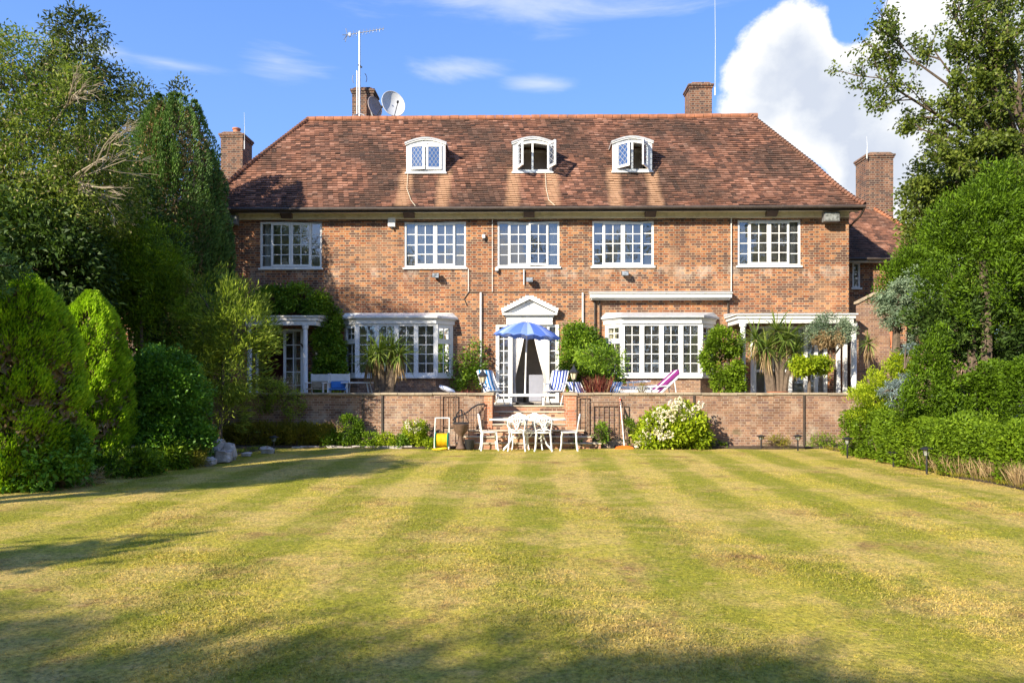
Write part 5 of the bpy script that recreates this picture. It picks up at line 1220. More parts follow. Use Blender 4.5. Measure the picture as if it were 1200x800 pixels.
# small right-hand garden wall beyond the porch, stepped, with pots
sw = thing('side_garden_wall', 'stepped weathered brick wall with stone coping running past the right porch', 'wall', (WX(1020, 22.0), 22.4, 0))
q = MB(); x0, x1, x2, x3 = WX(1004, 22.4) + .03, WX(1023, 22.4), WX(1041, 22.4), 14.5; z0, z1, z2, z3 = WZ(356, 22.4, 1000), WZ(345, 22.4, 1010), WZ(366, 22.4), WZ(410, 22.0)
q.prism([(x0, 0), (x1, 0), (x1, z1), (x0, z0)], 22.3, 22.52); q.prism([(x1 + .001, 0), (x2, 0), (x2, z2 + .15), (x1 + .001, z2 - .12)], 22.31, 22.51); q.box(x2 + .001, x3, 22.32, 22.5, 0, z3); q.build('brickwork', M['brick_old'], sw)
q = MB(); q.prism([(x0 - .05, z0 + .002), (x1 + .05, z1 + .002), (x1 + .05, z1 + .07), (x0 - .05, z0 + .07)], 22.26, 22.56); q.prism([(x1 + .055, z2 - .118), (x2 + .04, z2 + .152), (x2 + .04, z2 + .21), (x1 + .055, z2 - .05)], 22.27, 22.55); q.box(x2 + .05, x3, 22.28, 22.54, z3 + .002, z3 + .06); q.build('coping', M['coping'], sw)
q = MB(); x = WX(1045, 22.4); zz = z3 + .062; q.lathe([(.07, 0), (.10, .04), (.06, .10), (.10, .28), (.16, .48), (.17, .52), (.13, .53)], (x, 22.41, zz), 14)
tag(q.build('terracotta_urn', M['terracotta'], smooth=True), 'slim red terracotta urn on the low wall under the blue grey juniper', 'urn')

# ------------------------------------------------------------------ foliage
def unit(v): return v / np.maximum(np.linalg.norm(v, axis=1, keepdims=True), 1e-9)
def leaf_obj(name, P, D, Ln, Wd, mat, parent=None, clump=None, droop=.15, fold=True, off=None, tris=False):
    """one blade per point: P base, D direction, lengths and widths as arrays"""
    n = len(P)
    if n == 0: return None
    Ln = np.broadcast_to(Ln, (n,)) * rng.uniform(.7, 1.25, n); Wd = np.broadcast_to(Wd, (n,)) * rng.uniform(.75, 1.2, n)
    D = unit(D); A = unit(rng.normal(size=(n, 3))); S = unit(np.cross(D, A)); N = np.cross(S, D)
    mid = P + D * (Ln * .5)[:, None] + N * (Ln * .06)[:, None]; tip = P + D * Ln[:, None] - np.array([0, 0, 1.]) * (Ln * droop)[:, None]
    a = mid + S * (Wd * .5)[:, None]; b = mid - S * (Wd * .5)[:, None]
    V = np.stack([P, a, tip, b], 1).reshape(-1, 3)
    o3 = off_of(parent); V = V - np.array([o3.x, o3.y, o3.z])
    me = bpy.data.meshes.new(name); me.vertices.add(4 * n); me.vertices.foreach_set('co', V.astype(np.float32).ravel())
    me.loops.add(4 * n); me.loops.foreach_set('vertex_index', np.arange(4 * n, dtype=np.int32)); me.polygons.add(n); me.polygons.foreach_set('loop_start', np.arange(0, 4 * n, 4, dtype=np.int32))
    me.update(calc_edges=True)
    for nm, arr in (('rnd', rng.random(n)), ('clump', clump if clump is not None else rng.random(n))):
        at_ = me.attributes.new(nm, 'FLOAT', 'FACE'); at_.data.foreach_set('value', np.asarray(arr, dtype=np.float32))
    return link(name, me, mat, parent)
def rdir(n): return unit(rng.normal(size=(n, 3)))
def cloud(lobes, ncl, per, cr, shell=(.62, 1.02), up=.25, out=.9, spread=.55, zmin=.03, flat=1., front=None, rough=0., lump=.30, gap=.22):
    """leaf clumps over and inside a set of ellipsoids; returns P, D, clump"""
    lobes = np.array(lobes, dtype=float); area = (lobes[:, 3] * lobes[:, 4] + lobes[:, 4] * lobes[:, 5] + lobes[:, 3] * lobes[:, 5]); k = rng.choice(len(lobes), ncl, p=area / area.sum())
    L_ = lobes[k]; d = rdir(ncl); f = shell[0] + (shell[1] - shell[0]) * rng.random(ncl) ** .55; lv = np.full(ncl, .5)
    if lump:
        # leaves gather in tufts with darker gaps between them
        for i in range(len(lobes)):
            s_ = np.where(k == i)[0]
            if len(s_) == 0: continue
            rm = lobes[i, 3:6].mean(); m_ = int(np.clip(4 * (rm / lump) ** 2 * 1.3, 4, 90)); ld = rdir(m_); pick = rng.integers(0, m_, len(s_)); sg = min(.9, .52 * lump / rm)
            nz_ = rng.normal(size=(len(s_), 3)); dd_ = unit(ld[pick] + nz_ * sg); dist = np.linalg.norm(nz_, axis=1) / 1.7
            d[s_] = dd_; ff = (rng.random(m_) * .14 - .05)[pick]; f[s_] = np.where(rng.random(len(s_)) < .8, 1.03 + ff - gap * dist * min(1, lump / rm * 2) * rng.random(len(s_)) ** .4, f[s_]); lv[s_] = rng.random(m_)[pick]
    f *= 1 + rough * np.sin(d[:, 0] * 5 + k) * np.cos(d[:, 2] * 4 + 2 * k)
    C = L_[:, :3] + d * L_[:, 3:6] * f[:, None]; nrm = unit(d / L_[:, 3:6])
    C[:, 2] = np.maximum(C[:, 2], zmin + cr * .3)
    cv = np.clip(rng.normal(0, .18, ncl) + lv, 0, 1)
    P = np.repeat(C, per, 0) + np.clip(rng.normal(size=(ncl * per, 3)), -2, 2) * cr * np.array([1, 1, flat]) * .5
    D = np.repeat(nrm, per, 0) * out + rng.normal(size=(ncl * per, 3)) * spread + np.array([0, 0, up])
    m = P[:, 2] > zmin
    return P[m], D[m], np.repeat(cv, per)[m]
def plumes(env, n, r, rz, inward=.15):
    env = np.array(env, dtype=float); ar = env[:, 3] * env[:, 5]; k = rng.choice(len(env), n, p=ar / ar.sum()); d = rdir(n); E = env[k]
    C = E[:, :3] + d * (E[:, 3:6] - np.array([r, r, rz]) * .8) * (1 - inward * rng.random(n) ** 2)[:, None]; s_ = rng.uniform(.7, 1.35, n)
    return [(*c, r * q, r * q, rz * q) for c, q in zip(C, s_)]
def plant(name, label, cat, base, lobes, mat, ncl, per, cr, ln, wd, group=None, trunk=None, droop=.15, part='foliage', extra=None, **kw):
    t = thing(name, label, cat, base, group=group); P, D, c = cloud(lobes, ncl, per, cr, **kw)
    leaf_obj(part, P, D, ln, wd, L[mat], t, c, droop)
    if trunk is None: trunk = [((base[0], base[1], base[2] - .1), (lobes[0][0], lobes[0][1], lobes[0][2]), .05)]
    q = MB()
    for a, b_, r in trunk:
        a, b_ = Vector(a), Vector(b_); mid = (a + b_) / 2 + Vector((random.uniform(-.1, .1), random.uniform(-.1, .1), 0)) * (b_ - a).length * .3; q.tube([a, mid, b_], [r, r * .8, r * .5], 7)
    # inner twigs reaching into each lobe
    for lb in lobes:
        for _ in range(5 if len(lobes) < 30 else 0):
            d = Vector(rdir(1)[0]); e = Vector(lb[:3]) + Vector((d.x * lb[3], d.y * lb[4], abs(d.z) * lb[5])) * .75; s_ = Vector(lobes[0][:3]) * .5 + Vector(lb[:3]) * .5 - Vector((0, 0, lb[5] * .4)); q.tube([s_, (s_ + e) / 2 + Vector((0, 0, .05)), e], [min(.022, trunk[0][2] * .5), .012, .005], 5)
    q.build('trunk', M['bark'], t, smooth=True); return t
def pt(px, py, y): return W(px, py, y)
def ball(px, py, y, rx, rz=None, ry=None):
    """ellipsoid seen at this place: radii in metres"""
    p = W(px, py, y); return (p.x, p.y, p.z, rx, ry or rx, rz or rx)
def teardrop(x, y, r, h, n=9):
    out = []
    for i in range(n):
        f = i / (n - 1); rr = r * (math.sin(math.pi * min(1, (.16 + .84 * f) ** .8)) ** .75 if f > .35 else (.80 + .57 * f)) ; rr = max(.12, min(r, rr)); out.append((x, y, .2 + f * (h - .35), rr, rr, h / n * .95))
    return out
# two golden cypresses: dense upright sprays in swirling clumps
def cypress(px, pbase, top, halfw, label, y, name='golden_cypress', mat='gold', n=60000, ncl=420, sp=.12, sf=.038, profile=None, ln=.075, wd=.024, group='golden cypresses beside the lawn', cat='conifer', innern=9000, relief=.10):
    x = WX(px, y); h = WZ(top, y, px); r = halfw / (FPX / y)
    t = thing(name, label, cat, (x, y, 0), group=group)
    ph = rng.uniform(0, 2 * np.pi, n); f = rng.random(n)
    prof = lambda f: np.interp(f, [0, .08, .25, .45, .62, .78, .9, 1.], profile or [.74, .90, 1., 1., .93, .76, .52, .10])
    cp, cf = rng.uniform(0, 2 * np.pi, ncl), rng.random(ncl) ** 1.1; cv = rng.random(ncl); cs = rng.uniform(.6, 1.3, ncl)
    k = rng.integers(0, ncl, n); ph = cp[k] + rng.normal(size=n) * sp * cs[k]; f = np.clip(cf[k] + rng.normal(size=n) * sf * cs[k], 0, 1)
    dd = np.hypot((ph - cp[k]) / (sp * 1.1), (f - cf[k]) / (sf * 1.1)); rad = prof(f) * r * (1.07 - relief * dd - .14 * rng.random(n) ** 2 + .12 * (cv[k] - .5))
    rad *= 1 + .05 * np.sin(3 * ph + 4 * f) + .04 * np.sin(7 * ph - 9 * f)
    P = np.stack([x + rad * np.cos(ph), y + rad * np.sin(ph), .03 + f * (h - .08)], 1)
    D = np.stack([np.cos(ph + .5), np.sin(ph + .5), np.full(n, 1.35)], 1) + rng.normal(size=(n, 3)) * .28
    leaf_obj('foliage', P, D, ln, wd, L[mat], t, np.clip(cv[k] * .8 + .2 * (1 - dd / 3), 0, 1), 0)
    q = MB(); q.tube([(x, y, -.1), (x, y, h * .5), (x, y, h * .85)], [.10, .07, .02], 8)
    for i in range(60):
        a, z = random.uniform(0, 6.3), random.uniform(.1, h * .8); rr = float(prof(z / h)) * r * .85; q.tube([(x, y, z * .9), (x + rr * math.cos(a), y + rr * math.sin(a), z + .2)], [.02, .008], 5)
    # dense brown inside of old growth
    q.build('trunk', M['bark'], t, smooth=True)
    P2 = np.stack([x + prof(f[:innern]) * r * .78 * np.cos(ph[:innern]), y + prof(f[:innern]) * r * .78 * np.sin(ph[:innern]), .03 + f[:innern] * (h - .3)], 1)
    leaf_obj('inner_growth', P2, rdir(innern), .16, .09, L['dry'], t, None, 0)
cypress(33, 0, 322, 60, 'largest golden cypress, a dense bright green teardrop at the left edge of the lawn', 11.2)
cypress(108, 0, 341, 43, 'second golden cypress, narrower, between the largest one and the round laurel', 13.5)
# round laurel
x, y = WX(190, 14.6), 14.6
plant('laurel_bush', 'rounded dark green laurel between the golden cypresses and the rockery', 'shrub', (x, y, 0), [(x, y, 1.25, .86, .8, 1.0), (x - .1, y, .75, .9, .85, .7), (x + .15, y - .1, .5, .85, .8, .5), (x, y, 1.75, .6, .6, .6), (x, y, 1.2, .62, .6, .8), (x, y + .1, .8, .7, .6, .6)], 'laurel', 2300, 22, .13, .075, .04, spread=.5, up=.4, lump=.2, gap=.3)
# olive feathery shrub before the left porch
yb = 17.3; x = WX(257, yb)
plant('feathery_shrub', 'tall feathery yellow green shrub overhanging the left end of the wall', 'shrub', (x, yb, 0), [ball(262, 375, yb, 1.0, .9), ball(240, 345, yb, .75, .7), ball(285, 395, yb - .1, .75, .8), ball(225, 400, yb - .1, .7, .9), ball(262, 430, yb, 1.0, .8), ball(250, 480, yb + .1, .8, .7)], 'pine', 850, 22, .20, .15, .022, out=1.0, up=.5, spread=.35, droop=.0, shell=(.55, 1.08))
# dark shrubs behind
yb = 16.6
plant('bushy_shrub', 'mid green bushy shrub between the yew and the round laurel', 'shrub', (WX(165, yb), yb, 0), [ball(165, 320, yb, .95, .85), ball(185, 300, yb, .7, .75), ball(140, 340, yb, .7, .9), ball(180, 370, yb, .9, .9), ball(160, 420, yb, .9, 1.)] + plumes([ball(165, 320, yb, 1.0, .95), ball(185, 300, yb, .8, .85), ball(140, 340, yb, .8, 1.)], 60, .18, .42), 'hedge', 1300, 20, .15, .10, .032, up=.9, spread=.4, shell=(.5, 1.08))
# yew column
yb = 19.2; x = WX(214, yb)
yl = [(x + dx_, yb + dy_, z, r, r, hz) for dx_, dy_, z, r, hz in ((-.5, 0, 5.6, .62, 2.3), (0, -.2, 6.3, .62, 2.6), (.45, 0, 6.0, .6, 2.3), (.75, .1, 5.0, .5, 2.2), (-.15, .3, 6.8, .6, 2.3), (-.75, .1, 5.0, .5, 2.0), (.2, 0, 3.2, 1.0, 1.8), (.55, -.1, 3.4, .8, 1.8), (-.4, 0, 2.6, 1., 1.6))]
cypress(206, 0, 118, 56, 'dark columnar yew with upright clumps beside the left corner of the house', 20.9, 'yew_tree', 'yew', 90000, 330, .085, .055, [.45, .55, .72, .88, 1., .97, .80, .42], .085, .034, None, 'tree', 14000, .13)
cypress(243, 0, 178, 30, 'narrow dark yew spire standing before the left corner of the house', 21.25, 'yew_tree', 'yew', 34000, 150, .16, .05, [.5, .6, .8, .9, 1., .95, .75, .3], .085, .034, None, 'tree', 4000, .13)
q_ = WX(160, 22.8)
plant('yew_tree', 'ragged dark conifer whose two tips stand above the columnar yew', 'tree', (q_, 22.8, 0), [ball(165, 135, 22.8, .5, 1.0), ball(212, 130, 22.8, .4, .85), ball(158, 185, 22.8, .85, 1.1), ball(200, 165, 22.8, .8, 1.0), ball(150, 250, 22.8, 1., 1.2), ball(190, 230, 22.8, 1.2, 1.2)], 'far', 800, 20, .26, .16, .055, trunk=[((q_, 22.8, -.1), (q_, 22.8, 7.5), .18)], shell=(.45, 1.12), up=.3)
# pale tree with dead twigs
yb = 15.6; x = WX(58, yb)
t_pale = plant('pale_tree', 'pale yellow green tree with bare dead twigs at the upper left', 'tree', (x, yb, 0), [ball(40, 90, yb, .95, .8), ball(10, 130, yb, 1.1, 1.), ball(90, 130, yb, .85, .8), ball(60, 180, yb, 1.2, 1.), ball(115, 195, yb, .75, .7), ball(-30, 80, yb, 1.1, 1.), ball(20, 220, yb, 1.1, .9), ball(-60, 160, yb, 1.2, 1.2), ball(70, 250, yb, 1.4, 1.0), ball(110, 240, yb + .3, 1.0, .9), ball(-10, 280, yb, 1.4, 1.0)], 'pale', 2300, 22, .22, .10, .035,
               trunk=[((x, yb + .5, -.1), (x, yb + .6, 5.6), .13), ((x - .1, yb + .5, 3), (x - 1.6, yb + .6, 6.8), .06), ((x, yb + .5, 3.2), (x + 1., yb + .5, 6.4), .05)], shell=(.35, 1.12), out=.6, spread=.7, up=.1)
q = MB()
def twig(p, d, ln, r, dep):
    e = p + d * ln; mid = p + d * ln * .5 + Vector(rdir(1)[0]) * ln * .08; q.tube([p, mid, e], [r, r * .8, r * .55], 5)
    if dep:
        for _ in range(4): twig(p + d * ln * random.uniform(.35, 1.), (d + Vector(rdir(1)[0]) * .55).normalized(), ln * random.uniform(.45, .7), r * .55, dep - 1)
for px, py, ex, ey in ((70, 225, 150, 165), (80, 205, 120, 225), (60, 150, 100, 95)):
    a = W(px, py, yb - .4); b_ = W(ex, ey, yb - 1.1); twig(a, (b_ - a).normalized(), (b_ - a).length * .75, .028, 3)
q.build('dead_branch', M['deadwood'], t_pale)
# feathery taller tree behind
yb = 27; x = WX(98, yb)
plant('tall_tree', 'distant dark feathery tree rising above the pale tree', 'tree', (x, yb, 0), [ball(95, 42, yb, .8, .8), ball(75, 35, yb, .55, .6), ball(112, 70, yb, 1.0, .7), ball(85, 85, yb, 1., .8), ball(120, 95, yb, .8, .6), ball(100, 130, yb, 1.4, 1.2), ball(60, 150, yb, 2., 2.)], 'far', 520, 22, .42, .22, .07, trunk=[((x, yb, -.1), (x, yb, 13.5), .25)], shell=(.3, 1.15), spread=.6, up=0, flat=.45)
# evergreen mass behind the left bed
for i, (px, py, yy, rr, lab) in enumerate([(60, 300, 18.5, 1.9, 'dark evergreen filling the gap behind the two golden cypresses'), (45, 285, 15.0, 1.1, 'dark evergreen hiding the trunk of the pale tree above the golden cypresses'), (-20, 230, 17.0, 2.2, 'dark evergreen at the left edge under the pale tree'), (120, 250, 19.0, 1.6, 'dark evergreen between the pale tree and the yew'), (-90, 330, 14.5, 2.1, 'dark evergreen just outside the left edge behind the largest cypress')]):
    p = W(px, py, yy)
    plant('dark_evergreen', lab, 'tree', (p.x, yy, 0), [(p.x, yy, p.z, rr, rr, rr * .8), (p.x + rr * .5, yy - .2, p.z - rr * .7, rr * .85, rr * .85, rr * .8), (p.x - rr * .5, yy - .1, p.z - rr * .6, rr * .8, rr * .8, rr * .8), (p.x, yy, p.z - rr * 1.3, rr * .9, rr * .9, rr * .8)], 'dark', 800, 20, .28, .15, .06,
          group='dark evergreens behind the left bed', trunk=[((p.x, yy, -.1), (p.x, yy, p.z), .18)], shell=(.5, 1.1), up=.1, droop=.3)
# low junipers and edge bush
def spray(name, label, px, py, rx, rz, mat, n=140, per=22, ln=.11, wd=.03, cat='shrub', group=None, cr=.13, up=.2, **kw):
    g_ = G(px, py); y = g_.y + rx * .8
    return plant(name, label, cat, (g_.x, y, 0), [(g_.x, y, rz * .45, rx, rx * .8, rz * .6), (g_.x + rx * .45, y - .05, rz * .3, rx * .6, rx * .6, rz * .5), (g_.x - rx * .45, y, rz * .35, rx * .6, rx * .6, rz * .45)], mat, n, per, cr, ln, wd, group=group, up=up, **kw)
spray('low_juniper', 'low spreading juniper at the foot of the second golden cypress', 110, 562, .75, .42, 'hedge', 260, 22, droop=.1)
spray('low_juniper', 'low spreading juniper behind the path light left of the rockery', 165, 552, .7, .45, 'hedge', 240, 22)
spray('low_juniper', 'yellowish grassy clump before the low boulder and the round laurel', 200, 549, .45, .30, 'lavender', 150, 22, .12, .015, up=1.)
spray('laurel_bush', 'dark leafy bush cut by the left edge of the picture at lawn level', 6, 580, .75, 1.15, 'laurel', 420, 22, .10, .045)
spray('dry_clump', 'dry brown twiggy clump under the largest golden cypress', 62, 573, .5, .22, 'dry', 90, 20, .14, .012, up=.7)
# fir bough at the very left
p = W(-25, 312, 10.2); t = plant('fir_tree', 'fir bough reaching in from the left edge above the largest cypress', 'tree', (p.x - 1.0, 10.2, 0), [(p.x, 10.2, p.z, .55, .5, .16), (p.x - .5, 10.2, p.z - .35, .8, .6, .22), (p.x - .9, 10.3, p.z + .3, .8, .7, .5)], 'yew', 260, 24, .16, .10, .02, trunk=[((p.x - 1., 10.2, -.1), (p.x - 1., 10.2, p.z + .4), .12)], up=.1, flat=.5)

# ---- right side
# tall broadleaf tree: limbs reach towards the house, leaves on twigs
def broadleaf(name, label, base, fork, limbs, mat, leaves, ln, wd, r0=.2, sub=9, tw=6):
    t = thing(name, label, 'tree', base); q = MB(); base = Vector(base); fork = Vector(fork)
    q.tube([base - Vector((0, 0, .1)), base.lerp(fork, .5) + Vector((.1, 0, 0)), fork], [r0, r0 * .85, r0 * .7], 10); tips = []
    for tg, thick in limbs:
        tg = Vector(tg); L0 = (tg - fork).length; pts = []
        for i in range(7): f = i / 6; pts.append(fork.lerp(tg, f) + Vector((random.uniform(-.06, .06), random.uniform(-.06, .06), math.sin(f * math.pi) * .06)) * L0 * (.3 if 0 < i < 6 else 0))
        q.tube(pts, [thick * (1 - .8 * i / 6) for i in range(7)], 7); dirn = (tg - fork).normalized()
        for _ in range(sub):
            f = random.uniform(.25, 1.) ** .8; i0 = min(5, int(f * 6)); s_ = pts[i0].lerp(pts[i0 + 1], f * 6 - i0); d = (dirn * .9 + Vector(rdir(1)[0]) * .75).normalized(); l = L0 * random.uniform(.16, .34) * (1.15 - .5 * f); e = s_ + d * l; m = s_.lerp(e, .5) + Vector((0, 0, -.04 * l))
            q.tube([s_, m, e], [thick * .35 * (1.1 - f * .6), thick * .2, .008], 5); tips.append((s_, m, e, d))
            for _ in range(tw):
                g_ = random.uniform(.3, 1.); s2 = s_.lerp(e, g_); d2 = (d * .7 + Vector(rdir(1)[0]) * .7).normalized(); l2 = l * random.uniform(.25, .5); e2 = s2 + d2 * l2; q.tube([s2, e2], [.008, .004], 4); tips.append((s2, (s2 + e2) / 2, e2, d2))
    q.build('trunk', M['bark'], t, smooth=True)
    k = rng.integers(0, len(tips), leaves); f = rng.random(leaves)
    S_ = np.array([tuple(a[0]) for a in tips])[k]; E_ = np.array([tuple(a[2]) for a in tips])[k]; Dd = np.array([tuple(a[3]) for a in tips])[k]
    P = S_ + (E_ - S_) * (.15 + .9 * f)[:, None] + rng.normal(size=(leaves, 3)) * .07; D = Dd * .5 + rng.normal(size=(leaves, 3)) * .8 + np.array([0, 0, -.1])
    cv = rng.random(len(tips))[k]; leaf_obj('crown', P, D, ln, wd, L[mat], t, cv, .2); return t
yb = 17.2; X0 = WX(1215, yb)
lims = [(tuple(pt(1026, 88, yb - .2)), .07), (tuple(pt(1048, 45, yb - .5)), .06), (tuple(pt(1075, 150, yb - .4)), .06), (tuple(pt(1095, 60, yb)), .07), (tuple(pt(1130, -20, yb)), .09), (tuple(pt(1110, 5, yb - .3)), .07), (tuple(pt(1180, 30, yb - .6)), .09), (tuple(pt(1120, 110, yb - .8)), .07), (tuple(pt(1165, 95, yb - 1.)), .07), (tuple(pt(1080, 215, yb + .3)), .06), (tuple(pt(1070, 235, yb + .8)), .06),
        (tuple(pt(1110, 190, yb - .6)), .07), (tuple(pt(1150, 165, yb - .9)), .07), (tuple(pt(1230, -10, yb - .8)), .09), (tuple(pt(1240, 110, yb - 1.)), .08), (tuple(pt(1300, 40, yb + .3)), .1), (tuple(pt(1170, 0, yb + 1.2)), .1), (tuple(pt(1300, 150, yb + 1)), .1), (tuple(pt(1200, 60, yb + 1.5)), .1), (tuple(pt(1140, 60, yb + .6)), .08), (tuple(pt(1200, 200, yb - 1.2)), .08)]
broadleaf('beech_tree', 'large airy broadleaf tree reaching over the right wing from the upper right', (X0, yb, 0), tuple(pt(1215, 215, yb)), lims, 'beech', 40000, .085, .06, .22, 11, 6)
# dense broad leaf mass under it and trees behind the right wing
yb = 19.5
plant('broadleaf_shrub', 'grey green broadleaf crown directly right of the side wing chimney', 'tree', (WX(1110, yb), yb, 0), [ball(1104, 240, yb, 1.0, .9), ball(1120, 215, yb, 1.1, 1.0), ball(1165, 220, yb, 1.2, 1.2), ball(1102, 285, yb + .3, .9, .9), ball(1130, 280, yb, 1.4, 1.3), ball(1210, 240, yb, 1.4, 1.4)], 'beech', 1300, 22, .22, .11, .06, trunk=[((WX(1110, yb), yb, -.1), tuple(pt(1120, 260, yb)), .16)], shell=(.45, 1.1), spread=.6, up=.1)
yb = 15.2; xc = WX(1140, yb)
def conifer(name, label, y, blobs, mat, ncl, per, ln=.12, wd=.035, cr=.17, group=None, plume=None, **kw):
    p = W(blobs[0][0], blobs[0][1], y); kw = {**dict(up=.75, spread=.42, shell=(.6, 1.08), gap=.38), **kw}
    env = [ball(a, b, y + c, r, rz) for a, b, c, r, rz in blobs]
    if plume: env = [env[0]] + plumes(env, *plume)
    return plant(name, label, 'conifer', (p.x, y, 0), env, mat, ncl, per, cr, ln, wd, group=group, trunk=[((p.x, y, -.1), (p.x, y, p.z), .13)], **kw)
conifer('bright_conifer', 'large bright green conifer filling the right edge above the hedge', yb, [(1150, 260, 0, 1.0, .8), (1110, 290, 0, .65, .6), (1165, 230, .1, .6, .6), (1200, 220, 0, .8, .7), (1180, 290, -.3, 1., .8), (1100, 330, -.1, .6, .5), (1150, 340, -.3, .9, .7), (1205, 345, -.2, 1., .8), (1108, 275, .3, .5, .5), (1240, 300, 0, 1.2, 1.), (1160, 375, .3, 1.0, .5)], 'conifer', 2100, 20, .10, .028, .13, plume=(150, .21, .50, .45))
yb = 17.5
conifer('bright_conifer', 'shorter bright green conifer standing before the side wing window', yb, [(1068, 312, 0, .5, .45), (1045, 330, 0, .42, .3), (1088, 295, .1, .5, .5), (1075, 320, 0, .6, .5), (1045, 345, .2, .5, .4), (1085, 340, .2, .5, .6)], 'conifer', 620, 20, .10, .028, .12, plume=(45, .2, .34, .4))
yb = 16.8
conifer('blue_juniper', 'blue grey juniper in cloudy tufts between the bright conifer and the porch', yb, [(1052, 345, 0, .40, .32), (1072, 330, 0, .42, .34), (1040, 368, -.1, .34, .3), (1062, 375, -.1, .45, .32), (1085, 360, -.1, .42, .36), (1080, 390, 0, .4, .3), (1035, 352, .1, .25, .22)], 'blue', 620, 24, .06, .028, .09, spread=.7, plume=(60, .13, .13, .3))
yb = 15.2
conifer('dark_conifer', 'very dark shaded evergreen behind the upper edge of the clipped hedge', yb, [(1140, 385, .2, .9, .7), (1110, 370, .2, .7, .6), (1180, 390, .2, .9, .7), (1220, 380, .2, .9, .8), (1100, 415, .3, .6, .5)], 'dark', 500, 20, .12, .05, .2)
conifer('bright_shrub', 'upright bright green conifer shrub at the left end of the tall hedge', 14.4, [(1095, 420, 0, .35, .45), (1085, 450, -.1, .42, .45), (1105, 450, 0, .4, .5), (1075, 480, -.2, .45, .4), (1100, 400, .1, .25, .3), (1110, 480, -.1, .5, .5)], 'conifer', 720, 22, .07, .026, .09, plume=(70, .14, .22, .3))
conifer('golden_juniper', 'rounded yellow green juniper between the wall end and the blue spruce', 16.4, [(1030, 455, 0, .55, .38), (1050, 440, .1, .45, .36), (1012, 475, -.1, .42, .36), (1045, 480, -.2, .6, .4), (1062, 425, .2, .35, .28)], 'lime', 560, 24, .065, .025, .10, up=.9)
conifer('blue_spruce', 'small silvery blue spruce branches in the middle of the right bed', 15.2, [(1053, 452, 0, .24, .09), (1040, 462, 0, .2, .07), (1062, 445, 0, .2, .09), (1050, 472, .05, .16, .07), (1067, 408, .2, .16, .09), (1062, 462, 0, .18, .1)], 'bluespruce', 200, 20, .05, .018, .07, up=.2)
# clipped hedges
def hedge(label, pts, h, wdt, mat, dens, name='clipped_hedge', ln=.06, wd=.034, top_rand=.08):
    """pts: front line (x, y) on the ground; h heights; hedge lies outwards from it"""
    t = thing(name, label, 'hedge', (pts[0][0], pts[0][1], 0), group='hedges of the right bed'); Ps, Ds = [], []; cl = []
    for (x0, y0), (x1, y1), h0, h1 in zip(pts[:-1], pts[1:], h[:-1], h[1:]):
        Ld = math.hypot(x1 - x0, y1 - y0); nx_, ny_ = -(y1 - y0) / Ld, (x1 - x0) / Ld
        if nx_ < 0: nx_, ny_ = -nx_, -ny_
        for face in (0, 1, 2):
            n = int(dens * Ld * ((h0 + h1) / 2 if face == 0 else wdt)); u = rng.random(n); hh = h0 + (h1 - h0) * u; bx, by = x0 + (x1 - x0) * u, y0 + (y1 - y0) * u
            lump = .07 * np.sin(u * Ld * 4.1 + y0) + .05 * np.sin(u * Ld * 9.3 + 1)
            dep = rng.random(n) ** 2 * .28
            if face == 0: v = rng.random(n); bul = .12 * np.sin(np.pi * v) + .05 * np.sin(v * 9 + u * Ld * 3); off_ = dep - bul - lump; z = v * hh; nr = (-nx_, -ny_, .35)
            elif face == 1: v = rng.random(n); off_ = v * wdt; z = hh - dep + top_rand * np.sin(u * Ld * 3.3 + v * 4) + lump - .10 * (np.abs(v - .5) * 2) ** 3; nr = (-.2 * nx_, -.2 * ny_, 1.)
            else: v = rng.random(n) ** .7; off_ = wdt * rng.random(n); z = v * hh * .9; nr = (0, -.5, .5)
            Ps.append(np.stack([bx + nx_ * off_, by + ny_ * off_, np.maximum(z, .03)], 1)); Ds.append(np.array(nr) + rng.normal(size=(n, 3)) * .55)
            cl.append(np.clip(.5 + .30 * np.sin(bx * 7 + z * 8) * np.cos(by * 6 - z * 5 + off_ * 5) + rng.normal(size=n) * .14, 0, 1))
    P = np.concatenate(Ps); D = np.concatenate(Ds); leaf_obj('foliage', P, D, ln, wd, L[mat], t, np.concatenate(cl), .1)
    q = MB()
    for (x0, y0), (x1, y1), h0 in zip(pts[:-1], pts[1:], h[:-1]):
        n = max(2, int(math.hypot(x1 - x0, y1 - y0) / .35))
        for i in range(n): u = (i + .5) / n; x = x0 + (x1 - x0) * u + wdt * .4; y = y0 + (y1 - y0) * u + .1; q.tube([(x, y, 0), (x + random.uniform(-.1, .1), y, h0 * .5), (x + random.uniform(-.2, .2), y + random.uniform(-.1, .1), h0 * .85)], [.02, .014, .006], 5)
    q.build('stem', M['bark'], t); return t
def hx_(px, py): g_ = G(px, py); return (g_.x, g_.y)
hl = [hx_(981, 533), hx_(1010, 537), hx_(1050, 546), hx_(1100, 556), hx_(1160, 566), (8.25, 10.4), (8.3, 8.5)]
hedge('long lower clipped hedge along the right edge of the lawn', [(a + .12, b) for a, b in hl], [1.02, 1.12, 1.05, .95, .92, .95, .95], 1.0, 'hedge', 3600)
hh_ = [hx_(1078, 540), hx_(1100, 543), hx_(1140, 547), (9.1, 12.3), (9.1, 9.5)]
hedge('taller bright green clipped hedge behind the lower one at the right edge', [(a + .42, b - .5) for a, b in hh_], [1.7, 1.95, 2.05, 2.0, 2.0], 1.2, 'conifer', 3000, ln=.075, wd=.034, top_rand=.04)
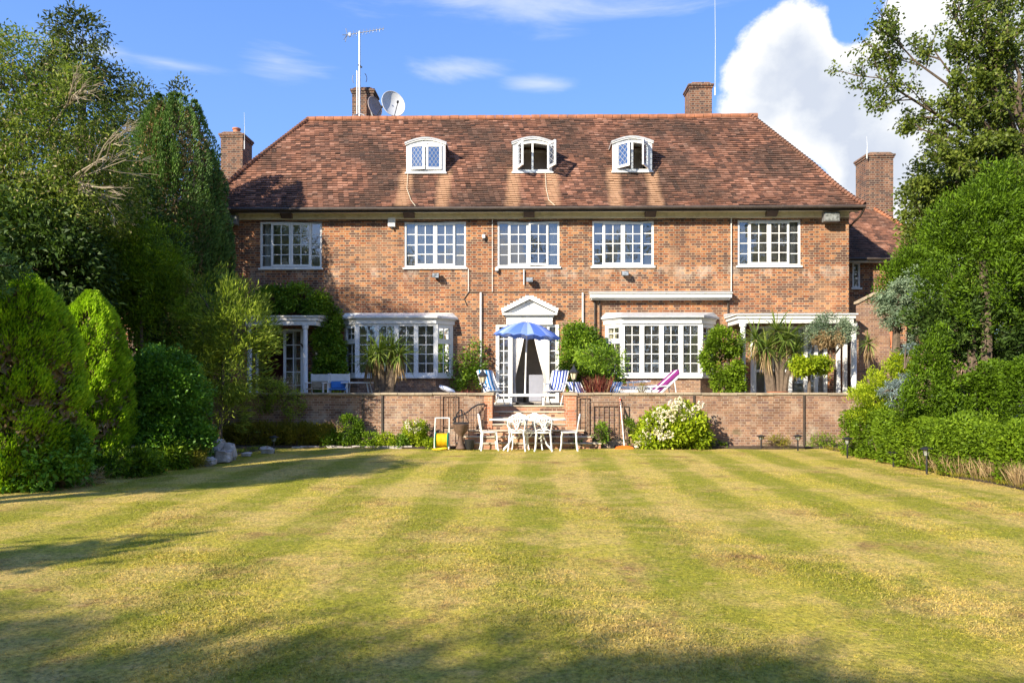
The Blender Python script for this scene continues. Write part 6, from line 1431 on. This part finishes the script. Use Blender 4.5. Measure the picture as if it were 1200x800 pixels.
# tufts of dry and green grass along the bed
def tufts(name, label, pts, mat, n, ln, wd, spreadr, kind=None, group=None, cat='grass'):
    P, D, C = [], [], []
    for x, y, s_ in pts:
        k = int(n * s_); a = rng.uniform(0, 2 * np.pi, k); r = np.abs(rng.normal(size=k)) * spreadr; P.append(np.stack([x + r * np.cos(a), y + r * np.sin(a), np.full(k, .02)], 1)); D.append(np.stack([np.cos(a) * .35, np.sin(a) * .35, np.ones(k)], 1) + rng.normal(size=(k, 3)) * .18); C.append(np.full(k, rng.random()))
    o = leaf_obj(name, np.concatenate(P), np.concatenate(D), ln, wd, L[mat], None, np.concatenate(C), .1); tag(o, label, cat, group, kind); return o
ed = [(lawn_edge(y, 1) + random.uniform(-.02, .28), y, random.uniform(.4, 1.3)) for y in np.linspace(8.5, 15.8, 90)]
tufts('dry_grass', 'dry straw coloured grass along the foot of the right hedge', ed, 'dry', 34, .42, .010, .08, 'stuff')
ed2 = [(lawn_edge(y, 1) + random.uniform(-.06, .10), y, random.uniform(.5, 1.2)) for y in np.linspace(5, 18.2, 150)]
tufts('edge_grass', 'uncut green grass fringe along the right edge of the lawn', ed2, 'lavender', 30, .10, .008, .07, 'stuff')
ed3 = [(lawn_edge(y, -1) + random.uniform(-.15, .06), y, random.uniform(.5, 1.2)) for y in np.linspace(5, 18.2, 150)]
tufts('edge_grass', 'uncut green grass fringe along the left edge of the lawn', ed3, 'hedge', 30, .10, .008, .07, 'stuff')

# ---- planting below the wall
def bedplant(px, y, rx, rz, mat, label, name='border_plant', cat='plant', n=90, per=20, ln=.08, wd=.025, flowers=None, up=.6, ry=.25, z0=0.):
    x = WX(px, y); rx_ = rx
    t = plant(name, label, cat, (x, y, z0), [(x, y, z0 + rz * .5, rx_, ry, rz * .5), (x + rx_ * .3, y, z0 + rz * .62, rx_ * .6, ry * .8, rz * .36)], mat, n, per, .09, ln, wd, up=up, shell=(.4, 1.08), trunk=[((x, y, z0 - .02), (x, y, z0 + rz * .5), .012)], zmin=z0 + .02)
    if flowers:
        fm, fn, fr = flowers; d = rdir(fn); d[:, 1] = -np.abs(d[:, 1]); d[:, 2] = np.abs(d[:, 2]) * .9 + .1 * d[:, 2]
        C = np.array([x, y, z0 + rz * .5]) + d * np.array([rx_, ry, rz * .55]) * 1.02
        k = 26; P = np.repeat(C, k, 0) + unit(rng.normal(size=(fn * k, 3))) * fr * .8; D = P - np.repeat(C, k, 0); leaf_obj('flower', P, D, fr * .7, fr * .7, L[fm], t, np.repeat(rng.random(fn), k), 0)
    return t
x0_, x1_ = -6.0, WX(382, 18.5)
for i in range(9):
    px = 258 + i * 15; bedplant(px, 18.62 + .04 * (i % 2), .34, .62 - .02 * abs(i - 4), 'lavender', ['first', 'second', 'third', 'fourth', 'fifth', 'sixth', 'seventh', 'eighth', 'ninth'][i] + ' olive green border shrub from the left, under the left wall', 'border_shrub', 'shrub', 110, 20, .11, .018, up=1.1, ry=.24)['group'] = 'olive border shrubs under the left wall'
bedplant(408, 18.6, .34, .80, 'shrub', 'rose bush with a yellow bloom under the left wall', 'rose_bush', 'shrub', 150, 20, .06, .035, ('yflower', 4, .045))
bedplant(486, 18.6, .28, .72, 'lime', 'small rose bush with pale yellow blooms between the wall shadow and the hose reel', 'rose_bush', 'shrub', 110, 20, .06, .035, ('flower', 9, .045))
for px, rx, rz, mt, lb in ((386, .28, .42, 'shrub', 'low leafy plant left of the yellow rose bush'), (430, .3, .36, 'hedge', 'low leafy plant right of the yellow rose bush'), (450, .3, .34, 'lime', 'low pale green plant under the dark part of the left wall'), (468, .22, .3, 'shrub', 'low leafy plant touching the small rose bush'), (503, .22, .2, 'lime', 'small plant with broad light leaves beside the hose reel')):
    bedplant(px, 18.55, rx, rz, mt, lb, n=80, per=18, ln=.07, wd=.03)
# hydrangea
yb = 18.3; hb = plant('hydrangea', 'big hydrangea covered in cream and pink flower heads against the right wall', 'shrub', (WX(786, yb), yb, 0), [ball(786, 503, yb, .72, .50, .42), ball(770, 510, yb, .55, .42, .4), ball(800, 495, yb, .55, .5, .4), ball(810, 510, yb, .45, .4, .35), ball(764, 516, yb - .1, .35, .22, .3)], 'lime', 420, 20, .14, .10, .06, up=.3, shell=(.5, 1.02))
fx = []
for px, py in [(752, 514), (757, 505), (763, 499), (771, 493), (778, 487), (785, 483), (790, 478), (797, 475), (803, 479), (780, 499), (769, 507), (790, 491), (800, 488), (808, 485), (812, 492), (773, 479), (766, 486), (758, 518), (776, 513), (760, 511), (795, 470), (788, 472), (817, 478), (821, 473), (813, 484), (748, 519), (772, 502), (784, 510), (805, 502), (762, 492)]:
    fx.append(tuple(W(px + random.uniform(-2, 2), py + random.uniform(-2, 2), yb - .54 + .010 * abs(px - 785) + .004 * (525 - py))))
fx = np.array(fx); k = 55; C = np.repeat(fx, k, 0); dd = unit(rng.normal(size=(len(C), 3))); leaf_obj('flower_head', C + dd * .065, dd + rng.normal(size=dd.shape) * .5, .05, .05, L['flower'], hb, np.repeat(rng.random(len(fx)), k), 0)
bedplant(838, 18.62, .28, .10, 'hedge', 'creeping weeds at the foot of the right wall beside the hydrangea', n=40, per=14, ln=.05)
bedplant(908, 18.62, .34, .30, 'lavender', 'scruffy weeds between the two path lights under the right wall', n=50, per=14, ln=.09, wd=.012)
bedplant(965, 18.6, .40, .32, 'hedge', 'weeds between the drain strip and the hedge end', n=60, per=14, ln=.09, wd=.014)
bedplant(675, 18.45, .2, .18, 'shrub', 'small ferny weed growing by the lowest step', n=30, per=14, ln=.06)
bedplant(704, 18.66, .16, .62, 'shrub', 'climbing plant tangled in the brown railing', n=60, per=14, ln=.06, wd=.03); bedplant(735, 18.66, .14, .8, 'hedge', 'thin climber growing up the wall beside the broom', 'climber', 'climber', 40, 12, .06, .03)
# hanging plant over the left end of the wall
p = W(318, 470, 18.8)
plant('trailing_plant', 'trailing pale leaved plant spilling over the left wall coping', 'plant', (p.x, 18.95, 1.3), [ball(318, 458, 18.95, .45, .28, .25), ball(306, 470, 18.84, .22, .30, .12), ball(332, 468, 18.84, .25, .3, .12), ball(345, 475, 18.82, .3, .35, .08)], 'pine', 190, 18, .12, .08, .022, spread=.7, trunk=[((p.x, 19.0, 1.25), tuple(W(318, 458, 18.95)), .02)])
# ---- plants on the terrace
def cordyline(px, y, heads, label, n=90, ln=.62, trunkw=.09, dead=True, z0=TZ, name='cordyline', wd=.035):
    x = WX(px, y); t = thing(name, label, 'palm like plant', (x, y, z0)); q = MB(); Pa, Da, Ca = [], [], []; Pd, Dd = [], []
    for hx0, hz0, hy0, sc in heads:
        c = Vector((WX(hx0, y + hy0), y + hy0, W(hx0, hz0, y + hy0).z)); q.tube([(x + (c.x - x) * .3, y, z0), (x + (c.x - x) * .5, y + hy0 * .5, (z0 + c.z) / 2), (c.x, c.y, c.z)], [trunkw, trunkw * .8, trunkw * .6], 8)
        k = int(n * sc); d = rdir(k); d[:, 2] = d[:, 2] * .9 + .22; d = unit(d); Pa.append(np.array(c) + d * .05 * sc); Da.append(d); Ca.append(np.full(k, sc))
        if dead: k = int(n * .6); a = rng.uniform(0, 2 * np.pi, k); Pd.append(np.stack([c.x + .06 * np.cos(a), c.y + .06 * np.sin(a), c.z - rng.random(k) * .35], 1)); Dd.append(np.stack([np.cos(a) * .30, np.sin(a) * .30, np.full(k, -1.)], 1))
    q.build('trunk', M['bark'], t, smooth=True)
    def strap(P, D, ln_, wd_, mat, nm, grav):
        """curved strap leaves in four segments"""
        m = len(P); seg = 5; l = ln_ * rng.uniform(.7, 1.15, m); side = unit(np.cross(D, np.array([0, 0, 1.]) + rng.normal(size=(m, 3)) * .3)); V = []; pos = P.copy(); d = unit(D)
        for i in range(seg + 1):
            wv = wd_ * (.7, 1., .95, .75, .45, .05)[i]; V += [pos + side * wv / 2, pos - side * wv / 2]; pos = pos + d * (l / seg)[:, None]; d = unit(d - np.array([0, 0, 1.]) * grav * (i + 1) * .12)
        V = np.stack(V, 1).reshape(-1, 3); o3 = off_of(t); V = V - np.array([o3.x, o3.y, o3.z]); nv = 2 * (seg + 1)
        base = (np.arange(m) * nv)[:, None, None] + (np.arange(seg) * 2)[None, :, None] + np.array([0, 1, 3, 2])[None, None, :]; F = base.reshape(-1, 4)
        me = bpy.data.meshes.new(nm); me.vertices.add(len(V)); me.vertices.foreach_set('co', V.astype(np.float32).ravel()); me.loops.add(F.size); me.loops.foreach_set('vertex_index', F.astype(np.int32).ravel()); me.polygons.add(len(F)); me.polygons.foreach_set('loop_start', np.arange(0, F.size, 4, dtype=np.int32)); me.update(calc_edges=True)
        for a_, arr in (('rnd', np.repeat(rng.random(m), seg)), ('clump', np.repeat(rng.random(m), seg))): q_ = me.attributes.new(a_, 'FLOAT', 'FACE'); q_.data.foreach_set('value', arr.astype(np.float32))
        link(nm, me, L[mat], t)
    strap(np.concatenate(Pa), np.concatenate(Da), ln, wd, 'cordy', 'leaves', .6)
    if dead: strap(np.concatenate(Pd), np.concatenate(Dd), ln * .75, wd * .8, 'dry', 'dead_leaves', .3)
    return t
cordyline(451, 19.6, [(444, 414, 0, 1.), (458, 410, .15, 1.), (434, 420, .1, .8), (468, 416, 0, .8)], 'bushy cordyline with a skirt of brown dead leaves before the left bay', 120, .62, .13)
cordyline(911, 20.6, [(898, 408, 0, 1.), (922, 398, .1, 1.1), (910, 388, .2, .8), (932, 412, 0, .9), (886, 398, .2, .7)], 'tall many headed cordyline before the right porch', 110, .68, .10)
cordyline(1018, 20.2, [(1018, 402, 0, .7)], 'small single headed cordyline beyond the last porch column', 90, .38, .04, wd=.025)
def grassy(px, y, mat, ln, n, label, z0=TZ, wd=.018, spread_=.5, name='ornamental_grass', r=.10):
    x = WX(px, y); t = thing(name, label, 'plant', (x, y, z0)); a = rng.uniform(0, 2 * np.pi, n); s_ = rng.random(n) * spread_
    P = np.stack([x + r * np.cos(a) * rng.random(n), y + r * np.sin(a) * rng.random(n), np.full(n, z0 + .02)], 1); D = np.stack([np.cos(a) * s_, np.sin(a) * s_, np.ones(n)], 1); leaf_obj('leaves', P, D, ln, wd, L[mat], t, None, .25); return t
grassy(547, 19.6, 'red', .50, 260, 'dark red brown spiky grass on the terrace left of the steps', spread_=1.2, r=.2, wd=.022)
grassy(527, 20.2, 'red', .34, 90, 'small dark red spiky plant beside the pale blue cushion', spread_=1.1)
grassy(700, 19.5, 'red', .95, 420, 'reddish stems of the tall grass right of the cream lantern', spread_=.42, r=.30, wd=.02)
grassy(704, 19.6, 'dry', .85, 160, 'pale brown stems among the red ones right of the cream lantern', spread_=.42, r=.30, wd=.016)
x = WX(701, 19.5)
plant('bamboo_clump', 'leafy top of the red stemmed clump right of the cream lantern', 'plant', (x, 19.6, TZ), [ball(703, 420, 19.7, .5, .22, .3), ball(690, 415, 19.7, .3, .25, .3), ball(717, 422, 19.7, .36, .22, .3)], 'shrub', 150, 16, .2, .11, .026, up=.5, shell=(.2, 1.2), trunk=[((x, 19.6, TZ), (x, 19.7, TZ + .5), .008)])
plant('climbing_shrub', 'glossy green shrub against the wall right of the garden door', 'shrub', (WX(680, 22.4), 22.5, TZ), [ball(682, 405, 22.5, .55, .65, .4), ball(672, 395, 22.6, .4, .45, .3), ball(695, 412, 22.5, .45, .5, .35), ball(680, 435, 22.5, .6, .55, .4), ball(668, 425, 22.5, .3, .6, .3), ball(715, 430, 22.4, .45, .4, .3)], 'shrub', 560, 22, .16, .10, .05, up=.3, rough=.1, trunk=[((WX(680, 22.5), 22.6, TZ), tuple(W(682, 420, 22.6)), .04)])
plant('climbing_shrub', 'loose reddish green climber on the wall between the left bay and the garden door', 'shrub', (WX(547, 22.5), 22.7, TZ), [ball(545, 425, 22.7, .42, .40, .22), ball(556, 415, 22.75, .3, .45, .18), ball(538, 440, 22.6, .35, .35, .25), ball(560, 440, 22.7, .3, .4, .2)], 'shrub', 130, 16, .18, .10, .04, shell=(.2, 1.15), spread=.8, trunk=[((WX(547, 22.5), 22.8, TZ), tuple(W(550, 425, 22.8)), .025)])
plant('tall_shrub', 'tall leafy shrub in two tiers between the right bay and the porch', 'shrub', (WX(848, 21.6), 21.6, TZ), [ball(848, 402, 21.6, .50, .42, .4), ball(845, 420, 21.6, .55, .45, .4), ball(853, 436, 21.6, .42, .35, .35), ball(854, 450, 21.5, .42, .28, .35)], 'hedge', 520, 22, .13, .085, .045, up=.3, trunk=[((WX(848, 21.6), 21.6, TZ), tuple(W(848, 425, 21.6)), .04)])
plant('climbing_shrub', 'large green climber covering the wall beside and above the left porch', 'shrub', (WX(383, 22.5), 22.7, TZ), [ball(325, 350, 22.65, .7, .32, .25), ball(350, 348, 22.6, .55, .34, .3), ball(372, 356, 22.6, .4, .4, .3), ball(383, 378, 22.6, .40, .5, .3), ball(385, 405, 22.55, .42, .6, .35), ball(388, 430, 22.5, .42, .5, .35), ball(380, 445, 22.5, .3, .35, .3)], 'shrub', 820, 22, .15, .11, .055, up=.2, trunk=[((WX(385, 22.7), 22.8, TZ), tuple(W(385, 400, 22.7)), .05), ((WX(380, 22.7), 22.8, 3.3), tuple(W(330, 350, 22.8)), .03)])
grassy(394, 20.9, 'lime', .55, 70, 'thin yellow green grass tuft left of the blue cushioned chair', spread_=.7)
# lollipop tree and the low lime bush before the porch
y = 20.9; x = WX(973, y); tr = thing('topiary_tree', 'small round headed tree on a bare twisting stem before the right porch', 'tree', (x, y, TZ))
P, D, c = cloud([ball(972, 383, y, .52, .34, .45), ball(960, 388, y, .34, .28, .35), ball(987, 388, y, .36, .30, .35)], 330, 22, .12, up=.3, shell=(.55, 1.03)); leaf_obj('crown', P, D, .06, .022, L['blue'], tr, c)
P, D, c = cloud([ball(972, 396, y, .48, .20, .4)], 90, 20, .12, up=-.3, shell=(.5, 1.)); leaf_obj('inner_growth', P, D, .08, .02, L['dry'], tr, c)
q = MB(); q.tube([(WX(977, y), y, TZ), (WX(979, y), y, WZ(435, y)), (WX(976, y), y, WZ(418, y)), (WX(968, y), y, WZ(398, y))], [.045, .04, .035, .02], 8); q.tube([(WX(976, y), y, WZ(418, y)), (WX(986, y), y, WZ(405, y)), (WX(990, y), y, WZ(388, y))], [.03, .024, .012], 7); q.build('trunk', M['bark'], tr, smooth=True)
plant('lime_bush', 'flat topped bright lime bush on a short stem left of the round headed tree', 'shrub', (WX(948, 20.3), 20.3, TZ), [ball(948, 425, 20.3, .44, .22, .35), ball(935, 430, 20.3, .3, .2, .3), ball(962, 428, 20.3, .3, .2, .3)], 'lime', 260, 20, .12, .085, .05, up=.3, trunk=[((WX(947, 20.3), 20.3, TZ), tuple(W(948, 432, 20.3)), .06)])
for px, lab in ((948, 'dark pot holding the flat topped lime bush'), (820, 'small dark pot on the terrace under the right bay'), (911, 'brown tub at the foot of the many headed cordyline')):
    q = MB(); y_ = {948: 20.3, 820: 20.2, 911: 20.6}[px]; r_ = {948: .2, 820: .11, 911: .28}[px]; q.lathe([(r_ * .7, 0), (r_, r_ * 1.2), (r_ * 1.08, r_ * 1.3), (r_ * .85, r_ * 1.32)], (WX(px, y_), y_, TZ + .006), 16); tag(q.build('plant_pot', M['black_plastic' if px != 911 else 'terracotta'], smooth=True), lab, 'plant pot')
grassy(1010, 19.9, 'cordy', .6, 90, 'upright green spiky plants at the wall end by the small cordyline', spread_=.35, r=.3)
grassy(1035, 20.4, 'dry', .7, 80, 'thin brown stems behind the golden juniper', spread_=.3, r=.25, wd=.012)
bedplant(752, 19.3, .16, .62, 'lavender', 'thin weed growing at the wall edge before the white lounger', n=30, per=12, ln=.07, wd=.012, z0=TZ)
bedplant(325, 19.6, .5, .75, 'dry', 'reddish twiggy plant on the terrace before the left porch', 'twiggy_plant', 'plant', 60, 14, .12, .012, z0=TZ)

# ---- trees behind the house and those outside the frame that shade the lawn
for i, (px, yy, h, rr, lab) in enumerate([(1110, 34, 9.5, 3.2, 'distant trees behind the right wing, left clump'), (1190, 30, 9.5, 3.2, 'distant trees behind the right wing, right clump'), (-40, 30, 10.5, 3.4, 'distant trees behind the yew and the pale tree, left clump'), (60, 31, 9.0, 3.2, 'distant trees behind the yew and the pale tree, right clump')]):
    x = WX(px, yy); plant('distant_tree', lab, 'tree', (x, yy, 0), [(x, yy, h - rr, rr, rr, rr), (x + rr * .6, yy, h - rr * 1.6, rr, rr, rr), (x - rr * .6, yy, h - rr * 1.7, rr, rr, rr), (x, yy, rr, rr * 1.2, rr, rr)], 'far', 520, 18, .55, .28, .12, trunk=[((x, yy, -.1), (x, yy, h - rr), .3)], shell=(.5, 1.1), spread=.7, up=0)
def shade_tree(x, y, zc, r, n, label, rz=None, trunk_at=None):
    rz = rz or r; lob = [(x, y, zc, r, r, rz * .8), (x + r * .6, y + .2, zc - rz * .2, r * .6, r * .6, rz * .5), (x - r * .5, y + r * .4, zc + rz * .1, r * .6, r * .6, rz * .5), (x + .1, y - r * .5, zc - rz * .3, r * .6, r * .6, rz * .5)]
    plant('garden_tree', label, 'tree', (x, y, 0), lob, 'hedge', n, 18, .42, .22, .11, trunk=[((x, y, -.1), (x, y, zc), .2)], shell=(.3, 1.15), spread=.7, up=0)

shade_tree(-12.4, -10.0, 8.0, 2.4, 900, 'garden tree behind the camera on the left that shades the foreground', 1.3)
shade_tree(-16.6, -9.5, 8.0, 2.3, 800, 'garden tree at the far left behind the camera', 1.3)
shade_tree(-9.2, -8.7, 7.4, 1.5, 450, 'small garden tree behind the camera', .8)
shade_tree(-10.9, 5.8, 5.2, .5, 150, 'slim garden tree outside the left edge of the lawn', 1.6)
shade_tree(-12.2, 5.2, 5.4, .5, 130, 'second slim garden tree outside the left edge of the lawn', 1.4)
shade_tree(-10.6, .6, 4.2, .22, 36, 'small garden tree outside the left edge of the lawn', .5)
for i, (x, y, h, r) in enumerate([(-34, -20, 13, 5), (-25, -24, 16, 5.5), (-15, -26, 15, 5), (-6, -25, 11, 4.5), (3, -27, 12, 5), (12, -25, 16, 5), (21, -24, 17, 5.5), (30, -20, 15, 5), (38, -14, 14, 5)]):  # unseen row added so that the window panes reflect something darker
    plant('reflection_tree', 'one of the unseen broad trees added behind the camera to darken the window reflections', 'tree', (x, y, 0), [(x, y, h - r, r, r * .8, r), (x + 2, y, h * .4, r, r * .8, h * .35), (x - 2.2, y, h * .35, r, r * .8, h * .33)], 'far', 420, 16, .9, .5, .26, group='trees added behind the camera for the window reflections', trunk=[((x, y, -.1), (x, y, h * .6), .3)], shell=(.4, 1.08), spread=.7, up=0)
# ---- grass blades of the nearer lawn
def blades():
    Ps = []; Ls = []
    for y0, y1, dens, ln in ((3.2, 5.0, 6500, .024), (5.0, 7.0, 4000, .025), (7.0, 10.0, 1700, .025), (10.0, 14.0, 700, .025), (14., 18.25, 250, .026)):
        wdt = min(15.9, y1 * 1.62 + 1.5); n = int(dens * (y1 - y0) * wdt); x = rng.uniform(-wdt / 2, wdt / 2, n) - .02 * y1; y = rng.uniform(y0, y1, n)
        dn = np.sin(x * 3.1 + 2 * np.sin(y * 2.3)) * np.cos(y * 2.9 + np.sin(x * 1.7)) + rng.normal(size=n) * .6; m = (dn > -.75); x, y = x[m], y[m]
        e0 = np.array([lawn_edge(v, -1) for v in y[:1]]); m = (x > np.where(y > 10, -8.15 + (y - 10) * .215, -8.15)) & (x < 7.65); x, y = x[m], y[m]
        Ps.append(np.stack([x, y, lawn_z(x, y)], 1)); Ls.append(np.full(len(x), ln) * (1 + .35 * np.sin(x * 2.2 + y * 1.3)))
    P = np.concatenate(Ps); Ln = np.concatenate(Ls); n = len(P)
    D = np.stack([rng.normal(size=n) * .7, rng.normal(size=n) * .7, np.full(n, .8)], 1)
    o = leaf_obj('grass', P, D, Ln, Ln * .15 + .0002 * P[:, 1], M['blade'], None, None, .25); tag(o, 'short mown grass of the striped lawn, dry in patches', 'grass', kind='stuff'); print('blades', n)
blades()
print('faces', sum(len(o.data.polygons) for o in bpy.data.objects if o.type == 'MESH'))
